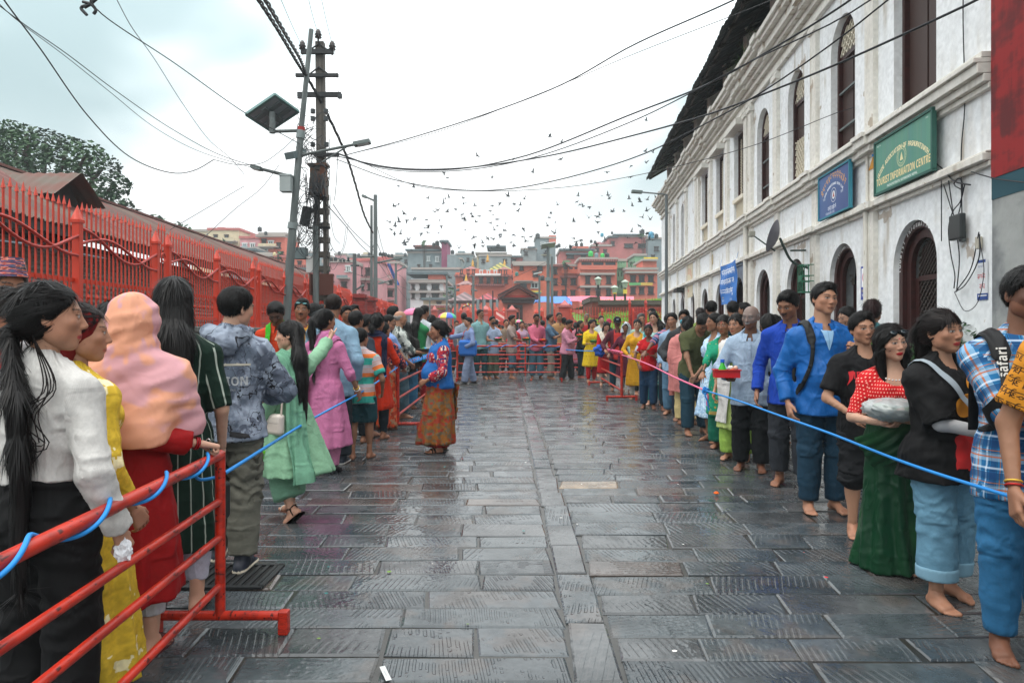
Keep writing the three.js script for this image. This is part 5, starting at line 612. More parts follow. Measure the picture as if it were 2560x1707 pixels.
const hairB=rep(px(256,64,(u,v)=>tf(u,v,60,2,3,2)),4,1),hairM={};function hairMat(c=0x0d0b0b){return hairM[c]??=new THREE.MeshPhysicalMaterial({color:c,roughness:.48,bumpMap:hairB,bumpScale:.012,specularIntensity:.5,side:THREE.DoubleSide});}
const skinMat=new THREE.MeshPhysicalMaterial({vertexColors:true,roughness:.5,specularIntensity:.6});
const shoeMat=new THREE.MeshStandardMaterial({vertexColors:true,roughness:.6});
const wrk=(x,y,z,s)=>{const a=noise(x*9+y*4+s,y*3.2,z*9+s),b=noise(x*5-y*11+s,y*8+x*5+s,z*6),r=(v)=>{v=1-Math.abs(v)*3.2;return v>0?v*v:v*.35;};return r(a)*.75+r(b)*.75-.25;};
function ik(a,c,l1,l2,pole){const d=c.clone().sub(a);let L=d.length();const mx=(l1+l2)*.998;if(L>mx){c=a.clone().addScaledVector(d,mx/L);L=mx;d.setLength(L);}const ca=(l1*l1+L*L-l2*l2)/(2*l1*L),t=d.normalize(),p=pole.clone().addScaledVector(t,-pole.dot(t)).normalize();return[a.clone().addScaledVector(t,l1*ca).addScaledVector(p,l1*Math.sqrt(Math.max(0,1-ca*ca))),c];}
const ARMS={down:{w:[.135,.475,.035],pole:[.5,0,-1],palm:'in'},fwd:{w:[.05,.60,.19],pole:[1,-1,-.6],palm:'up',h:'cup'},fold:{w:[-.03,.62,.15],pole:[1,-1,-.3],palm:'back',h:'relax'},rail:{w:[.17,.56,.16],pole:[.6,-.2,-1],palm:'down',h:'grip'},up:{w:[.04,.72,.16],pole:[1,-1,0],palm:'back',h:'relax'}};
const people=[];
function person(label,o){
const d=o.d??dOf(o.py),h=o.h??EYE+(HY-o.top)*d/FX,q=o.lod??(d<4.3?0:d<7.5?1:d<11.5?2:d<16?3:4),cB=[.0125,.0175,.0235,.030,.040,.052][q],cH=[.0050,.0070,.0102,.0138,.0185,.026][q],cHand=[.0052,.0074,.0110,.0145,.02,.03][q],fem=o.fem?1:0,b=o.b??1,sk=SK[o.sk||'brown'];
const base=at(o.x,HY,d);base.y=o.y||0;const g=thing('person',label,'person',base,R(o.f||0)-Math.atan((o.x-CX)/FX),o.group);const add=(n,geo,m,l)=>P(n,geo,m,g,l);
const lean=R(o.lean||0),X=V(1,0,0),T=V(0,Math.cos(lean),Math.sin(lean)),Z=V(0,-Math.sin(lean),Math.cos(lean)),hip=V(0,.515*h,-Math.sin(lean)*.12*h),tp=(x,y,z)=>hip.clone().addScaledVector(X,x*h).addScaledVector(T,y*h).addScaledVector(Z,z*h);
const HH=o.hh??.062+.095*h,hs=HH/.23,neck=tp(0,.305,-.008);const hm=new THREE.Matrix4().makeRotationFromEuler(new THREE.Euler(R((o.hp||0)+3+noise(people.length*3.1,7,1)*10)+lean*.75,R(o.hy||0),R(o.hr??noise(people.length*2.7,1.1,3)*12),'YXZ')),hUp=V(0,1,0).transformDirection(hm),hF=V(0,0,1).transformDirection(hm),hc=neck.clone().addScaledVector(hUp,h-HH/2-.82*h).addScaledVector(hF,.012*h),HM4=hm.clone().scale(V(hs,hs,hs)).setPosition(hc),HI=HM4.clone().invert();
const sw=(fem?.092:.104)*(.6+.4*b),arms=[1,-1].map((s,i)=>{let A=(o.arms||['down','down'])[i];if(typeof A==='string'){const j=(k)=>noise(people.length*1.37+i*7.1,k*3.3,.5)*2,B=ARMS[A];A={...B,w:[B.w[0]+j(1)*.018,B.w[1]+j(2)*.015+.012,B.w[2]+j(3)*.05+.01]};}const S=tp(s*sw,.254,-.006),aw=A.w||[0,0,0],w0=V(s*aw[0]*h,aw[1]*h,aw[2]*h),w1=A.to?V(...A.to).sub(base).applyAxisAngle(UPV,-g.rotation.y):w0,[E,W]=ik(S,w1,.168*h,.150*h,V(s*A.pole[0],A.pole[1],A.pole[2]));return{s,S,E,W,A};});
const st=o.st??noise(people.length*1.9,4.1,2)*.07,wide=o.wide??.06,legs=[1,-1].map((s)=>{const Hj=hip.clone().add(V(s*.053*h,-.01*h,0)),W0=V(s*wide*h,.078*hs+(s===o.lift?.03:0),s*st*h),l0=(s===o.lift?V(s*wide*h,.078*hs,0).distanceTo(Hj):Hj.distanceTo(W0))*1.0015,[K,W]=ik(Hj,W0,.512*l0,.488*l0,V(s*.1,0,1));return{s,H:Hj,K,W};});
const torso=(gr,w=1)=>{const Fm=[X,T,Z],G=(r)=>[r[0]*h*b*w+gr,r[1]*h+gr,r[2]*h*b*w+gr],a=[ell(tp(0,.205,.0),G(fem?[.086,.11,.06]:[.094,.115,.064]),.05,Fm),...[1,-1].map((s)=>cap(tp(s*.02,.284,-.012),tp(s*sw*.9,.254,-.008),.03*h+gr,.026*h+gr,.04)),ell(tp(0,.10,.004),G(fem?[.074,.11,.056]:[.083,.115,.06]),.06,Fm),ell(tp(0,.0,-.006),G(fem?[.094,.082,.066]:[.089,.08,.064]),.06,Fm),ell(tp(0,-.035,-.035),G([.075,.05,.04]),.05,Fm),...[1,-1].map((s)=>cap(tp(s*.055,.278,-.014),tp(0,.318,-.012),.026*h+gr,.026*h+gr,.03))];if(o.belly)a.push(ell(tp(0,.08,.03),G([.08,.085,.05+.02*o.belly]),.05,Fm));if(fem&&!o.kid){const bu=o.bust??1;for(const s of[1,-1])a.push(ell(tp(s*.042,.205,.045),[.036*h*bu+gr,.038*h*bu+gr,.034*h*bu+gr],.04,Fm));}return a;};
const armP=(L,gr,upTo,loose=0,k=.02)=>{const r=fem?[.026,.0205,.0205,.0135]:[.029,.023,.0225,.0148],t1=Math.min(1,upTo),pr=[cap(L.S,L.S.clone().lerp(L.E,t1),r[0]*h+gr,lerp(r[0],r[1],t1)*h+gr+loose*.4,.05,{cut:upTo<=1})];if(upTo>1){const t=upTo-1;pr.push(cap(L.E,L.E.clone().lerp(L.W,t),r[2]*h+gr+loose*.3,lerp(r[2],r[3],t)*h+gr+loose,k,{cut:true}));}return pr;};
const legP=(L,gr,upTo,loose=0)=>{const sk_=(o.skirt||(o.shirt&&(o.shirt.hem??1)<.35))?.72:1,r=[.054*b*sk_,.037*(sk_<1?.85:1),.035,.0225],t1=Math.min(1,upTo),pr=[cap(L.H,L.H.clone().lerp(L.K,t1),r[0]*h+gr,lerp(r[0],r[1],t1)*h+gr+loose*.5,.03,{cut:upTo<=1})];if(upTo>1){const t=upTo-1,e=L.K.clone().lerp(L.W,t);pr.push(cap(L.K,e,r[2]*h+gr+loose*.5,lerp(r[2],r[3],t)*h+gr+loose,.02,{cut:true}));if(!loose)pr.push(ell(L.K.clone().lerp(L.W,.3).add(V(0,0,-.012*h)),[.03*h,.07*h,.03*h],.03));}return pr;};
const sPr=[...torso(-.010),cap(neck.clone().addScaledVector(hUp,-.03*h),hc.clone().addScaledVector(hUp,-.045*hs).addScaledVector(hF,-.012),(fem?.029:.035)*h*(.7+.3*b),(fem?.027:.034)*h*(.7+.3*b),.03)];for(const L of arms)sPr.push(...armP(L,0,2));for(const L of legs)sPr.push(...legP(L,-.004,2));
const tone=(x,y,z)=>{const n=.93+.14*(noise(x*30,y*30,z*30)*.5+.5);return[sk[0]*n,sk[1]*n,sk[2]*n];};
const skin=[paint(sdfMesh(sPr,cB*(q<4?1.3:1)),tone)],headO={...o,fem};
{const hg=headGeo({fem,jaw:o.jaw,beard:o.beard},cH).clone();paint(hg,headPaint(headO,sk));hg.applyMatrix4(HM4);skin.push(hg);}
arms.forEach((L)=>{const dir=L.A.dir?V(L.s*L.A.dir[0],L.A.dir[1],L.A.dir[2]).normalize():L.W.clone().sub(L.E).normalize();let n={in:V(-L.s,0,0),up:V(0,1,.0),down:V(0,-1,0),back:V(-L.s*.5,0,-1),fwd:V(0,0,1)}[L.A.palm||'in'];n=n.clone().addScaledVector(dir,-n.dot(dir)).normalize();const t=dir.clone().cross(n);const m=new THREE.Matrix4().makeBasis(t,dir,n),hg=handGeo(L.A.h||'relax',cHand).clone(),sc=(fem?.92:1)*(h/1.62)*(o.kid?.95:1);if(L.s>0){hg.scale(-1,1,1);const a=hg.index.array;for(let i=0;i<a.length;i+=3){const w=a[i];a[i]=a[i+1];a[i+1]=w;}}hg.scale(sc,sc,sc);hg.applyMatrix4(m.setPosition(L.W.clone().addScaledVector(dir,.006)));hg.computeVertexNormals();skin.push(paint(hg,(x,y,z)=>{const c=tone(x,y,z);return[c[0]*1.02,c[1]*.97,c[2]*.97];}));});
const fy=o.feet||'bare',feetG=[];legs.forEach((L)=>{const kind=['sandal','flip'].includes(fy)?'bare':fy==='sneaker'?'shoe':fy,fg=footGeo(kind,[.0048,.0060,.0095][q]||cHand*1.05).clone();if(L.s>0){fg.scale(-1,1,1);const a=fg.index.array;for(let i=0;i<a.length;i+=3){const w=a[i];a[i]=a[i+1];a[i+1]=w;}}fg.scale(hs*.97,hs,hs*(fem?.97:1.04));const yaw=L.s*R(o.toe??9),pit=L.s===o.lift?R(38):0;fg.applyMatrix4(new THREE.Matrix4().makeRotationFromEuler(new THREE.Euler(pit,yaw,0,'YXZ')).setPosition(L.W));fg.computeVertexNormals();
if(kind==='bare'){skin.push(paint(fg,(x,y,z)=>{const c=tone(x,y,z),k=y<.03?1:1;return[c[0]*1.05*k,c[1]*.95,c[2]*.93];}));if(fy!=='bare')feetG.push([L,yaw,pit]);}else{const sc=C(o.shoeC??0x24282e),so=C(o.soleC??(fy==='heel'?0x111111:0xd8d6d0)),y0=L.W.y-.078*hs;add('shoe',paint(fg,(x,y)=>y-y0<(fy==='heel'?.006:.024)?[so.r,so.g,so.b]:[sc.r,sc.g,sc.b]),shoeMat);}});
feetG.forEach(([L,yaw,pit])=>{const m=new THREE.Matrix4().makeRotationFromEuler(new THREE.Euler(pit,yaw,0,'YXZ')).scale(V(hs*L.s*-1,hs,hs)).setPosition(L.W),th=o.soleH||.016,sh=new THREE.Shape();sh.moveTo(-.03,-.085);sh.bezierCurveTo(-.05,.0,-.05,.1,-.042,.13);sh.bezierCurveTo(-.02,.172,.03,.178,.042,.145);sh.bezierCurveTo(.05,.08,.04,.0,.033,-.085);sh.closePath();const sole=extr(sh,th).rotateX(PI/2).translate(0,-.074,0).applyMatrix4(m);const c=M(o.shoeC??0x2a2422,{roughness:.6}),sn=add('sandal',sole,c);const strap=(pts,w)=>{const t=tube(pts.map(([x,y,z])=>V(x,y,z)),w,14,6);return t.applyMatrix4(m);};P('strap',fy==='flip'?[strap([[-.045,-.066,.04],[-.03,-.025,.05],[.0,-.018,.055],[.035,-.028,.06],[.046,-.066,.05]],.011),strap([[-.046,-.066,.075],[-.03,-.035,.08],[.0,-.028,.085],[.035,-.036,.088],[.046,-.066,.08]],.011)]:[strap([[-.044,-.066,.09],[-.03,-.04,.095],[.0,-.032,.1],[.03,-.038,.103],[.044,-.066,.1]],.006),strap([[-.036,-.06,-.02],[-.037,-.0,-.03],[0,.012,-.052],[.037,-.0,-.03],[.038,-.06,-.02]],.005),strap([[-.037,-.005,-.03],[-.03,.012,.01],[0,.02,.025],[.03,.012,.01],[.037,-.005,-.03]],.006)],o.strapC?M(o.strapC,{roughness:.6}):c,sn);});
add('body',mergeGeometries(skin.map((s)=>{for(const k of Object.keys(s.attributes))if(!['position','normal','color'].includes(k))s.deleteAttribute(k);return s;})),skinMat);
const frame=(x,y,z,force)=>{const cand=[];arms.forEach((L,i)=>{for(const[a,c]of[[L.S,L.E],[L.E,L.W]]){const e=c.clone().sub(a),l=e.length();e.divideScalar(l);const px_=x-a.x,py_=y-a.y,pz_=z-a.z,t=clamp((px_*e.x+py_*e.y+pz_*e.z)/l),dx=px_-e.x*t*l,dy=py_-e.y*t*l,dz=pz_-e.z*t*l,r=Math.hypot(dx,dy,dz);cand.push([r-.032*h,i+1,a,e,c===L.W?.168*h:0,dx,dy,dz,t*l]);}});const tv=(y-hip.y),tz=z-hip.z-Math.sin(lean)*Math.max(0,tv),tor=Math.hypot(x/1.5,tz)-.066*h;cand.sort((a,c)=>a[0]-c[0]);const best=force===undefined?(cand[0][0]<tor?cand[0][1]:0):force;if(best===0){const rr_=.13*h;return[0,Math.atan2(x,-tz*(o.seamFront?1:1))*rr_,y,2*PI*rr_];}const cb=cand.find((q_)=>q_[1]===best),e=cb[3],ux=V(0,0,1).addScaledVector(e,-e.z),uxn=ux.lengthSq()<.05?V(1,0,0).addScaledVector(e,-e.x).normalize():ux.normalize(),uy=e.clone().cross(uxn),ang=Math.atan2(cb[5]*uy.x+cb[6]*uy.y+cb[7]*uy.z,cb[5]*uxn.x+cb[6]*uxn.y+cb[7]*uxn.z);return[best,ang*.045,-(cb[4]+cb[8]),2*PI*.045];};
const legFrame=(x,y,z)=>{const s=x>0?1:2,cx=(x>0?1:-1)*.05*h;return[s,Math.atan2(x-cx,-z)*.08,y,2*PI*.08];};
const sd=(o.seed??(people.length*3.7)),col=o.top1||{};
const made={};let outer=torso(.014);
const T1=o.shirt;if(T1){
const ease=T1.ease??.014,pr=torso(ease,T1.w||1),hem=(T1.hem??.47)*h;const slv=[];for(const L of arms)if(T1.sl>0)slv.push(...armP(L,ease*.75+.003,T1.sl,T1.loose||0));pr.push(...slv);
if(T1.sl>0)for(const L of arms)pr.push(cap(tp(L.s*sw*.6,.258,-.006),L.S,.03*h+ease,.0255*h+ease*.6,.04));
const yw=.56*h,fl=T1.flare??.0,amp=T1.amp??(hem<.4*h?.012:.004),nF=T1.nf??9,cz=T1.cz||0,cx=T1.cx||0,rx0=(fem?.083:.088)*h*b*(T1.w||1)+ease,rz0=.064*h*b*(T1.w||1)+ease+(o.belly?.02*o.belly:0),rx1=rx0+(.018+fl)*h,rz1=rz0+(.018+fl*.9)*h;
if(hem<.5*h)pr.push({k:.03,b:[-rx1*1.25-Math.abs(cx)*h,hem-.02,-rz1*1.35-Math.abs(cz)*h+hip.z,rx1*1.25+Math.abs(cx)*h,yw+.02,rz1*1.35+Math.abs(cz)*h+hip.z],f(x,y,z){const t=clamp((yw-y)/(yw-hem)),A=Math.atan2(x,z),q_=Math.pow(t,.75),rx=lerp(rx0,rx1,q_),rz=lerp(rz0,rz1,q_),X2=x-cx*h*t,Z2=z-hip.z-cz*h*t*t;const n=Math.sin(A*nF+2.4*noise(A*1.5,y*1.2,sd)*2+sd)*.6+noise(Math.cos(A)*3+sd,Math.sin(A)*3,y*1.5)*.9;const k0=Math.hypot(X2/rx,Z2/rz);return Math.max((k0-1)*Math.min(rx,rz)-amp*n*(.25+t),y-yw);}});
const wr=T1.wr??.0062,nk=T1.nk??.03,nkC=tp(0,.325,.03+nk*.3);
const geo=sdfMesh(pr,cB*.95,(x,y,z,dd)=>{dd-=wr*wrk(x,y,z,sd);const hy_=hem+.006*Math.sin(x*20+sd);if(y<hy_+.03){const cut=Math.max(dd,hy_-y);dd=slv.length?Math.min(cut,evalD(slv,x,y,z)-wr*wrk(x,y,z,sd)):cut;}dd=Math.max(dd,-(Math.hypot(x-nkC.x,(y-nkC.y)*.8,z-nkC.z)-(.036+nk)*h*.8));return dd;});
made.shirt=geo;outer=pr;const mt=T1.mat||cloth(T1.c??0x888888,T1.o||{});const mesh=add(T1.name||'shirt',boneUV(geo,frame),mt);made.shirtMesh=mesh;
if(T1.collar){const pos=[],ix=[],nA=22;for(let i=0;i<=nA;i++){const a=lerp(.28,2*PI-.28,i/nA),fr=Math.max(0,Math.cos(a)),tip=Math.pow(Math.abs(i/nA-.5)*2,6),kx=1+.12*b;for(const[r,y]of[[.036,.304],[.0385,.326-.012*fr],[.0425,.326-.012*fr],[.054+.012*tip,.300-.012*fr-.020*tip]]){const p=tp(Math.sin(a)*r*kx,y,Math.cos(a)*r*1.08-.005+.008*fr);pos.push(p.x,p.y,p.z);}}for(let i=0;i<nA;i++)for(let k=0;k<3;k++){const a=i*4+k;ix.push(a,a+4,a+1,a+1,a+4,a+5);}const cg=new THREE.BufferGeometry();cg.setAttribute('position',new THREE.Float32BufferAttribute(pos,3));cg.setAttribute('uv',new THREE.Float32BufferAttribute(pos.flatMap((_,i)=>i%3?[]:[pos[i],pos[i+1]]),2));cg.setIndex(ix);cg.computeVertexNormals();P('collar',cg,T1.collarM||mt,mesh);}
if(T1.placket&&q<3){const pts=[[0,.29,.07],[0,.2,.09],[0,.1,.08],[0,.0,.08],[0,-.04,.08]].map(([x,y,z])=>tp(x,y,z));ribbon(g,'placket',pts,.03,pr,mt,{clear:.004,seg:24,m:3,th:.003});}
}
const B1=o.pants;if(B1){const to=B1.to??1.965,ease=B1.ease??.012,pr=[...torso(.012).slice(3,6)];for(const L of legs)pr.push(...legP(L,ease,to,B1.loose??.02));if(to>1&&(B1.loose??0)>0)for(const L of legs)pr.push(cap(L.K,L.K.clone().lerp(L.W,Math.min(1,to-1)*.6),.033*h+ease+.004,.03*h+ease+(B1.loose??.02)*.7,.03));const wr=B1.wr??.006,bot=Math.min(...legs.map((L)=>L.W.y)),top=0;if(o.shirt&&(o.shirt.hem??.47)<.5)B1.topY=(o.shirt.hem??.47)+.05;const geo=sdfMesh(pr,cB,(x,y,z,dd)=>{const low=sst(y,.24*h,.07*h),kn=Math.exp(-(((y-.28*h)/(.05*h))**2));dd-=wr*(wrk(x,y,z,sd+9)*.6+low*Math.sin(y*95+9*noise(x*9,y*9,z*9+sd))*.9+kn*.5*Math.sin(y*70+x*30));return Math.max(dd,y-(B1.topY??.60)*h);});const mesh=add(B1.name||'trousers',boneUV(geo,legFrame),B1.mat||cloth(B1.c??0x222831,B1.o||{}));if(B1.cuff)for(const L of legs){const e=L.K.clone().lerp(L.W,to-1),a=L.K.clone().lerp(L.W,to-1-.2);P('cuff',sdfMesh([cap(a,e,.027*h+ease+B1.loose+.006,.0245*h+ease+B1.loose+.009,.01,{cut:true})],cB*.8,(x,y,z,dd)=>Math.max(dd,y-a.y)),cloth(B1.cuff),mesh);}}
const S1=o.skirt;if(S1){
const y0=(S1.top??.60)*h,y1=(S1.hem??.04)*h,rx0=(S1.r0??.088)*h*b,rz0=(S1.z0??.074)*h*b,rx1=(S1.r1??.13)*h,rz1=(S1.z1??.12)*h,nF=S1.nf??11,amp=S1.amp??.016,cz=S1.cz||0,cx=S1.cx||0,tw=S1.tw||0;const pr=[ell(tp(0,.0,-.006),[.1*h*b+.012,.09*h,.074*h*b+.012],.03),{k:.03,b:[-rx1*1.3-Math.abs(cx)*h,y1-.02,-rz1*1.4-Math.abs(cz)*h,rx1*1.3+Math.abs(cx)*h,y0+.02,rz1*1.4+Math.abs(cz)*h],f(x,y,z){const t=clamp((y0-y)/(y0-y1)),q_=S1.hug?t*t*.8+t*.2:Math.pow(t,.7),X2=x-cx*h*t,Z2=z-hip.z-cz*h*t,A=Math.atan2(X2,Z2),rx=lerp(rx0,rx1,q_),rz=lerp(rz0,rz1,q_),ph=A*nF+tw*y*9;const n=Math.sin(ph+3*noise(A*1.2,y*1.5,sd)+sd)*.7+noise(Math.cos(A)*4+sd,Math.sin(A)*4,y*2.2)*.8;return Math.max((Math.hypot(X2/rx,Z2/rz)-1)*Math.min(rx,rz)-amp*n*(.2+.8*t),y-y0);}}];const geo=sdfMesh(pr,cB,(x,y,z,dd)=>Math.max(dd-.003*wrk(x,y,z,sd),y1+.008*Math.sin(x*14)-y));add(S1.name||'skirt',boneUV(geo,(x,y,z)=>[0,Math.atan2(x,-z)*.16,y,2*PI*.16]),S1.mat||cloth(S1.c,S1.o||{}));made.skirt=geo;}
const toH=(v)=>v.clone().applyMatrix4(HI),hr=o.hair||'short',hcol=o.hc??0x0e0c0c;if(hr!=='none'){
const th={short:.010,buzz:.005,fade:.012,bald:.004}[hr]??.009,long=['long','tail','bun','low','loose'].includes(hr),cHr=cH*1.25,pr=[ell(V(0,.037,-.015),[.077+th,.088+th*1.25,.099+th],.02)];if(long)pr.push(ell(V(0,-.01,-.05),[.075,.075,.058],.04));const HL=o.hl??.45,wv=o.wave||0;
if(hr==='short'&&o.quiff!==0)pr.push(ell(V(.01,.112,.03),[.05,.022,.055],.03));
const back=(pts,w,f)=>{const P_=pts.map((p)=>toH(p));const fl=V(0,0,1);for(let i=0;i<P_.length-1;i++)pr.push(cap(P_[i],P_[i+1],w[i],w[i+1],.025,{fl:[fl,f]}));};
const bz=(y)=>{const p=tp(0,y,0);return p;};const bk=(y,x=0,off=.078)=>tp(x,y,-off);
if(hr==='long'){const a=HM4.clone(),p0=V(0,.0,-.075).applyMatrix4(a),ends=o.side?[tp(o.side*.08,.30,.03),tp(o.side*.085,.2,.075),tp(o.side*.08,.3-HL,.085)]:[bk(.30),bk(.2,0,.088),bk(.3-HL,0,.09)];back([p0,...ends],[.078/1,.085,.08,.05].map((v)=>v/hs*.95*(o.hw||1)),.5);if(o.front)for(const s of[-1,1])pr.push(cap(V(s*.074,.04,.02),V(s*.084,-.07,.035),.02,.024,.02),cap(V(s*.084,-.07,.035),V(s*.09,-.22,.045),.024,.016,.02));}
if(hr==='tail'||hr==='low'){const y=hr==='tail'?.045:-.055;pr.push(ell(V(0,y,-.112),[.026,.024,.022],.02));const p0=V(0,y,-.118).applyMatrix4(HM4),e=hr==='tail'?[V(0,y-.05,-.165).applyMatrix4(HM4),V(.02,y-.14,-.16).applyMatrix4(HM4),bk(.3-HL*.5,.02,.1)]:[bk(.25,o.tx||0,.09),bk(.15,(o.tx||0)*1.4,.092),bk(.3-HL,(o.tx||0)*1.6,.092)];back([p0,...e],[.022,.034,.036,.014].map((v)=>v/hs*(o.hw||1)),.75);}
if(hr==='bun')pr.push(ell(V(0,o.bunY??.0,-.125),[.045,.042,.036],.015));
if(hr==='loose'){for(const s of[-1,1])pr.push(cap(V(s*.062,.05,.02),V(s*.084,-.07,.0),.026,.03,.03),cap(V(s*.084,-.07,.0),V(s*.085,-HL*.6,.02),.032,.02,.02));pr.push(cap(V(0,0,-.07),V(0,-HL*.6,-.1),.07,.055,.03,{fl:[V(0,0,1),.5]}));}
const fringe=o.fringe||0;const hg=sdfMesh(pr,cHr,(x,y,z,dd)=>{const A=Math.atan2(x,z),ax=Math.abs(x);dd-=(hr==='bald'||hr==='buzz'?.001:.0032)*(noise(A*22,y*5,sd)+.6*noise(x*70,y*12,z*70))+wv*.008*noise(A*4,y*22,sd);let line=z*.98+(hr==='long'||hr==='loose'?-.006:.010)-ax*(hr==='long'||hr==='loose'?.5:long?.34:.24)-(fringe?fringe*sst(.05,.0,ax)*.02:0)+.006*noise(x*50,y*50,z*40);let cut=(line-y)*.7;if(y>.055&&y<.1&&hr!=='bald')cut=Math.max(cut,(z-.080-(hr==='short'?.012:.004)+.0*ax)*.9);if(long&&y<-.02)cut=Math.min(cut,z-.05);if(long&&(y<-.04))cut=z>.02&&!o.front&&hr!=='loose'?cut:Math.min(cut,-.01);if(!long&&y<-.01&&z>-.03)cut=Math.max(cut,(z+.012)*.8);if(!long)cut=Math.max(cut,(-.085+.02*ax*8-y)*.8);if(hr==='bald')cut=Math.max(cut,(y-.045+.02*noise(x*30,y*30,z*30))*.8,(z-.015));return Math.max(dd,cut);});hg.applyMatrix4(HM4);hg.computeVertexNormals();let hq=boneUV(hg,(x,y,z)=>[0,Math.atan2(x-hc.x,-(z-hc.z))*.1,y,2*PI*.1]);const nS=[4600,2400,1000,400,0,0][q]*(long&&HL>.3?1.5:1);if(nS&&hr!=='bald')hq=merge([hq,strands(hg,nS,hr==='buzz'?.008:long?.11:.022,hr==='long'||hr==='loose'?.032:long?.02:.45,hm,hs,q,hc)]);add('hair',hq,hairMat(hcol));if(o.clip){P('hair_clip',cap1(V(.03,.03,-.12).applyMatrix4(HM4),.016),M(o.clip),g);}}
const me={g,h,d,hs,tp,hip,neck,hc,HM4,arms,legs,outer,made,cB,cH,q,add,w:(v)=>g.localToWorld(v.clone()),head:(x,y,z)=>V(x,y,z).applyMatrix4(HM4),o,sk,b};
g.updateMatrixWorld(true);people.push(me);return me;
}
function strands(g,n,L,lift,hm,hs,q,hc){const p=g.attributes.position,nr=g.attributes.normal,pos=[],nn=[],uv=[],w=[.0012,.0018,.003,.005,.006,.006][q],hX=V(1,0,0).applyMatrix4(hm),fl=(lift<.03?V(0,-.28,-1):V(0,-1,-.45)).applyMatrix4(hm);for(let i=0;i<n;i++){const k=Math.floor(rnd()*p.count),b=V(p.getX(k),p.getY(k),p.getZ(k)),N=V(nr.getX(k),nr.getY(k),nr.getZ(k));const rel=b.clone().sub(hc),away=rel.length()>.135*hs||b.y<hc.y-.06,side=Math.sign(rel.dot(hX))*(lift>.03&&lift<.1?.75:0);let f0=away?V(0,-1,0):fl.clone().addScaledVector(hX,side);if(!away&&Math.abs(f0.clone().normalize().dot(N))>.8)f0=V(0,-1,0);const f=f0.clone().add(V(rr(-1,1),rr(-.4,.4),rr(-1,1)).multiplyScalar(lift>.2?.25:.07));f.addScaledVector(N,-f.dot(N)).normalize().addScaledVector(N,lift*rr(.2,1)).normalize();const s=f.clone().cross(N).normalize().multiplyScalar(w),l=L*hs*rr(.5,1.3)*(lift<.1&&!away?.5:1),m=b.clone().addScaledVector(f,l*.55).addScaledVector(N,.002),t=b.clone().addScaledVector(f,l).add(V(0,-l*.12*(lift>.2?1:0),0));b.addScaledVector(N,.0012);for(const v of[b.clone().sub(s),b.clone().add(s),m.clone().add(s),b.clone().sub(s),m.clone().add(s),m.clone().sub(s),m.clone().sub(s),m.clone().add(s),t]){pos.push(v.x,v.y,v.z);nn.push(N.x,N.y,N.z);uv.push(0,0);}}const q_=new THREE.BufferGeometry();q_.setAttribute('position',new THREE.Float32BufferAttribute(pos,3));q_.setAttribute('normal',new THREE.Float32BufferAttribute(nn,3));q_.setAttribute('uv',new THREE.Float32BufferAttribute(uv,2));return q_;}
const cap1=(c,r)=>new THREE.SphereGeometry(r,10,8).scale(1,.7,.6).translate(c.x,c.y,c.z);
function ribbon(g,name,pts,w,prims,mat,o={}){
const n=o.seg??40,m=o.m??9,c=new THREE.CatmullRomCurve3(pts),clear=o.clear??.008,pos=[],uv=[],ix=[],th=o.th??.004;const grad=(p)=>{const e=.006,d=(x,y,z)=>evalD(prims,x,y,z);return V(d(p.x+e,p.y,p.z)-d(p.x-e,p.y,p.z),d(p.x,p.y+e,p.z)-d(p.x,p.y-e,p.z),d(p.x,p.y,p.z+e)-d(p.x,p.y,p.z-e)).normalize();};
const L=c.getLength();let wd=null;const layers=[[],[]];
for(let i=0;i<=n;i++){const t=i/n,p=c.getPointAt(t),tg=c.getTangentAt(t);let out=evalD(prims,p.x,p.y,p.z)<.15?grad(p):V(p.x,0,p.z).normalize();if(o.out)out=o.out.clone();if(!isFinite(out.x)||out.lengthSq()<.1)out=V(0,0,1);let nw=tg.clone().cross(out).normalize();if(wd){if(nw.dot(wd)<0)nw.negate();nw.lerp(wd,.6).normalize();}wd=nw;const W=typeof w==='function'?w(t):w;
for(let k=0;k<=m;k++){const v=k/m-.5,f=(o.folds?(o.amp??.012)*Math.sin(v*o.folds*2*PI+2*Math.sin(t*4)):0)+(o.amp2??0)*noise(t*6,v*3,2);const q=p.clone().addScaledVector(wd,v*W);for(let it=0;it<4;it++){const d=evalD(prims,q.x,q.y,q.z);if(d<clear){const gq=grad(q);if(!isFinite(gq.x))break;q.addScaledVector(gq,clear-d);}else break;}q.addScaledVector(out,Math.max(0,f+(o.amp??0)*.6));const e=Math.abs(v)>.499?.15:1;layers[0].push(q.clone().addScaledVector(out,th*.5*e));layers[1].push(q.clone().addScaledVector(out,-th*.5*e));uv.push((v+.5)*W,t*L);}}
layers[0].concat(layers[1]).forEach((p)=>pos.push(p.x,p.y,p.z));const N=layers[0].length,uv2=uv.concat(uv);for(let i=0;i<n;i++)for(let k=0;k<m;k++){const a=i*(m+1)+k,b=a+m+1;ix.push(a,a+1,b,b,a+1,b+1,N+a,N+b,N+a+1,N+b,N+b+1,N+a+1);}for(let i=0;i<n;i++)for(const k of[0,m]){const a=i*(m+1)+k,b=a+m+1;k?ix.push(a,N+a,b,b,N+a,N+b):ix.push(a,b,N+a,b,N+b,N+a);}
const q=new THREE.BufferGeometry();q.setAttribute('position',new THREE.Float32BufferAttribute(pos,3));q.setAttribute('uv',new THREE.Float32BufferAttribute(uv2,2));q.setIndex(ix);q.computeVertexNormals();return P(name,q,mat,g);
}
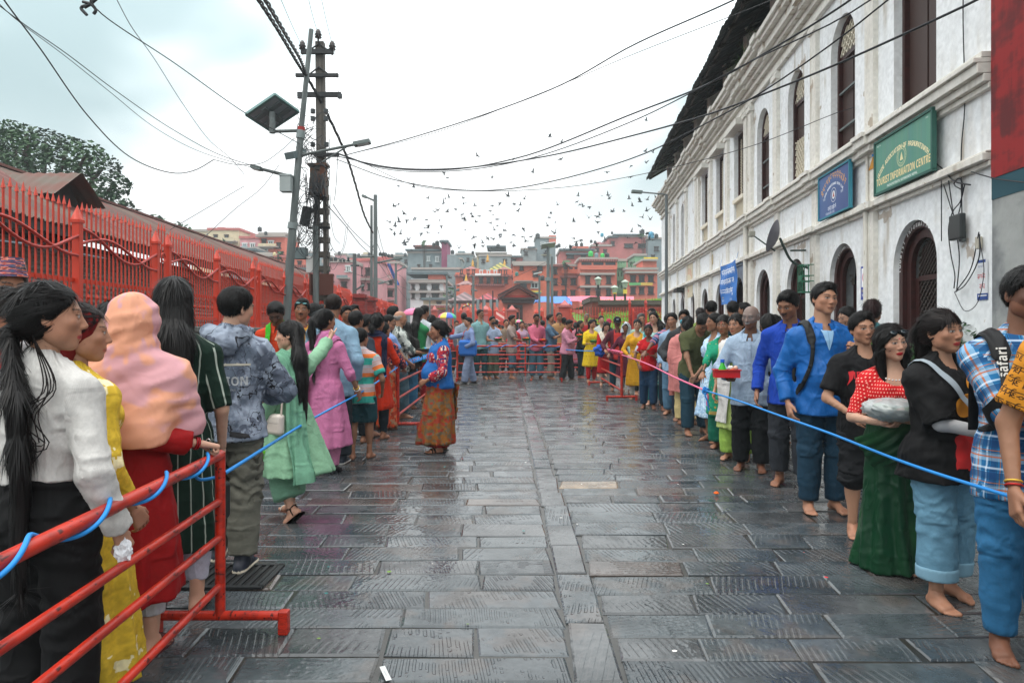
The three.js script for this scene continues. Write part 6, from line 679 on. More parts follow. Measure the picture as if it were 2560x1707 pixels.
function print(me,c,dir,w,h,mat,lift=.0025,name='print'){const geo=me.made.shirt,p=geo.attributes.position,nr=geo.attributes.normal,ix=geo.index.array,up=V(0,1,0),rt=up.clone().cross(dir).normalize(),pos=[],uv=[],nn=[];const uvOf=(i)=>{const x=(p.getX(i)-c.x)*rt.x+(p.getZ(i)-c.z)*rt.z,y=p.getY(i)-c.y;return[x/w+.5,y/h+.5];};for(let t=0;t<ix.length;t+=3){const T=[ix[t],ix[t+1],ix[t+2]];let ok=true;const us=[];for(const i of T){const n=nr.getX(i)*dir.x+nr.getY(i)*dir.y+nr.getZ(i)*dir.z,u=uvOf(i),dp=(p.getX(i)-c.x)*dir.x+(p.getZ(i)-c.z)*dir.z;if(n<.1||u[0]<-.08||u[0]>1.08||u[1]<-.08||u[1]>1.08||Math.abs(dp)>.16){ok=false;break;}us.push(u);}if(!ok)continue;T.forEach((i,k)=>{pos.push(p.getX(i)+nr.getX(i)*lift,p.getY(i)+nr.getY(i)*lift,p.getZ(i)+nr.getZ(i)*lift);nn.push(nr.getX(i),nr.getY(i),nr.getZ(i));uv.push(...us[k]);});}if(!pos.length)return;const g=new THREE.BufferGeometry();g.setAttribute('position',new THREE.Float32BufferAttribute(pos,3));g.setAttribute('normal',new THREE.Float32BufferAttribute(nn,3));g.setAttribute('uv',new THREE.Float32BufferAttribute(uv,2));return P(name,g,mat,me.made.shirtMesh);}
const printMat=(w,h,f)=>{const t=tex(w,h,(x,a,b)=>{x.clearRect(0,0,a,b);f(x,a,b);});t.wrapS=t.wrapT=THREE.ClampToEdgeWrapping;return new THREE.MeshStandardMaterial({map:t,alphaTest:.5,roughness:.8,side:THREE.DoubleSide});};
function sunglasses(me,up=true,c=0x16262c){const y=up?.078:.006,z=up?.093:.098,t=up?-.9:0,L=(x)=>new THREE.SphereGeometry(.021,10,6,0,2*PI,0,1.1).rotateX(PI/2).scale(1.1,.85,.35).translate(x,0,0);const g=merge([L(-.03),L(.03),box(.02,.005,.004,0,.006,.006),box(.004,.006,.1,-.055,.004,-.05),box(.004,.006,.1,.055,.004,-.05)]);if(up)g.scale(1.18,1.1,1.1);g.rotateX(t).translate(0,y,z).applyMatrix4(me.HM4);return P('sunglasses',g,M(c,{roughness:.12,metalness:.2}),me.g);}
function spectacles(me){const g=[new THREE.TorusGeometry(.02,.0014,5,18).translate(-.031,.004,.103),new THREE.TorusGeometry(.02,.0014,5,18).translate(.031,.004,.103),bar(V(-.011,.008,.105),V(.011,.008,.105),.0014,5),bar(V(-.051,.008,.1),V(-.078,.008,.0),.0014,5),bar(V(.051,.008,.1),V(.078,.008,.0),.0014,5)];return P('spectacles',merge(g).applyMatrix4(me.HM4),M(0x3a3530,{roughness:.3}),me.g);}
function faceMask(me,c){const g=sdfMesh([ell(V(0,-.045,.046),[.062,.056,.066],.02),ell(V(0,-.03,.09),[.03,.03,.03],.03)],me.cH,(x,y,z,d)=>Math.max(d,.03-z,y+.012-.0*z,-.105-y));g.applyMatrix4(me.HM4);g.computeVertexNormals();P('face_mask',g,M(c,{roughness:.8}),me.g);P('ear_loop',merge([bar(V(-.06,-.03,.04),V(-.08,.0,-.005),.0016,4),bar(V(.06,-.03,.04),V(.08,.0,-.005),.0016,4)]).applyMatrix4(me.HM4),M(0xdddddd),me.g);}
function necklace(me,c,r=.042,y=.295){const pts=[];for(let i=0;i<26;i++){const a=i/26*2*PI;const p=me.tp(Math.sin(a)*r*1.05,y-.022*Math.max(0,Math.cos(a))+.02*Math.max(0,-Math.cos(a)),Math.cos(a)*r*1.25);pts.push(new THREE.SphereGeometry(.0065,6,5).translate(p.x,p.y,p.z));}return P('necklace',pts,M(c,{roughness:.2,metalness:.6}),me.g);}
function bangle(me,i,c,t=.9,r=.031){const L=me.arms[i],p=L.E.clone().lerp(L.W,t),d=L.W.clone().sub(L.E).normalize(),g=new THREE.TorusGeometry(r*me.h/1.6*.82,.0045,6,20);g.applyQuaternion(new THREE.Quaternion().setFromUnitVectors(V(0,0,1),d));return P('bangle',g.translate(p.x,p.y,p.z),M(c,{roughness:.3,metalness:.5}),me.g);}
function offering(label,p,o={}){const t=thing(o.name||'offering_plate',label,o.cat||'offering',p,o.turn||0,o.group),s=o.s||1;const bowl=new THREE.LatheGeometry([[0,0],[.07,.0],[.1,.035],[.108,.05],[.1,.048],[.066,.012],[0,.012]].map(([a,b])=>new THREE.Vector2(a*s,b*s)),20);P('bowl',bowl,M(o.c??0x4c6b2c,{roughness:.6}),t);const cols=o.fl||[0xe87a10,0xd81f2a,0xf0b21a,0x3f7a2c];for(let i=0;i<(o.n??6);i++){const a=i*2.4,r=.05*s*Math.sqrt(i/6),f=new THREE.IcosahedronGeometry(.026*s,1),q=f.attributes.position;for(let k=0;k<q.count;k++){const m=1+.25*noise(q.getX(k)*160,q.getY(k)*160,q.getZ(k)*160+i);q.setXYZ(k,q.getX(k)*m,q.getY(k)*m,q.getZ(k)*m);}f.computeVertexNormals();P('flower',f.translate(Math.cos(a)*r,.045*s,Math.sin(a)*r),M(cols[i%cols.length],{roughness:.8}),t);}return t;}
const palmOf=(me,i,up=.03)=>me.w(me.arms[i].W.clone().addScaledVector(me.arms[i].W.clone().sub(me.arms[i].E).normalize(),.07).add(V(0,up,0)));
// ---------- who stands where ----------
const tee=(c,o={})=>({c,sl:.62,hem:.43,ease:.016,loose:.022,nk:.012,...o}),shirt=(c,o={})=>({c,sl:1.93,hem:.43,ease:.017,loose:.008,collar:true,placket:true,nk:.02,...o}),kurta=(c,o={})=>({name:'kurta',c,sl:1.45,hem:.2,flare:.035,ease:.014,nk:.03,wr:.004,...o}),jeans=(c=0x2b4a66,o={})=>({name:'jeans',c,loose:.013,...o}),pants=(c=0x1c2228,o={})=>({c,loose:.018,...o}),leggings=(c,o={})=>({name:'leggings',c,loose:.006,ease:.005,wr:.003,...o});
const A=(w,o={})=>({w,pole:[1,-1,-.4],palm:'back',h:'relax',...o});
const stripe=(cols,per,vert)=>cloth(px(vert?256:8,vert?8:256,(u,v)=>{const t=(vert?u:v)*cols.reduce((a,c)=>a+c[1],0);let s=0;for(const[c,w]of cols){s+=w;if(t<s)return c;}return cols[0][0];},true)),rgb=(h)=>[(h>>16&255)/255,(h>>8&255)/255,(h&255)/255];
const scaled=(m,x,y=x)=>{m.map.repeat.set(x,y);return m;};
const floral=(bg,fg,n,thr,seed,fg2)=>cloth(px(256,256,(u,v)=>{const a=tf(u,v,n,3,seed),b=tf(u,v,n,3,seed+9),k=.9+.2*tf(u,v,40,2,3);const c=b>thr+.02&&fg2?rgb(fg2):a>thr?rgb(fg):rgb(bg);return c.map((q)=>q*k);},true));
const dots=(bg,fg,n,r)=>cloth(px(256,256,(u,v)=>{const x=u*n,y=v*n,i=Math.floor(y),f=x+(i%2)*.5;return Math.hypot(f-Math.floor(f)-.5,y-i-.5)<r?rgb(fg):rgb(bg);},true));
const devaTex=(bg,fg,n)=>cloth(tex(256,256,(x,w,h)=>{x.fillStyle=bg;x.fillRect(0,0,w,h);for(let r=0;r<n;r++)deva(x,r+3,-10,h*(r+.25)/n,h/n*.55,14,fg);}));
const rEdge=person('person at the right edge in a yellow tee printed with black script, arm hanging',{x:2522,d:2.45,h:1.64,f:25,sk:'brown',shirt:tee(0,{mat:scaled(devaTex('#c98422','#3a2412',7),3.2),sl:.75,loose:.03}),pants:jeans(0x3b4a66),arms:['down',A([.165,.475,.02],{palm:'in',pole:[.4,0,-1]})]});
bangle(rEdge,1,0xa81e1e,.96);bangle(rEdge,1,0xc9a33a,.90);
const plaid=cloth(px(512,512,(u,v)=>{const b=(t,a,w)=>Math.abs(((t-a+1.5)%1)-.5)<w?1:0;let c=[.13,.42,.62];const mixw=(k,col)=>{if(k)c=mix3(c,col,k);};for(const t of[u,v]){mixw(.5*b(t,.2,.13),[.82,.86,.92]);mixw(.55*b(t,.62,.10),[.05,.20,.38]);mixw(.75*b(t,.2,.022),[.78,.36,.16]);mixw(.7*b(t,.40,.016),[.80,.42,.22]);mixw(.6*b(t,.31,.008),[.08,.09,.16]);mixw(.7*b(t,.85,.03),[.86,.88,.93]);mixw(.6*b(t,.77,.008),[.06,.08,.15]);mixw(.6*b(t,.50,.008),[.06,.08,.15]);}return c;},true));plaid.map.repeat.set(7.5,7.5);
const rPlaid=person('man in blue, white and orange plaid shirt with a black strap, at right edge',{x:2346,d:2.9,top:622,f:22,hy:14,sk:'dark',jaw:.6,beard:1,shirt:shirt(0,{mat:plaid,hem:.40,w:1.04}),pants:jeans(0x2f6f9c,{loose:.012}),arms:[A([.04,.64,.17]),A([-.06,.635,.17],{pole:[1.3,-.6,-.4]})],b:.98,st:-.03});
const rTee=person('girl in an oversized black tee with a yellow and red print and rolled pale jeans',{x:2168,d:3.42,top:717,f:44,hy:4,fem:1,b:1.14,bust:1.15,sk:'tan',jaw:1.1,lip:[.42,.05,.05],hair:'tail',hl:.5,fringe:1,wave:.4,hc:0x17100f,shirt:tee(0x0f0f11,{sl:.98,loose:.045,ease:.022,hem:.43,flare:.02,amp:.01,wr:.009,w:1.08}),pants:jeans(0x6d9cb6,{loose:.034,to:1.78,ease:.014,cuff:0x86b0c6}),arms:[A([.0,.60,.17]),A([-.03,.60,.17],{pole:[1.2,-.7,-.3]})],st:-.035});
{const L=rTee.arms[1];P('undersleeve',sdfMesh([cap(L.S.clone().lerp(L.E,.8),L.E,.036,.035,.02),cap(L.E,L.E.clone().lerp(L.W,.92),.035,.028,.02,{cut:true})],.009,(x,y,z,d)=>d-.003*wrk(x,y,z,2)),cloth(0xc3c4c6),rTee.g);
print(rTee,rTee.tp(.03,.135,.1),V(.12,0,1).normalize(),.30,.44,printMat(300,440,(x,w,h)=>{x.fillStyle='#d28a22';x.beginPath();x.ellipse(w*.62,h*.17,w*.26,h*.12,.2,0,7);x.fill();x.beginPath();x.ellipse(w*.32,h*.38,w*.2,h*.13,-.3,0,7);x.fill();x.fillStyle='#b51d1f';x.beginPath();x.moveTo(w*.1,h);x.lineTo(w*.2,h*.72);x.lineTo(w*.55,h*.62);x.lineTo(w*.62,h);x.fill();x.fillStyle='#c79a7f';x.fillRect(w*.62,h*.66,w*.33,h*.34);x.fillStyle='#22150f';x.fillRect(w*.7,h*.84,w*.12,h*.02);}));ribbon(rTee.g,'bag_strap',[[-.06,.2,-.09],[-.072,.285,-.02],[-.068,.28,.03],[-.03,.2,.11],[.05,.1,.12],[.1,.02,.09]].map((v)=>rTee.tp(...v)),.026,rTee.outer,M(0x8d98a0,{roughness:.7}),{m:4,clear:.012});necklace(rTee,0x2a2018,.040,.30).material=M(0x241b16);}
const silk=cloth(px(256,256,(u,v)=>mix3([.045,.22,.13],[.13,.30,.17],sst(tf(u,v,5,4,9,2),.45,.7)),true));silk.roughness=.42;silk.sheen=.6;
const rSaree=person('woman in a dotted red blouse and dark green silk saree holding a covered tray',{x:2050,d:3.9,h:1.385,f:14,hy:18,fem:1,sk:'fair',bust:1.12,lip:[.50,.02,.03],bindi:1,hair:'loose',hl:.45,hc:0x0b0909,shirt:tee(0,{name:'blouse',mat:scaled(dots(0xc2151c,0xe8b8a8,10,.2),5),sl:.95,ease:.008,loose:.006,hem:.53,nk:.05}),skirt:{name:'saree',mat:silk,top:.645,hem:.008,r0:.094,z0:.08,r1:.145,z1:.13,nf:9,amp:.02,tw:.55,hug:1},arms:[A([-.02,.63,.17],{palm:'up',h:'cup'}),A([.075,.615,.165],{palm:'up',h:'cup',pole:[1,-1.2,-.2]})]});
ribbon(rSaree.g,'saree_fold',[[.11,.02,.05],[.08,.12,.09],[.03,.19,.12],[-.04,.0,.1]].reverse().slice(0,0).concat([[-.11,-.04,.04],[-.03,.02,.11],[.05,.1,.1],[.09,.2,.08],[.085,.29,.0],[.07,.2,-.09],[.05,.05,-.1]]).map((v)=>rSaree.tp(...v)),(t)=>.20-.1*t,rSaree.outer,silk,{folds:4,amp:.008,clear:.012,m:14});
necklace(rSaree,0xd9dcd8,.048,.285);sunglasses(rSaree);for(const s of[-1,1])P('earring',new THREE.OctahedronGeometry(.009).translate(s*.083,-.05,.0).applyMatrix4(rSaree.HM4),M(0xdfe6e8,{roughness:.1,metalness:.6}),rSaree.g);
const rMetal=person('young man in a black tee with red jagged lettering and rolled black shorts',{x:1985,d:4.57,top:722,f:18,hy:6,sk:'tan',jaw:.3,quiff:1,shirt:tee(0x121215,{sl:.8,loose:.035,ease:.02,hem:.42}),pants:{name:'shorts',c:0x17191d,to:1.12,loose:.03,wr:.01,cuff:0x17191d},arms:[A([.06,.58,.18]),A([.1,.56,.15])],st:-.04});
print(rMetal,rMetal.tp(.0,.15,.08),V(0,0,1),.27,.30,printMat(512,560,(x,w,h)=>{x.save();x.transform(1,-.10,0,1,0,40);x.fillStyle='#c8202a';x.textAlign='center';x.font='bold 120px sans-serif';x.fillText('METALLICA',w/2,130,w-60);for(const[sx,d]of[[28,1],[w-28,-1]]){x.beginPath();x.moveTo(sx,40);x.lineTo(sx+56*d,30);x.lineTo(sx+44*d,130);x.lineTo(sx-12*d,210);x.lineTo(sx+12*d,120);x.fill();}x.restore();x.strokeStyle='#50737a';x.lineWidth=5;for(let i=0;i<22;i++){x.beginPath();x.moveTo(rr(120,400),rr(210,520));x.quadraticCurveTo(rr(100,420),rr(220,540),rr(120,400),rr(230,540));x.stroke();}}));
const rJacket=person('man in a bright blue jacket over a pale shirt, with a black backpack',{x:1888,d:5.15,top:655,f:20,hy:12,sk:'tan',jaw:.8,b:1.12,belly:1,shirt:shirt(0x1668b8,{name:'jacket',hem:.43,ease:.02,loose:.012,wr:.008,placket:false,o:{r:.5}}),pants:jeans(0x1f4157,{loose:.02,to:1.97}),arms:[A([.10,.70,.14],{pole:[1,-1,-.5],palm:'back',h:'grip'}),A([.155,.48,.03],{palm:'in',pole:[.5,0,-1]})]});
print(rJacket,rJacket.tp(.0,.255,.07),V(0,0,1),.15,.20,printMat(200,260,(x,w,h)=>{x.fillStyle='#86aed0';x.beginPath();x.moveTo(w*.08,0);x.lineTo(w*.92,0);x.lineTo(w*.5,h);x.fill();x.strokeStyle='#5f89b0';x.lineWidth=5;x.beginPath();x.moveTo(w*.5,10);x.lineTo(w*.5,h*.9);x.stroke();}),.006,'inner_shirt');P('inner_collar',tube([...Array(9)].map((_,i)=>{const a=lerp(.5,2*PI-.5,i/8);return rJacket.tp(Math.sin(a)*.043,.318-.012*Math.cos(a),Math.cos(a)*.045);}),.009,20,6),cloth(0x8fb4d4),rJacket.g);
const rBag=person('tall man in a royal blue shirt looking down, behind the bright blue jacket',{x:1817,d:5.95,top:668,f:-8,hp:22,hy:-18,sk:'brown',jaw:.3,mus:1,shirt:shirt(0x1646b4,{hem:.42}),pants:jeans(0x34383f,{loose:.022,to:1.86}),arms:['down',A([.16,.48,.03],{palm:'in',pole:[.5,0,-1]})],st:.03});
const rOld=person('bald elderly man in a pale blue shirt holding a red plastic tray',{x:1725,d:6.65,top:703,f:-6,hy:-16,hp:6,sk:'dark',hair:'bald',hc:0x8f8d8a,beard:1,gray:1,mus:1,shirt:shirt(0xa9bfd6,{hem:.40,ease:.024,sl:1.9,nk:.028}),pants:pants(0x14181c,{loose:.028}),arms:['down',A([.115,.575,.15],{palm:'up',h:'cup'})],st:.01});
P('pocket_pen',bar(rOld.tp(.045,.205,.085),rOld.tp(.08,.20,.078),.004),M(0x9a5a2a),rOld.g);
const rLime=person('woman in a lime and white dress mostly hidden behind the bald man',{x:1694,d:7.2,h:1.52,f:-20,hy:-10,fem:1,sk:'tan',hair:'bun',shirt:kurta(0xc9dd86,{hem:.22}),pants:pants(0xa7cf5c,{loose:.04}),arms:['down','down']});
ribbon(rLime.g,'scarf',[[-.07,-.25,.1],[-.06,.0,.1],[-.06,.2,.09],[-.07,.3,.0],[-.06,.15,-.09]].map((v)=>rLime.tp(...v)),.16,rLime.outer,cloth(0xe8e6e2),{folds:3,amp:.008,clear:.012});
person('woman in pale pink trousers and white shawl half hidden behind the bald man',{x:1764,d:7.35,h:1.53,f:-165,fem:1,sk:'tan',hair:'long',hl:.4,shirt:kurta(0xd9c7ce,{hem:.22,flare:.05}),pants:pants(0xd96f96,{loose:.03,to:1.75})});
const rGreen=person('woman in an emerald kurta with gold embroidery, one hand near the rope',{x:1664,d:7.9,top:727,f:-14,hy:-6,fem:1,b:1.03,sk:'brown',tika:1,hair:'bun',shirt:kurta(0,{mat:scaled(dots(0x178a68,0xc9a45a,4,.07),3),hem:.25,sl:1.35,flare:.03}),pants:pants(0x137058,{loose:.05}),arms:['down',{to:[2.08,.80,-7.55],pole:[.5,-.3,-1],palm:'down'}]});
bangle(rGreen,1,0x1b3a30,.92);print(rGreen,V(0,.345*rGreen.h,.17),V(0,0,1),.24,.26,printMat(240,260,(x,w,h)=>{x.fillStyle='#c79a4a';for(const[a,b,r]of[[.5,.2,.1],[.3,.4,.08],[.7,.42,.08],[.5,.62,.09],[.25,.66,.05],[.75,.68,.05]]){for(let i=0;i<8;i++){x.beginPath();x.arc(w*a+Math.cos(i*.785)*w*r*.7,h*b+Math.sin(i*.785)*w*r*.7,w*r*.34,0,7);x.fill();}}for(let i=0;i<20;i++)x.fillRect(i*w/20,h*.88,w/32,h*.1);x.fillRect(0,h*.84,w,h*.025);}),.004);
person('girl in a pale blue lace dress with puffed sleeves, face turned left',{x:1641,d:8.35,top:722,f:-58,hy:-12,fem:1,sk:'brown',hair:'low',hl:.3,shirt:kurta(0,{mat:scaled(floral(0x9fbfdc,0xc6dcee,20,.55,4),2),sl:.7,loose:.045,hem:.2,flare:.06,amp:.02}),arms:['down','down']});
person('man in an olive tee bending forward over the queue',{x:1598,d:9.0,h:1.70,f:20,lean:24,hp:34,sk:'brown',b:1.12,shirt:tee(0x565b3a,{sl:.75,loose:.02,hem:.44}),pants:jeans(0x1d4152,{loose:.03}),arms:[A([.06,.47,.26],{pole:[1,.2,-1],palm:'in'}),A([.10,.45,.22],{pole:[1,.2,-1],palm:'in',h:'grip'})],wide:.075});
const rPeach=person('person with a peach shawl and cream trousers behind the olive tee',{x:1578,d:9.9,h:1.56,f:172,fem:1,sk:'brown',hair:'bun',shirt:shirt(0x42359a,{hem:.40}),pants:pants(0xd9c48c,{loose:.03})});ribbon(rPeach.g,'shawl',[[.1,-.2,-.08],[.09,.1,-.09],[.07,.3,-.0],[.1,.1,.09],[.1,-.25,.1]].map((v)=>rPeach.tp(...v)),.26,rPeach.outer,cloth(0xd98a86),{folds:3,amp:.012,clear:.014});
const rMask=person('man in a dark grey jacket wearing a turquoise face mask',{x:1571,d:10.4,top:714,f:0,hy:-4,sk:'brown',shirt:tee(0x3a3d40,{sl:1.93,nk:.0,ease:.024}),pants:pants(0x1c2c40),arms:['down',A([.14,.56,.12])]});faceMask(rMask,0x4fb0c4);
person('slim man in a pale blue shirt and light jeans behind the striped polo',{x:1547,d:11.1,top:721,f:-18,sk:'tan',hair:'fade',shirt:shirt(0x9dbbd8),pants:jeans(0x5f87a4,{loose:.03})});
const poloM=scaled(stripe([[rgb(0x1f4a72),3],[rgb(0xd98287),1.2],[rgb(0x6a6a92),1.6],[rgb(0xd98287),1.0],[rgb(0x1f4a72),2.6],[rgb(0x7f7aa0),1.2]],1),3,7);
person('bearded man in a navy and pink striped polo reaching to the rope',{x:1536,d:11.7,top:722,f:18,hy:26,sk:'dark',beard:2,shirt:shirt(0,{mat:poloM,sl:.8,loose:.02,w:1.05}),pants:jeans(0x1a2c38),b:1.08,arms:['down',{to:[2.08,.88,-11.2],palm:'down',pole:[.8,-.6,-.6]}]});
person('girl in a red tee with one white sleeve, hand on her chest',{x:1490,d:12,top:747,f:-5,fem:1,sk:'dark',hair:'low',shirt:tee(0xc9131d,{hem:.45,sl:.6}),pants:jeans(0x1e4060,{loose:.02}),arms:[A([-.01,.66,.13]),A([.11,.52,.1])]});
{const me=people[people.length-1],L=me.arms[1];P('sleeve',sdfMesh([cap(L.S,L.S.clone().lerp(L.E,.62),.062,.05,.02,{cut:true})],.016),cloth(0xd9dbe0),me.g);}
const rSpec=person('bespectacled woman in a teal patterned kurta behind the red tee girl',{x:1505,d:12.6,top:717,f:-6,hy:-6,fem:1,sk:'fair',hair:'long',side:1,hl:.4,shirt:kurta(0,{mat:scaled(floral(0x2f8f92,0xb8d8d2,14,.52,6),2.5),hem:.22}),pants:leggings(0x2f8f92)});spectacles(rSpec);
const rYel=person('woman with spectacles in a long mustard yellow kurta',{x:1463,d:13.7,top:735,f:-2,fem:1,sk:'fair',hair:'low',shirt:kurta(0xe0a51e,{hem:.17,sl:1.9,flare:.04}),pants:leggings(0xd9d6cc),arms:[A([.02,.6,.16]),A([.1,.55,.12])]});spectacles(rYel);
person('grey haired man in a pale green shirt behind the mustard kurta',{x:1474,d:14.6,top:722,f:12,sk:'tan',hc:0x6d6c6a,shirt:shirt(0xa8c4b4),pants:pants(0x2b3136)});
const rPinkS=person('man in a pink shirt with sunglasses pushed up, beside the slim street lamp',{x:1502,d:17,top:709,f:-40,sk:'tan',shirt:shirt(0xd9798f),pants:pants()});sunglasses(rPinkS);
const rMar=person('girl in a maroon kurta with a white scarf over her head, hand on the barrier',{x:1437,d:14.9,top:744,f:-12,fem:1,sk:'dark',hair:'bun',shirt:kurta(0x5a1832,{hem:.24,sl:1.8}),pants:leggings(0xd9d9de),arms:['down',A([.2,.56,.16],{palm:'down'})]});
ribbon(rMar.g,'scarf',[rMar.tp(.085,-.2,.05),rMar.tp(.08,.1,.075),rMar.head(.085,-.12,.0),rMar.head(.088,.06,.01),rMar.head(0,.142,.0),rMar.head(-.088,.06,.01),rMar.head(-.08,-.1,.04)],.13,rMar.outer,cloth(0xd5dde4),{folds:2,amp:.006,clear:.01});
const rCap=person('man in a maroon jacket over a red tee wearing a black cap',{x:1418,d:15.6,top:730,f:4,hp:8,sk:'brown',mus:1,beard:1,shirt:shirt(0x571c2c,{placket:false}),pants:jeans(0x1f4a5c),arms:['down',A([.17,.56,.14],{palm:'down'})]});
print(rCap,rCap.tp(0,.12,.09),V(0,0,1),.2,.62,printMat(64,200,(x,w,h)=>{x.fillStyle='#bb2a26';x.beginPath();x.moveTo(w*.1,0);x.lineTo(w*.9,0);x.lineTo(w*.95,h);x.lineTo(w*.05,h);x.fill();}),.012,'inner_tee');
function capHat(me,c,mark){const g=merge([new THREE.SphereGeometry(.104,16,8,0,2*PI,0,PI/2).scale(.92,.95,1.12).translate(0,.055,-.008),new THREE.CylinderGeometry(.078,.082,.008,16,1,false,-PI/2,PI).scale(1,1,1.15).rotateX(.22).translate(0,.052,.08)]).applyMatrix4(me.HM4);const t=P('cap',g,cloth(c),me.g);if(mark)P('emblem',box(.05,.03,.006,0,.10,.10).applyMatrix4(me.HM4),M(mark),t);}
capHat(rCap,0x171b22,0x9fb0bc);
const rRed=person('woman in a red kurta with a cream scarf looking down at her hands',{x:1391,d:17,top:738,f:8,hp:22,fem:1,sk:'fair',hair:'loose',hl:.35,hc:0x1a1110,shirt:kurta(0xc0141c,{hem:.2,sl:1.7}),pants:leggings(0xd8c8b8),arms:[A([.0,.6,.17]),A([.04,.58,.17])]});ribbon(rRed.g,'scarf',[[.04,-.02,.1],[.0,.1,.11],[-.06,.25,.07],[-.07,.3,-.01],[-.06,.1,-.09]].map((v)=>rRed.tp(...v)),.12,rRed.outer,cloth(0xe0d6c6),{folds:2,amp:.008,clear:.014});
person('man in a black suit seen from behind beside the far doors',{x:1639,d:11.4,top:693,f:205,sk:'brown',hair:'fade',shirt:shirt(0x14161b,{name:'jacket'}),pants:pants(0x14161b)});
person('man in a dark teal suit seen from behind near the blue banner',{x:1684,d:10.9,top:694,f:195,sk:'brown',hair:'fade',b:1.12,shirt:shirt(0x123c4a,{name:'jacket'}),pants:pants(0x123c4a)});
person('person in a turquoise top under the end of the blue banner',{x:1712,d:12.2,top:697,f:240,sk:'brown',shirt:tee(0x4fb0b8),pants:pants()});
person('woman with long brown hair and olive top walking along the wall',{x:1608,d:13.5,top:708,f:190,fem:1,sk:'tan',hair:'long',hl:.4,hc:0x1c1011,shirt:tee(0x8aa050),pants:pants()});
person('person with short black hair and dark top between the wall and the olive tee',{x:1634,d:12.4,top:717,f:200,fem:1,sk:'tan',hair:'bun',shirt:tee(0x1c1e22,{sl:1.9}),pants:pants()});
person('person in black with hair to the wall, left of the royal blue shirt',{x:1781,d:8.2,top:727,f:160,fem:1,sk:'brown',hair:'bun',shirt:tee(0x1b1d22,{sl:1.9}),pants:pants()});
const rTealW=person('woman in a teal jacket seen from behind by the second door',{x:2008,d:7.0,top:691,f:168,fem:1,sk:'tan',hair:'low',hl:.22,hc:0x2a1414,shirt:shirt(0x4f9aa2,{placket:false,b:1}),pants:pants(0x30343c)});
const rGl=person('woman with glasses and a black top looking down in the second doorway',{x:1953,d:7.9,top:706,f:-50,hp:15,fem:1,sk:'fair',hair:'low',shirt:tee(0x1d1a1e,{sl:1.9}),pants:pants()});spectacles(rGl);
ribbon(rGl.g,'lanyard',[[.05,.29,.02],[.03,.2,.09],[.0,.1,.1]].map((v)=>rGl.tp(...v)),.025,rGl.outer,M(0xe0701a),{clear:.01,m:3});
const lWhite=person('young woman in a white shirt and black trousers with a long wavy black ponytail',{x:105,d:2.2,h:1.495,f:136,hy:-48,fem:1,bust:.75,sk:'tan',hair:'low',hl:.42,hw:1.1,wave:.7,tx:-.02,lip:[.40,.06,.06],shirt:shirt(0xd6d4d0,{sl:1.97,hem:.585,ease:.016,wr:.007,loose:.010}),pants:pants(0x0b0b0d,{topY:.64,loose:.026}),arms:[A([.13,.48,.03],{palm:'in',pole:[.5,0,-1]}),A([.15,.475,.03],{palm:'in',h:'grip',pole:[.5,0,-1]})],feet:'sneaker'});
{const g=[];for(let i=0;i<6;i++){const a=rr(-.5,.5),x0=-.03-i*.008,s=rr(.6,1);g.push(tube([lWhite.head(x0*.6-.03,-.06,-.05),lWhite.tp(-.06-i*.006,.27,-.07),lWhite.tp(-.05+.03*Math.sin(i*2),.22,-.095),lWhite.tp(-.075+.02*Math.cos(i),.16,-.09),lWhite.tp(-.05+.02*Math.sin(i*3),.08+.02*i,-.095)],.002,20,5));}tag(P('curl',g,hairMat(0x17100f),lWhite.g),null,null,null,'stuff');}
const topiM=cloth(px(128,128,(u,v)=>{const x=Math.floor(u*8),y=Math.floor(v*8),id=lat[(x*7+y*131)&65535],dd=Math.abs(u*8-x-.5)+Math.abs(v*8-y-.5);return dd<.42?(id<.5?[.75,.33,.30]:[.22,.34,.45]):id<.4?[.80,.52,.46]:[.42,.30,.42];},true));topiM.map.repeat.set(2,2);
const lTopi=person('man in a patterned cloth cap and white shirt at the left edge',{x:6,d:3.5,h:1.69,f:8,hy:14,sk:'brown',gray:1,hc:0x55504c,mus:1,shirt:shirt(0xd8d9da),pants:pants()});
P('cloth_cap',new THREE.CylinderGeometry(.078,.1,.10,24,2).scale(.92,1,1.13).rotateX(-.12).translate(0,.105,-.008).applyMatrix4(lTopi.HM4),topiM,lTopi.g);
const lRedS=person('man in a red shirt at the left edge, before the cloth capped man',{x:-2,d:2.9,top:668,f:70,hy:-4,sk:'brown',quiff:0,shirt:shirt(0xb81a1c),pants:pants()});
const lYel=person('woman in a red veil and yellow kurta between white shirt and peach headscarf',{x:176,d:2.52,h:1.44,f:128,hy:-40,fem:1,sk:'tan',hair:'low',hl:.2,hc:0x1a0d0c,shirt:kurta(0,{mat:scaled(floral(0xc9a832,0xe8dcae,12,.66,8),2),sl:1.7,hem:.06,flare:.06,amp:.016}),arms:['down',A([.135,.485,.05],{palm:'in',pole:[.5,0,-1]})],feet:'flip'});
{const g=sdfMesh([ell(V(0,.035,-.02),[.09,.1,.112],.03),cap(V(0,.0,-.06),V(0,-.2,-.1),.09,.1,.06,{fl:[V(0,0,1),.6]})],.008,(x,y,z,d)=>Math.max(d-.004*noise(x*30,y*18,z*30),(z-.045-y*.35)*.8));g.applyMatrix4(lYel.HM4);g.computeVertexNormals();P('veil',boneUV(g,(x,y,z)=>[0,Math.atan2(x,-z)*.1,y,.63]),cloth(0x7a1518),lYel.g);}
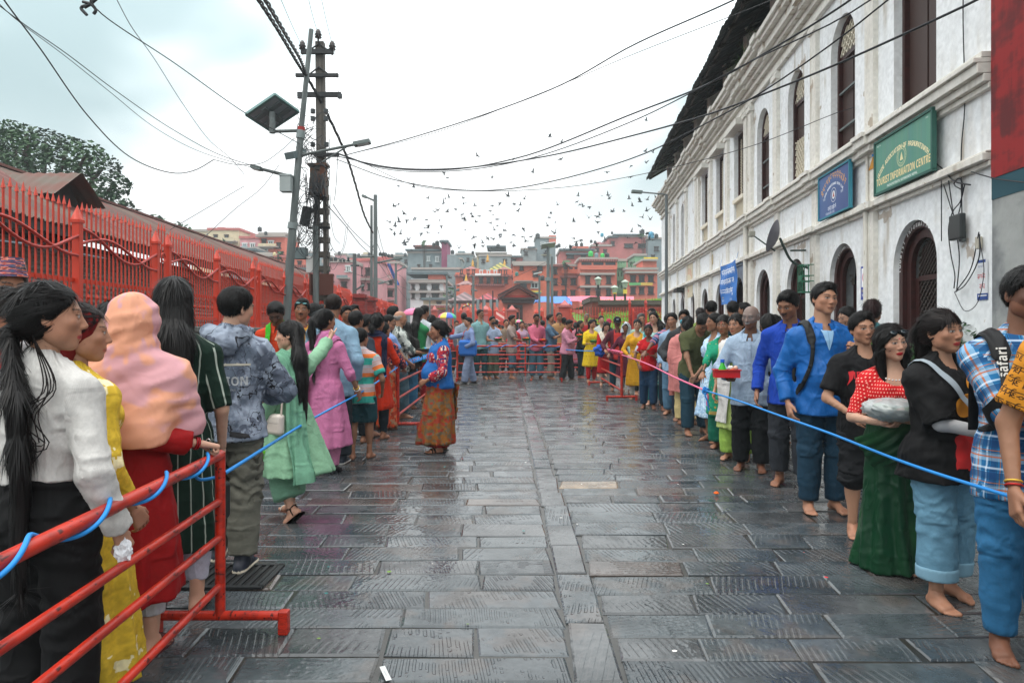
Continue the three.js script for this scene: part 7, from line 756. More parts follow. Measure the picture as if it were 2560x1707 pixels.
const lScarf=person('woman in a peach and lilac headscarf and deep red kurta holding the barrier rail',{x:296,d:2.86,top:686,f:158,hy:-8,fem:1,b:1.04,sk:'fair',hair:'none',shirt:kurta(0xa60f14,{sl:1.8,hem:.16,flare:.03,loose:.02,o:{r:.75}}),pants:leggings(0xd8d6dc,{to:1.72}),arms:['down',{to:[-1.335,.875,-2.90],palm:'down',h:'grip',pole:[.1,-1,-.35]}],feet:'flip',shoeC:0x4a1a1c});
{const me=lScarf,pk=cloth(px(256,256,(u,v)=>mix3([.84,.60,.49],[.77,.58,.60],sst(tf(u,v,5,3,12),.48,.62)),true),{b:.006});pk.map.repeat.set(2.2,2.2);const pr=[ell(V(0,.03,-.01),[.087,.104,.108],.03),ell(V(0,-.06,-.02),[.078,.1,.082],.05)].map((p)=>p);const H=me.HM4,I=H.clone().invert(),v=V(0,0,0),hd={k:.06,b:[me.hc.x-.2,me.hc.y-.25,me.hc.z-.2,me.hc.x+.2,me.hc.y+.2,me.hc.z+.2],f:(x,y,z)=>{v.set(x,y,z).applyMatrix4(I);return smin(pr[0].f(v.x,v.y,v.z),pr[1].f(v.x,v.y,v.z),.05)*me.hs;}};const cape=[hd,...people[people.length-1].outer.slice(0,0)];for(const s of[1,-1])cape.push(cap(me.tp(s*.05,.28,-.01),me.tp(s*.112,.245,.0),.082,.084,.06),cap(me.tp(s*.112,.245,0),me.tp(s*.14,.12,.02),.084,.075,.05));cape.push(ell(me.tp(0,.18,-.03),[.168,.19,.12],.06),cap(me.tp(0,.3,-.01),me.hc,.078,.072,.08),ell(me.tp(0,.1,-.035),[.16,.1,.11],.05));cape.push(cap(me.arms[1].S,me.arms[1].S.clone().lerp(me.arms[1].E,1.05),.08,.08,.06));const geo=sdfMesh(cape,.011,(x,y,z,d)=>{const f=noise(x*4+y*6,y*9+x*4,z*4+4),f2=noise(x*6-y*5,y*15+x*9,z*6),r=1-Math.abs(f)*2.2,r2=1-Math.abs(f2)*2.6;d-=.010*r+.007*r2;v.set(x,y,z).applyMatrix4(I);if(v.z>.02&&v.y>-.115)d=Math.max(d,.062-Math.hypot(v.x,(v.y+.01)*.62));const hemY=me.hip.y+.085*me.h+.10*x*(x>0?.6:-1.1)+.02*Math.sin(x*9);return Math.max(d,hemY-y);});P('headscarf',boneUV(geo,(x,y,z)=>[0,Math.atan2(x,-z)*.16,y,2*PI*.16]),pk,me.g);for(const t of[.94,.985])bangle(me,1,0x9a1420,t);P('ring',new THREE.TorusGeometry(.0085,.002,6,14).translate(...me.arms[1].W.clone().add(V(-.02,.0,.07)).toArray()),M(0xd9d9d9,{metalness:.8,roughness:.2}),me.g);}
const stripeG=cloth(px(256,16,(u)=>{const x=u*4,f=x-Math.floor(x);return Math.abs(f-.5)<.045?[.62,.66,.62]:[.035,.145,.105];},true));stripeG.map.repeat.set(3.2,1);
const lStripe=person('woman in a dark green dress with white vertical stripes and very long straight hair',{x:404,d:3.32,top:642,f:172,fem:1,sk:'fair',hair:'long',hl:.24,hw:1.15,shirt:kurta(0,{name:'dress',mat:stripeG,sl:.98,loose:.02,hem:.185,flare:.012,amp:.008}),pants:leggings(0xc9c6d6,{to:1.8}),arms:['down',A([.125,.475,.04],{palm:'in',h:'grip',pole:[.4,0,-1]})],feet:'flip',shoeC:0x15171a,soleH:.04});
const camo=cloth(px(512,512,(u,v)=>{const a=tf(u,v,4,5,21),b=tf(u,v,9,4,33),r=Math.abs(tf(u,v,5,4,44)-.5),r2=Math.abs(tf(u,v,8,4,49)-.5);let c=mix3([.36,.40,.46],[.56,.60,.66],sst(a,.42,.6));c=mix3(c,[.26,.29,.35],sst(b,.56,.64)*.7);if(r<.011)c=mix3(c,[.09,.09,.11],.85);if(r2<.008)c=mix3(c,[.12,.12,.15],.7);return c;},true));camo.map.repeat.set(1.7,1.7);
const lCamo=person('man in a grey camouflage hooded jacket and khaki cargo trousers seen from behind',{x:528,d:3.95,top:665,f:166,hy:-42,sk:'fair',jaw:.3,quiff:0,shirt:shirt(0,{name:'jacket',mat:camo,collar:false,placket:false,hem:.46,ease:.03,loose:.024,sl:1.93,wr:.011,w:1.06}),pants:pants(0x6a6a60,{loose:.03,to:1.95,wr:.011}),arms:[A([.13,.5,.06],{palm:'in'}),A([.10,.60,.17],{palm:'in',h:'grip',pole:[1.2,-.7,-.6]})],feet:'sneaker',shoeC:0x1b2230,soleC:0xcfc6b2,st:.07});
{const me=lCamo;const hood=sdfMesh([cap(me.tp(-.05,.325,-.055),me.tp(.05,.325,-.055),.05,.05,.03),ell(me.tp(0,.285,-.085),[.085,.07,.05],.03),cap(me.tp(-.06,.33,0),me.tp(-.05,.325,-.055),.03,.048,.03),cap(me.tp(.06,.33,0),me.tp(.05,.325,-.055),.03,.048,.03),cap(me.tp(-.04,.31,.05),me.tp(-.06,.33,0),.026,.03,.02),cap(me.tp(.04,.31,.05),me.tp(.06,.33,0),.026,.03,.02)],.011,(x,y,z,d)=>d-.009*wrk(x*1.6,y*1.6,z*1.6,5));P('hood',boneUV(hood,(x,y,z)=>[0,Math.atan2(x,-z)*.14,y,2*PI*.14]),camo,me.g);const pm=(f,w,h)=>printMat(w,h,f);print(me,me.tp(-.028,.15,-.08),V(0,0,-1),.21,.11,pm((x,w,h)=>{x.fillStyle='#b9bdbf';x.font=`bold ${h * .62}px sans-serif`;x.fillText('ATION',4,h*.62,w-8);x.font=`${h * .14}px sans-serif`;x.fillText('STREET   STYLE',w*.16,h*.9);},420,190),.003);print(me,me.tp(-.012,.215,-.08),V(0,0,-1),.20,.02,pm((x,w,h)=>{x.fillStyle='#b8b3a4';x.fillRect(0,0,w,h);},64,8),.003);print(me,me.tp(-.05,-.03,-.08),V(-.25,0,-1).normalize(),.10,.05,pm((x,w,h)=>{x.fillStyle='#17181c';x.transform(1,.25,0,1,0,0);x.fillRect(0,0,w,h*.6);},64,32),.003);P('hem_band',sdfMesh([ell(me.tp(0,-.02,-.006),[.104*me.h,.05,.082*me.h],.02)],.016,(x,y,z,d)=>Math.max(d,Math.abs(y-me.hip.y+.02*me.h)-.03)),cloth(0x16181c),me.g);for(const L of me.legs)P('cargo_pocket',box(.035,.15,.13,L.s*.098*me.h,.36*me.h,-.01,.012),cloth(0x66665c),me.g);}
const lGreen=person('girl in a pale green kurta pointing behind her with an outstretched arm, basket in hand',{x:668,d:4.95,top:740,f:216,hy:44,fem:1,sk:'fair',hair:'long',hl:.28,hw:1.15,shirt:kurta(0x8fbf9c,{sl:1.75,hem:.235,flare:.085,amp:.02,cz:-.05,loose:.02}),pants:pants(0x84b598,{loose:.05,to:1.74}),arms:[A([.145,.50,.05],{palm:'in',h:'grip',pole:[.3,0,-1]}),{to:[-1.455,1.30,-5.46],palm:'in',h:'point',pole:[.4,-1,0]}],feet:'sandal',shoeC:0x6a3f2e,strapC:0xd9d0c4,st:-.085,lift:1});
ribbon(lGreen.g,'scarf',[[.075,.05,.1],[.07,.2,.09],[.06,.31,.0],[.05,.22,-.09],[.055,.05,-.11],[.06,-.15,-.14],[.065,-.3,-.17]].map((v)=>lGreen.tp(...v)),(t)=>.09+.07*t,lGreen.outer,cloth(0x79b093),{folds:3,amp:.012,clear:.014,m:12});
{const t=thing('shoulder_bag','small cream shoulder bag hanging on the hip of the pale green kurta','bag',lGreen.w(lGreen.tp(.125,-.02,-.03)),lGreen.g.rotation.y);P('bag',new RoundedBoxGeometry(.06,.15,.21,3,.03),M(0xcfc4ba,{roughness:.5}),t);P('flap',new RoundedBoxGeometry(.066,.08,.2,2,.025).translate(0,.035,0),M(0xd8cec4,{roughness:.45}),t);P('strap',tube([V(0,.06,.09),V(-.02,.25,.06),V(-.07,.42,.01),V(-.04,.25,-.05),V(0,.06,-.09)],.008,24,5),M(0xb9aca0),t);}
{const p=lGreen.w(lGreen.arms[0].W.clone().add(V(0,-.2,.0))),t=thing('plastic_basket','bright green perforated plastic basket with red flowers in the girl\'s hand','basket',p,R(200));const gm=M(0x5fb41c,{roughness:.35});P('rim',[box(.24,.02,.015,0,.0,.08),box(.24,.02,.015,0,.0,-.08),box(.015,.02,.16,.12,0,0),box(.015,.02,.16,-.12,0,0)],gm,t);const mesh=[];for(let i=0;i<=8;i++){const u=-.5+i/8;for(const s of[-1,1])mesh.push(bar(V(u*.23,0,s*.08),V(u*.18,-.12,s*.06),.004,5));}for(let i=0;i<=5;i++)for(const s of[-1,1])mesh.push(bar(V(s*.12,0,(-.5+i/5)*.15),V(s*.095,-.12,(-.5+i/5)*.12),.004,5));for(const y of[-.04,-.08]){const k=1+y*1.7;mesh.push(box(.23*k,.008,.006,0,y,.08*k),box(.23*k,.008,.006,0,y,-.08*k),box(.006,.008,.15*k,.118*k,y,0),box(.006,.008,.15*k,-.118*k,y,0));}tag(P('lattice',mesh,gm,t),null,null,null,'stuff');P('base',box(.19,.012,.13,0,-.12,0),gm,t);P('handle',tube([V(-.11,0,0),V(-.10,.12,0),V(0,.19,0),V(.10,.12,0),V(.11,0,0)],.008,24,6),gm,t);for(let i=0;i<8;i++)P('flower',new THREE.IcosahedronGeometry(.036,1).scale(1,.8,1).translate(rr(-.07,.07),rr(.0,.05),rr(-.04,.04)),M([0xb0182e,0xc92a4a,0xe06a1a,0x3f7a3a][i%4],{roughness:.8}),t);}
const lPink=person('woman in a pink kurta with black heels and a low ponytail seen from behind',{x:746,d:6.5,top:713,f:152,hy:-26,fem:1,b:1.08,sk:'brown',hair:'tail',hl:.4,clip:0xd9a08a,shirt:kurta(0xcf7aa6,{sl:1.35,hem:.17,flare:.05,amp:.014}),pants:leggings(0xd88ab0),arms:['down',A([.17,.50,.10],{palm:'in',pole:[.5,0,-1]})],feet:'heel',shoeC:0x14121a});
ribbon(lPink.g,'scarf',[[-.05,.28,.05],[-.04,.31,-.03],[.02,.2,-.1],[.075,.08,-.105],[.09,-.06,-.1],[.06,-.15,-.13]].map((v)=>lPink.tp(...v)),.15,lPink.outer,cloth(0xd983b4),{folds:3,amp:.012,clear:.014,m:12});bangle(lPink,1,0xe6e2da,.9,.034);bangle(lPink,1,0xc9a33a,.8,.034);
person('tall man in a light blue shirt with cropped hair seen from behind',{x:762,d:6.95,top:678,f:168,sk:'brown',hair:'buzz',hc:0x241c18,b:1.14,shirt:shirt(0x8fb3cb,{sl:1.85,hem:.40,ease:.022}),pants:pants(0x2a323a,{loose:.04}),feet:'sneaker',shoeC:0x1d2a38});
const boyM=scaled(stripe([[rgb(0x3aa596),2.6],[rgb(0xd9733a),1.6],[rgb(0xb9b0b4),.5],[rgb(0xc98a78),.25],[rgb(0xb9b0b4),.5],[rgb(0xc98a78),.25],[rgb(0xb9b0b4),1.4]],1),3,5);
person('boy in an orange, teal and white striped polo and teal shorts, barefoot',{x:829,d:7.25,top:757,f:168,hy:-25,kid:1,sk:'brown',quiff:0,shirt:shirt(0,{mat:boyM,sl:.75,loose:.03,hem:.43,placket:false,collarM:cloth(0xd0622c),ease:.02}),pants:{name:'shorts',c:0x17424a,to:.93,loose:.04,ease:.02},arms:['down',A([.15,.52,.08],{palm:'in',pole:[.5,0,-1]})],b:.95});
person('woman in an orange red kurta with navy scarf and embroidered sleeve',{x:864,d:8.6,top:722,f:160,hy:-20,fem:1,sk:'brown',hair:'bun',bunY:-.06,shirt:kurta(0xd5320f,{sl:1.3,hem:.24,flare:.03}),pants:leggings(0x16242e),arms:['down',A([.08,.58,.17])]});{const me=people[people.length-1];ribbon(me.g,'scarf',[[.08,.3,.03],[.03,.318,-.03],[-.06,.3,-.02],[-.085,.15,-.06],[-.09,-.02,-.08]].map((v)=>me.tp(...v)),.07,me.outer,cloth(0x1b2340),{folds:2,amp:.008,clear:.014});}
const sareeO=floral(0xd0522a,0xb08a6a,7,.56,31,0xa83a20);sareeO.map.repeat.set(3,3);
person('woman in an orange patterned saree behind the navy scarf',{x:884,d:9.4,top:742,f:150,hy:-15,fem:1,sk:'brown',hair:'low',hl:.2,shirt:tee(0,{mat:scaled(floral(0x2a2440,0xc05a4a,20,.55,41),3),sl:1.4,hem:.5}),skirt:{name:'saree',mat:sareeO,hem:.03,r1:.12,z1:.11,amp:.016},arms:['down',A([.1,.56,.18],{palm:'down'})]});
person('man with a fade haircut and beard in a sky blue tee, profile to the right',{x:889,d:10,top:724,f:120,hy:-25,sk:'tan',hair:'buzz',beard:1,shirt:tee(0x86a4d8),pants:jeans(0x3a5a78,{loose:.03}),arms:['down',A([.08,.56,.19],{palm:'down'})]});
const lTray=person('man in a black and white print shirt holding a leaf plate',{x:917,d:10.7,top:715,f:105,sk:'tan',hair:'bald',hc:0xa09c98,shirt:shirt(0,{mat:scaled(floral(0xb4bab4,0x4a5250,9,.56,51),3),sl:1.2}),pants:jeans(0x5a7a88,{loose:.03}),arms:['fwd',A([.06,.61,.2],{palm:'up',h:'cup'})]});offering('dark leaf plate with a small blue cup in the print shirted man\'s hand',palmOf(lTray,1,.02),{c:0x3a3a30,fl:[0x4fa0d0,0x3f7a3a],n:3});
person('man in black with tall hair behind the fade haircut',{x:905,d:11.4,top:706,f:120,sk:'brown',hair:'short',quiff:1,shirt:tee(0x2a2a2e),pants:pants()});
person('woman with waist long black hair and blue jeans at the second barrier',{x:937,d:11.9,top:741,f:172,fem:1,sk:'brown',hair:'long',hl:.42,hw:1.1,shirt:tee(0x23201f,{sl:1.9}),pants:jeans(0x3f7fa6,{loose:.03})});
person('woman with dark hair looking away behind the waist long hair',{x:925,d:12.6,top:733,f:165,fem:1,sk:'brown',hair:'long',hl:.25,shirt:tee(0x3a2a28,{sl:1.9}),pants:pants()});
person('woman in a green sleeveless top, hand on the barrier rail',{x:960,d:13.0,top:708,f:150,fem:1,sk:'brown',hair:'long',hl:.2,shirt:tee(0x2f8a54,{sl:.12}),pants:pants(0xa81e26),arms:['down',A([.2,.56,.2],{palm:'down'})]});
person('man with black hair in a white shirt before the pink umbrella',{x:972,d:14.2,top:704,f:150,hy:-20,sk:'brown',shirt:shirt(0xcfd8de),pants:pants()});
const lOr=person('woman in an orange saree with white flowers in her bun',{x:990,d:15,top:725,f:160,hy:-25,fem:1,sk:'brown',hair:'bun',clip:0xe8e2d8,shirt:tee(0xd9651c,{sl:.8,hem:.5}),skirt:{name:'saree',c:0xd9651c,hem:.03,r1:.12,z1:.11}});ribbon(lOr.g,'saree_end',[[-.08,-.1,.08],[-.06,.15,.09],[-.06,.3,-.0],[-.05,.1,-.09],[-.05,-.25,-.1]].map((v)=>lOr.tp(...v)),.15,lOr.outer,cloth(0xdd7420),{folds:3,amp:.01,clear:.012});
person('woman in dark green with a braid beside the orange saree',{x:1003,d:16,top:731,f:160,fem:1,sk:'brown',hair:'low',shirt:kurta(0x20493a),pants:pants()});
const lScarf2=person('man in an orange shirt with a bright green scarf, head bowed before the leaning pole',{x:640,d:7.3,top:688,f:-8,hp:28,sk:'dark',beard:1,shirt:shirt(0xd8431a),pants:pants()});ribbon(lScarf2.g,'scarf',[[.06,.05,.1],[.055,.25,.075],[.035,.315,-.02],[-.035,.315,-.02],[-.055,.25,.075],[-.06,.0,.1]].map((v)=>lScarf2.tp(...v)),.06,lScarf2.outer,cloth(0x3fae28),{folds:2,amp:.006,clear:.01});
const lYelS=person('man in a yellow and brown print shirt with sunglasses on his head',{x:691,d:7.7,top:690,f:5,hy:-12,sk:'brown',mus:1,shirt:shirt(0,{mat:scaled(floral(0xd99a22,0xcfc3ae,6,.6,61,0x8a3a1c),2),nk:.03}),pants:pants()});sunglasses(lYelS,true,0x1f5a5c);ribbon(lYelS.g,'camera_strap',[[.05,.29,.02],[.035,.2,.09],[.02,.08,.1],[-.02,.08,.1],[-.04,.2,.09],[-.05,.29,.02]].map((v)=>lYelS.tp(...v)),.022,lYelS.outer,M(0x1d2022),{m:3,clear:.01});
for(const[label,x,d,top,f,o]of[
['man in a slate tee turned away beside the concrete pole',722,9,700,140,{shirt:tee(0x50748c),pants:pants()}],['person in black behind the slate tee',738,9.8,702,170,{shirt:tee(0x22242a),pants:pants(),fem:1,hair:'low'}],
['man with a dark cap-like fringe facing the street, nearer the brick piers',797,10.4,705,20,{shirt:tee(0x3b3e46),pants:pants()}],['man looking right before the brick piers, taller of two',812,11.2,703,30,{shirt:tee(0x8a5a4a),pants:pants()}],['man with thick black hair behind the light blue shirt',818,8.3,718,160,{shirt:tee(0x2f3a46),pants:pants(),hy:-20}],['man in profile with a full fringe above the striped boy',845,8.9,725,110,{shirt:tee(0x7a2e2a),pants:pants(),sk:'tan'}],['woman with dark bob left of the orange red kurta',880,10.2,733,165,{fem:1,hair:'loose',hl:.2,shirt:kurta(0x35506a),pants:pants()}],
['short person in red behind the peach headscarf',250,4.4,700,165,{fem:1,hair:'bun',shirt:tee(0x8a1c1c),pants:pants(),clip:0xc01a1a}]])person(label,{x,d,top,f,sk:'brown',...o});
const cSk=floral(0x8a5622,0x6a5a44,9,.54,71,0x9a3a24);cSk.map.repeat.set(3,3);
const cW=person('woman in a blue vest over red blouse and brown print saree, standing alone',{x:1010,d:7.7,top:738,f:-78,hy:-8,fem:1,b:1.2,bust:1.15,belly:1.5,sk:'brown',tika:1,hair:'bun',shirt:tee(0,{name:'blouse',mat:scaled(floral(0xa02432,0xc9b4a8,16,.60,73,0x3a2a5a),3),sl:1.75,hem:.5,ease:.012,nk:.01}),skirt:{name:'saree',mat:cSk,top:.53,hem:.055,r1:.135,z1:.145,amp:.03,nf:9,cz:.03},arms:[A([.08,.55,.12],{palm:'back'}),A([.085,.535,.10],{palm:'back',pole:[1,-.4,-1]})],feet:'flip',shoeC:0x171513,soleH:.03,toe:4,st:.03});
{const me=cW,pr=me.outer.slice(0).filter((p,i)=>i<9).map((p)=>({...p,f:(x,y,z)=>p.f(x,y,z)-.014}));const geo=sdfMesh(pr,.016,(x,y,z,d)=>{const hem=.485*me.h;d-=.005*wrk(x,y,z,8);for(const L of me.arms)d=Math.max(d,.064-Math.hypot(x-L.S.x-L.s*.015,y-L.S.y+.0,z-L.S.z));return Math.max(d,hem-y,-(Math.hypot(x,y-me.neck.y-.02,z-me.neck.z-.03)-.075));});P('vest',boneUV(geo,(x,y,z)=>[0,Math.atan2(x,-z)*.15,y,2*PI*.15]),cloth(0x1567b4,{r:.6}),me.g);ribbon(me.g,'saree_end',[[-.03,-.27,-.10],[-.03,-.12,-.115],[-.02,.0,-.12]].map((v)=>me.tp(...v)),.17,me.outer,cSk,{folds:5,amp:.02,clear:.02,m:14});ribbon(me.g,'yellow_trim',[me.arms[1].S.clone().add(V(.03,.05,.03)),me.arms[1].S.clone().add(V(-.05,.03,.0)),me.arms[1].S.clone().add(V(-.03,-.05,.04))],.03,me.outer,cloth(0xd9a01c),{m:3,clear:.016});P('petticoat',sdfMesh([cap(V(0,.12,.02),V(0,.06,.02),.13,.135,.02,{cut:true})],.02,(x,y,z,d)=>Math.max(d,y-.11)),cloth(0xa8161c),me.g);}
for(const[label,x,d,top,f,o,off]of[
['boy reaching left in a lavender top and grey joggers, walking past the barrier',1078,17.2,728,-75,{sk:'tan',shirt:tee(0x7f92bc,{sl:1.9}),pants:pants(0x8b9ab8,{loose:.04}),arms:[A([.1,.56,.1]),A([.06,.70,.33],{palm:'down',pole:[.5,-1,0]})],feet:'sneaker',shoeC:0x16181c,st:.09,h:1.7}],
['man in a grey shirt behind the reaching boy',1066,19.0,720,-170,{shirt:shirt(0x9aa6b4),pants:pants(0x2a2e33)}],['tall man with a quiff in a pale teal shirt, left part of the barrier',1103,19.4,712,20,{hair:'fade',hy:25,beard:1,sk:'tan',shirt:shirt(0x82b0b2),pants:pants(0x1e4a50)}],['man in a pale tee with a black face mask',1131,19.6,728,30,{mask:0x202226,shirt:tee(0xa9bcd8,{hem:.40}),pants:pants(0x5d6a58,{loose:.04}),arms:['fwd','fwd']},'leaf plate heaped with a pink lotus and marigolds'],['man in a beige short sleeved shirt facing right with a plate of flowers',1175,19.5,725,75,{shirt:shirt(0xa08f88,{sl:.85,loose:.03,hem:.40}),pants:jeans(0x4f6e80,{to:1.4,loose:.03}),arms:['fwd',A([.05,.6,.21],{palm:'up',h:'cup'})]},'small plate of red flowers with a yellow cloth'],['man with moustache in a bright pink shirt',1232,19.6,722,15,{sk:'dark',mus:1,shirt:shirt(0xd96f8a),pants:jeans(0x4f7486,{loose:.035}),arms:['down',A([-.02,.57,.17],{palm:'up'})]},'red bowl of orange flowers'],['man in a slate blue tee facing right, hands raised',1264,19.4,723,80,{gray:1,belly:1.2,shirt:tee(0x4f6c84,{sl:.85}),pants:pants(0x8a857c,{loose:.035}),arms:['up',A([.05,.70,.2],{pole:[.6,-1,0]})]}],['stout man in a pale pink shirt and black trousers right of the barrier end',1302,18.6,734,70,{hp:18,sk:'brown',belly:2,b:1.1,shirt:shirt(0xd48fa6),pants:pants(0x1e2226,{loose:.035}),arms:['up',A([.05,.68,.2],{pole:[.6,-1,0]})],feet:'sneaker',shoeC:0x3a241a,st:.06},'handful of orange and red blossoms'],['woman in black with a pony tail behind the stout man',1334,19.6,737,75,{fem:1,hair:'low',hl:.2,shirt:tee(0x191b1f,{sl:1.8}),pants:jeans(0x1c3038),feet:'sneaker',shoeC:0x8a3a2a}],['woman in a yellow kurta and red leggings holding green leaves',1358,18.0,735,20,{fem:1,b:1.1,hair:'long',hl:.25,sk:'tan',hy:30,shirt:kurta(0,{mat:scaled(dots(0xd9b81c,0x9a7a14,6,.12),2),hem:.26,sl:1.3}),pants:leggings(0xc41a1e),arms:['down',A([.05,.62,.18],{palm:'up',h:'cup'})]},'bundle of green leaves with a small red flower'],['woman in a white top behind the yellow kurta',1382,20.5,726,15,{fem:1,hair:'bun',sk:'fair',shirt:tee(0xc9d4cf),pants:pants()}],['young woman in lilac tee and teal jeans between beige and pink shirts',1198,22.5,738,10,{fem:1,hair:'long',hl:.2,sk:'tan',shirt:tee(0xc3a2bc,{hem:.5}),pants:jeans(0x2f7f8e,{loose:.035})}],['woman in pink from behind, second row right of the barrier',1322,22,741,170,{fem:1,hair:'bun',shirt:kurta(0xd98aa0,{hem:.2}),pants:pants()}],['man holding a phone in front of his face in a tan shirt',1284,21.5,719,20,{hair:'fade',shirt:shirt(0xb48a5a),pants:pants()}],['older man with red tika wearing red, by the far red fence',1346,25,722,5,{gray:1,hc:0x77726c,tika:1,shirt:tee(0xb81c22),pants:pants()}],['person in a pink cap by the far red fence',1398,24,734,10,{shirt:tee(0x3a4452),pants:pants(),cap:0xc22a5a}]]){
const me=person(label,{x,d,top,f,sk:'brown',...o,h:o.h});if(o.mask)faceMask(me,o.mask);if(o.cap)capHat(me,o.cap);if(off)offering(off+' held in the barrier queue',palmOf(me,1,.03),{c:off.startsWith('red')?0xb01c1c:0x3f7030,fl:off.includes('pink')?[0xe0307a,0xf08ab0,0xe87a10]:off.includes('leaves')?[0x2f7a2a,0x3f8a34,0xc01a22]:[0xe86a10,0xd81f2a,0xf0b21a],s:1.25});
}
{
const protos=[[0,'short'],[1,'long'],[0,'fade'],[1,'bun'],[0,'short'],[1,'low']].map(([fem,hair],i)=>{const me=person('',{x:1176,d:24,h:fem?1.56:1.66,f:0,lod:5,fem,hair,sk:['brown','tan','dark','brown','tan','brown'][i],shirt:fem?kurta(0x888888,{hem:.25}):shirt(0x888888,{placket:false}),pants:pants(0x2a2f36),arms:i%2?['down','fwd']:['down','down']});people.pop();return me.g;});
const cols=[[0xd8dbde,'white'],[0x9fb6cf,'pale blue'],[0x2f5f9a,'blue'],[0xb8262c,'red'],[0x20252c,'black'],[0xd9a52a,'yellow'],[0x3f7a5a,'green'],[0xcf7a98,'pink'],[0x8a7a6a,'tan'],[0x4a4f5a,'grey'],[0x5a2f4a,'plum'],[0xd06a2a,'orange'],[0x3f8a92,'teal']];
const seen=new Map();let n=0;const facing=[['facing the street',0],['turned away',180],['turned left',-80],['turned right',80]];
const spotsC=[];for(let row=0;row<6;row++){const d=22.5+row*3.6;for(let i=0;i<17;i++){const x=925+i*29+(row%2)*14+rr(-8,8);if(x>1404||(x<1040&&row<1))continue;spotsC.push([x,d+rr(-1.2,1.2)]);}}
for(const[x,d]of spotsC){let[col,cn]=pick(cols),fa=pick(facing),k=n<protos.length?n:Math.floor(rnd()*protos.length);const g=n<protos.length?protos[k]:protos[k].clone();if(n>=protos.length){g.name=numbered('person');scene.add(g);}n++;const p=at(x,HY,d);g.position.set(p.x,0,p.z);g.rotation.y=R(fa[1]+rr(-25,25));g.scale.setScalar(rr(.96,1.08));
const near=[...people].filter((q)=>q.d>13&&q.d<21.6).sort((a,b)=>Math.abs(a.o.x-x)-Math.abs(b.o.x-x))[0].g.userData.label.replace(/^(tall |young |stout |older )?(man|woman|girl|boy|person) (in|with|holding) /,'').split(' ').slice(0,4).join(' ').replace(/ (and|with|over|a|an|the|in|behind|his|from|left|over his|reaching|short|of|to)$/,'').replace(/ (and|with|over|a|in)$/,'');const fr=['first','second','third','fourth','fifth','sixth'][Math.max(0,Math.min(5,Math.round((d-22.5)/3.6)))];let lb;for(const[c2,n2]of[[col,cn],...cols]){lb=`distant person in ${n2} ${fa[0]}, ${fr} row behind ${near}`.split(' ').slice(0,16).join(' ');if(!seen.has(lb)){col=c2;break;}}seen.set(lb,1);g.traverse((m)=>{if(m.isMesh&&(m.name==='shirt'||m.name==='kurta')){m.material=cloth(col);m.children.forEach((q)=>q.material=m.material);}});tag(g,lb,'person','crowd far down the plaza');}
}
// ---------- barriers and ropes ----------
const railM=M_.red;
function barrier(label,a,b,hgt,rails,o={}){
const A0=V(a[0],0,-a[1]),B0=V(b[0],0,-b[1]),t=thing('crowd_barrier',label,'barrier',A0),e=B0.clone().sub(A0),f=(o.foot||V(1,0,0)),r=o.r||.022;const ends=o.ends||[1,1];
[V(0,0,0),e].forEach((p,i)=>{if(!ends[i])return;const post=P('post',bar(p.clone().setY(.07),p.clone().setY(hgt-(o.flush?.0:0)),r,16),railM,t);const F=P('foot',[bar(p.clone().addScaledVector(f,-.29).setY(.082),p.clone().addScaledVector(f,.29).setY(.082),r*.95,12),...[-1,1].map((s)=>box(.044,.105,.044,p.x+f.x*s*.285,.053,p.z+f.z*s*.285,.006))],railM,t);});
rails.forEach((h,i)=>P('rail',bar(V(0,h,0),e.clone().setY(h),i?r*.72:r,16),railM,t));P('elbow',new THREE.SphereGeometry(r*1.02,12,8).translate(0,rails[0],0),railM,t);P('elbow',new THREE.SphereGeometry(r*1.02,12,8).translate(e.x,rails[0],e.z),railM,t);return t;
}
barrier('near red tubular barrier in the left foreground with blue rope on its top rail',[-1.305,3.05],[-1.19,1.12],.81,[.80,.595,.434,.218],{ends:[1,0]});
barrier('second red barrier on the left, beside the woman in the blue vest',[-1.575,9.4],[-1.62,14.6],.89,[.885,.66,.43,.20],{r:.024});
barrier('long red barrier across the middle in front of the queue',[-1.494,18.6],[1.336,18.6],.96,[.955,.72,.48,.245],{foot:V(0,0,1),r:.026});
barrier('red barrier one row behind the middle barrier',[.62,21.0],[3.3,21.0],.98,[.97,.74,.5,.25],{foot:V(0,0,1),r:.026});
barrier('left red barrier one row behind the middle barrier',[-2.6,21.6],[.42,21.3],.98,[.97,.74,.5,.25],{foot:V(0,0,1),r:.026});
barrier('red barrier on the right with pink rope wound on its top rail',[2.14,13.3],[2.22,17.1],.925,[.92,.68,.44,.20],{r:.026});
const rope=(name,label,pts,r,m,n=60)=>tag(P(name,tube(pts.map((p)=>V(p[0],p[1],-p[2])),r,n,8),m),label,'rope');
const helix=(a,b,turns,rad,n=120,ph=0)=>{const A1=V(a[0],a[1],-a[2]),B1=V(b[0],b[1],-b[2]),t=B1.clone().sub(A1).normalize(),u=t.clone().cross(UPV).normalize(),v=u.clone().cross(t),out=[];for(let i=0;i<=n;i++){const s=i/n,w=ph+s*turns*2*PI,p=A1.clone().lerp(B1,s).addScaledVector(u,Math.cos(w)*rad).addScaledVector(v,Math.sin(w)*rad);out.push([p.x,p.y,-p.z]);}return out;};
rope('rope','blue rope wound loosely round the top rail of the near barrier',helix([-1.2,.80,1.3],[-1.30,.80,2.95],4.2,.030,120,1),.007,M_.rope,200);
rope('rope','blue rope tied round the post of the near barrier',helix([-1.305,.735,3.05],[-1.305,.685,3.05],4,.031,60),.007,M_.rope,120);
rope('rope','blue rope stretched from the near barrier to the second barrier on the left',[[-1.29,.715,3.06],[-1.5,.69,5],[-1.56,.74,7.4],[-1.575,.86,9.38]],.009,M_.rope);
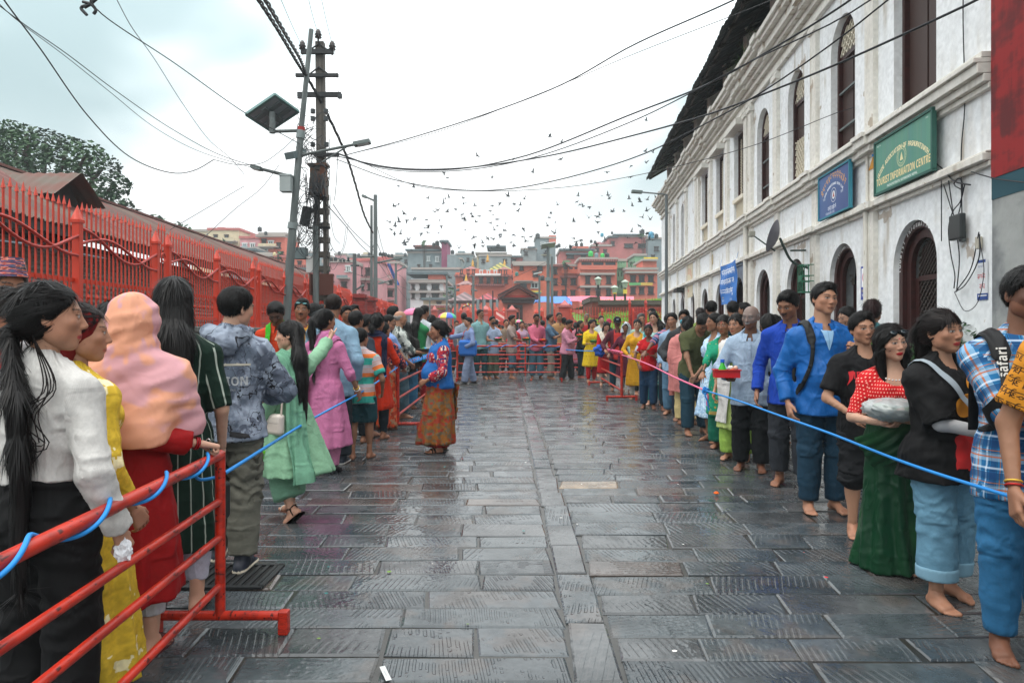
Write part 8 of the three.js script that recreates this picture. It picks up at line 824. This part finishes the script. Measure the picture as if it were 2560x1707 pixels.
rope('rope','slack tail of blue rope between the rail and the near barrier post',[[-1.30,.79,2.9],[-1.36,.745,2.93],[-1.37,.70,3.0],[-1.32,.70,3.05]],.007,M_.rope);
rope('rope','blue rope wound tightly round the top rail of the second left barrier',helix([-1.576,.885,9.45],[-1.61,.885,13.6],16,.034,260),.012,M_.rope,320);
rope('rope','thin blue rope wound on the long middle barrier',helix([-1.4,.955,18.6],[1.3,.955,18.6],7,.036,160),.011,M_.rope,200);
rope('rope','blue rope stretched from the middle barrier to the right barrier',[[1.336,.87,18.6],[1.8,.85,17.9],[2.2,.86,17.2]],.013,M_.rope);
rope('rope','pink rope wound round the top rail of the right barrier',helix([2.14,.92,13.4],[2.2,.92,16.2],9,.036,180),.013,M_.ropePink,240);
rope('rope','pink rope stretched along the right hand queue from the right barrier',[[2.14,.90,13.3],[2.0,.867,9.9],[1.95,.806,8.2],[1.95,.757,6.89]],.010,M_.ropePink);
rope('rope','blue rope stretched in front of the right hand queue to the right edge',[[1.95,.757,6.89],[1.95,.755,5.84],[1.95,.738,4.9],[1.95,.728,4.22],[1.95,.70,3.31],[1.95,.707,2.6],[1.95,.72,1.9]],.008,M_.rope);
{const t=thing('rope_knot','knot where the pink and blue ropes of the right queue are tied together','knot',V(1.95,.757,-6.87));P('knot',new THREE.TorusKnotGeometry(.022,.01,60,6),M_.rope,t);P('tail',tube([V(0,0,0),V(.02,-.06,.02),V(.01,-.13,.01),V(.03,-.17,.02)],.009,16,6),M_.ropePink,t);P('tail',tube([V(0,0,0),V(-.01,-.05,.02),V(.01,-.10,.03),V(.025,-.2,.02)],.008,16,6),M_.rope,t);}
// ---------- things carried ----------
function backpack(label,p,turn,c,o={}){const t=thing('backpack',label,'backpack',p,turn);const m=M(c,{roughness:.75}),w=o.w||.3,h=o.h||.42;P('body',new RoundedBoxGeometry(w,h,.16,4,.07),m,t);P('pocket',new RoundedBoxGeometry(w*.8,h*.45,.08,3,.035).translate(0,-h*.2,-.09),o.c2?M(o.c2):m,t);P('flap',new RoundedBoxGeometry(w*.96,h*.3,.18,3,.06).translate(0,h*.33,-.005),o.c3?M(o.c3):m,t);P('handle',tube([V(-.04,h*.5,.05),V(0,h*.56,.05),V(.04,h*.5,.05)],.008,12,5),m,t);return t;}
const strapOn=(me,s,m,w=.055,low=.02)=>ribbon(me.g,'backpack_strap',[[s*.075,.05,-.09],[s*.07,.2,-.09],[s*.066,.30,-.03],[s*.066,.285,.03],[s*.07,.2,.09],[s*.082,.1,.08],[s*.09,low,.02]].map((v)=>me.tp(...v)),(t)=>t<.62?w:w*.5,me.outer,m,{m:5,th:.014,clear:.016,seg:30});
backpack('black backpack on the back of the plaid shirted man',rPlaid.w(rPlaid.tp(.075,.12,-.115)),rPlaid.g.rotation.y,0x141518,{w:.22,h:.36});const pst=strapOn(rPlaid,-1,cloth(0x131417,{r:.6}),.075,.06);
{const p=rPlaid.tp(-.068,.245,.075),m=printMat(256,96,(x,w,h)=>{x.fillStyle='#c9c7c2';x.font='bold 82px sans-serif';x.textAlign='center';x.fillText('safari',w/2,h*.72);});const q=new THREE.PlaneGeometry(.15,.056,6,2).rotateZ(PI/2);const dir=V(-.38,.35,1).normalize();q.applyQuaternion(new THREE.Quaternion().setFromUnitVectors(V(0,0,1),dir));let dd=evalD(rPlaid.outer,p.x,p.y,p.z);p.addScaledVector(dir,.032-dd);P('strap_print',q.translate(p.x,p.y,p.z),m,pst);}
backpack('black backpack worn by the man in the bright blue jacket',rJacket.w(rJacket.tp(.0,.12,-.145)),rJacket.g.rotation.y,0x17191b);strapOn(rJacket,-1,cloth(0x15181a,{r:.6}),.06,.0);
backpack('black bag hanging at the side of the royal blue shirted man',rBag.w(rBag.tp(.10,.06,.11)),R(30),0x1a1b1d,{w:.28,h:.5});
{const me=people.find((m)=>m.g.userData.label.startsWith('boy reaching'));backpack('blue and coral backpack carried on the reaching boy\'s shoulder',me.w(me.tp(.10,.04,.05)),R(-12),0x1a62b4,{w:.46,h:.4,c2:0xd8453a,c3:0x1f68be});strapOn(me,-1,cloth(0xd8453a));}
{const p=rOld.w(rOld.arms[1].W.clone().add(V(-.0,.035,.09))),t=thing('plastic_tray','red plastic tray with a green bottle and flowers held by the bald man','tray',p,R(-10));const m=M(0xc4121a,{roughness:.35}),s=(w,d,y)=>box(w,.006,d,0,y,0);P('base',box(.2,.008,.15,0,-.03,0,.003),m,t);P('side',[box(.23,.07,.006,0,.0,.078).rotateX(0),box(.23,.07,.006,0,0,-.078),box(.006,.07,.16,.112,0,0),box(.006,.07,.16,-.112,0,0)],m,t);P('rim',[box(.25,.008,.018,0,.036,.085),box(.25,.008,.018,0,.036,-.085),box(.018,.008,.17,.118,.036,0),box(.018,.008,.17,-.118,.036,0)],m,t);const b=thing('bottle','small green bottle with blue cap in the red tray','bottle',p.clone().add(V(-.04,-.02,.01)));P('glass',new THREE.LatheGeometry([[0,0],[.038,0],[.04,.02],[.036,.07],[.018,.11],[.017,.13],[0,.13]].map(([a,c])=>new THREE.Vector2(a,c)),16),M(0x2fae2a,{roughness:.3}),b);P('lid',new THREE.CylinderGeometry(.02,.02,.03,14).translate(0,.14,0),M(0x1d63c8,{roughness:.4}),b);const f=thing('flower_heap','pale orange blossoms heaped in the red tray','flowers',p.clone().add(V(.055,.01,.0)));for(let i=0;i<7;i++)P('flower',new THREE.IcosahedronGeometry(.022,1).translate(rr(-.035,.035),rr(.0,.06),rr(-.04,.04)),M([0xe0b8a0,0xd9704a,0xd8d2cc,0x5f8a4a][i%4]),f);}
{const a=rSaree.arms[0].W.clone().lerp(rSaree.arms[1].W,.5).add(V(-.01,.03,.075)),p=rSaree.w(a),t=thing('covered_tray','shallow steel tray wrapped in crinkled clear plastic held by the saree woman','tray',p,R(20));P('dish',new THREE.LatheGeometry([[0,0],[.07,0],[.1,.03],[.128,.055],[.124,.055],[.095,.032],[.066,.006],[0,.006]].map(([x,y])=>new THREE.Vector2(x,y)),28),M(0x84908c,{roughness:.35,metalness:.5}),t);const g=new THREE.SphereGeometry(.145,40,20),q=g.attributes.position;for(let i=0;i<q.count;i++){const x=q.getX(i),y=q.getY(i),z=q.getZ(i),k=1+.16*noise(x*40,y*40,z*40)+.1*noise(x*90,y*90,z*90);q.setXYZ(i,x*k*1.0,(y>0?y*.34:y*.5)*k+.055,z*k);}g.computeVertexNormals();P('plastic_wrap',g,new THREE.MeshPhysicalMaterial({color:0xdfe6e6,transmission:.62,roughness:.28,thickness:0,side:THREE.DoubleSide}),t);const f=thing('flower_heap','leaves and pale petals under the clear plastic of the tray','flowers',p.clone().add(V(0,.03,0)));for(let i=0;i<9;i++)P('petal',new THREE.IcosahedronGeometry(.026,1).scale(1,.6,1).translate(rr(-.07,.07),rr(0,.03),rr(-.06,.06)),M([0xc9c4b8,0x5a7a44,0xd09a90][i%3]),f);}
{const p=rJacket.w(rJacket.arms[0].W.clone().add(V(0,.06,.05))),t=thing('flower_garland','yellow flower strand with green leaves held up by the blue jacket man','garland',p,R(22));for(let i=0;i<9;i++)P('flower',new THREE.IcosahedronGeometry(.027,1).translate(-.05+.012*Math.sin(i),.16-i*.028,.02+(i%2)*.012),M(0xd9c832,{roughness:.8}),t);for(let i=0;i<6;i++){const g=new THREE.SphereGeometry(.06,8,4).scale(.45,1,.1).rotateZ(rr(-1.2,1.2)).rotateY(rr(-.6,.6)).translate(.02+rr(-.04,.06),-.04+rr(-.02,.05),.03);P('leaf',g,M(0x6f9a2c,{roughness:.6}),t);}}
{const p=lWhite.w(lWhite.arms[1].W.clone().add(V(-.01,-.07,.01))),t=thing('paper_tissue','crumpled white tissue in the hand of the white shirted woman','tissue',p);const g=new THREE.IcosahedronGeometry(.036,4),q=g.attributes.position;for(let i=0;i<q.count;i++){const k=.8+.5*Math.abs(noise(q.getX(i)*60,q.getY(i)*60,q.getZ(i)*60))+.2*noise(q.getX(i)*120,q.getY(i)*120,3);q.setXYZ(i,q.getX(i)*k*.8,q.getY(i)*k*1.1,q.getZ(i)*k*.8);}g.computeVertexNormals();P('tissue',g,M(0xd9dade),t);}
{const p=lStripe.w(V(-.10*lStripe.h,.30*lStripe.h,.10)),t=thing('shoulder_bag','black handbag hanging beside the green striped dress','bag',p,R(170));P('bag',new RoundedBoxGeometry(.08,.2,.2,3,.03),M(0x101214,{roughness:.45}),t);P('handle',tube([V(0,.09,-.07),V(0,.2,-.04),V(0,.2,.04),V(0,.09,.07)],.007,18,5),M(0x101214),t);}
{const p=rRed.w(rRed.arms[0].W);const t=thing('cloth_bag','blue and red cloth bundle on the far end of the right barrier','bag',V(2.16,.9,-16.7));const g=new THREE.IcosahedronGeometry(.2,4),q=g.attributes.position;for(let i=0;i<q.count;i++){const k=.8+.5*noise(q.getX(i)*8,q.getY(i)*8,q.getZ(i)*8);q.setXYZ(i,q.getX(i)*k*.9,q.getY(i)*k,q.getZ(i)*k*.7);}g.computeVertexNormals();P('bundle',g,scaled(floral(0x2255b0,0xc01c2c,3,.55,81),1),t);}
// ---------- small things on the ground ----------
{const mg=(label,x,y,s,c)=>{const d=dOf(y),t=thing('marigold',label,'flower',V((x-CX)/FX*d,.02,-d));for(let i=0;i<7;i++){const a=i*2.4;P('petals',new THREE.IcosahedronGeometry(s*.55,1).scale(1,.7,1).translate(Math.cos(a)*s*.5*(i?1:0),i?0:s*.3,Math.sin(a)*s*.5*(i?1:0)),M(c,{roughness:.8}),t);}};mg('fallen orange marigold on the wet paving before the emerald kurta',1646,1138,.022,0xe8620c);mg('fallen orange red blossom before the long middle barrier',1220,874,.035,0xd84a1a);
const t=thing('drain_grate','black iron drain grate in the paving behind the near barrier','drain grate',V(-1.62,.006,-3.75));P('frame',[box(.62,.012,.03,0,.004,.17),box(.62,.012,.03,0,.004,-.17),box(.03,.012,.34,.3,.004,0),box(.03,.012,.34,-.3,.004,0)],M_.dark,t);for(let i=0;i<13;i++)P('bar',box(.018,.012,.32,-.27+i*.045,.003,0),M_.dark,t);P('pit',box(.58,.004,.32,0,-.001,0),M_.hole,t);
const bits=[];const bm=[0xe8e6e0,0xc81e2a,0x2a8a8a,0x6a8a3a];for(let i=0;i<46;i++){const d=rr(2.5,12),x=rr(-1.1,1.9);const q=P('litter_scrap',new THREE.CircleGeometry(rr(.006,.016),5).rotateX(-PI/2+rr(-.15,.15)).scale(1,1,rr(.5,1.4)),M(bm[i%4],{roughness:.8}));q.position.set(x,.009,-d);tag(q,['tiny white paper scrap on the wet paving','tiny red petal on the wet paving','tiny teal scrap on the wet paving','tiny green leaf bit on the wet paving'][i%4],'litter','litter on the wet paving');}
const tk=thing('paper_ticket','narrow white paper strip lying at the bottom of the photo','paper',V((885-CX)/FX*dOf(1553),.012,-dOf(1553)),.4);P('paper',new THREE.PlaneGeometry(.022,.12).rotateX(-PI/2),M(0xdadcdc,{map:tex(32,128,(x,w,h)=>{x.fillStyle='#e4e6e6';x.fillRect(0,0,w,h);x.save();x.translate(w/2,h/2);x.rotate(-PI/2);x.fillStyle='#9aa0a4';x.font='14px sans-serif';x.textAlign='center';x.fillText('PRAYER',0,5);x.restore();})}),tk);}
{const t=onWall('pennant','small yellow paper pennant on the wall between the two boards','pennant',uOf(9.12),3.5,-.05);P('paper',extr(poly([[0,0],[.16,.0],[.14,.17]]),.004),M(0xc98a22,{roughness:.7}),t);P('pin',box(.03,.03,.03,.14,.17,0),M_.rope,t);}
{const t=thing('shrub','straggly plant growing at the foot of the white wall by the first door','plant',wPos(uOf(6.95),1.0,-.25));const lv=leafCloud([[V(0,.15,0),.28],[V(.15,.3,.05),.2],[V(-.15,.05,0),.22]],.035,9000);tag(P('foliage',lv,leafMats[2],t),null,null,null,'stuff');P('stem',[bar(V(0,-.8,0),V(0,.2,0),.012),bar(V(0,-.2,0),V(.15,.35,.05),.008)],M(0x4a3a2a),t);P('planter',cyl(.12,.16,.5,0,-.75,0,14),M(0x7a4a38,{roughness:.9}),t);}
scene.traverse((o)=>{if(o.isMesh){o.castShadow=true;o.receiveShadow=true;}});
renderer.render(scene,camera);
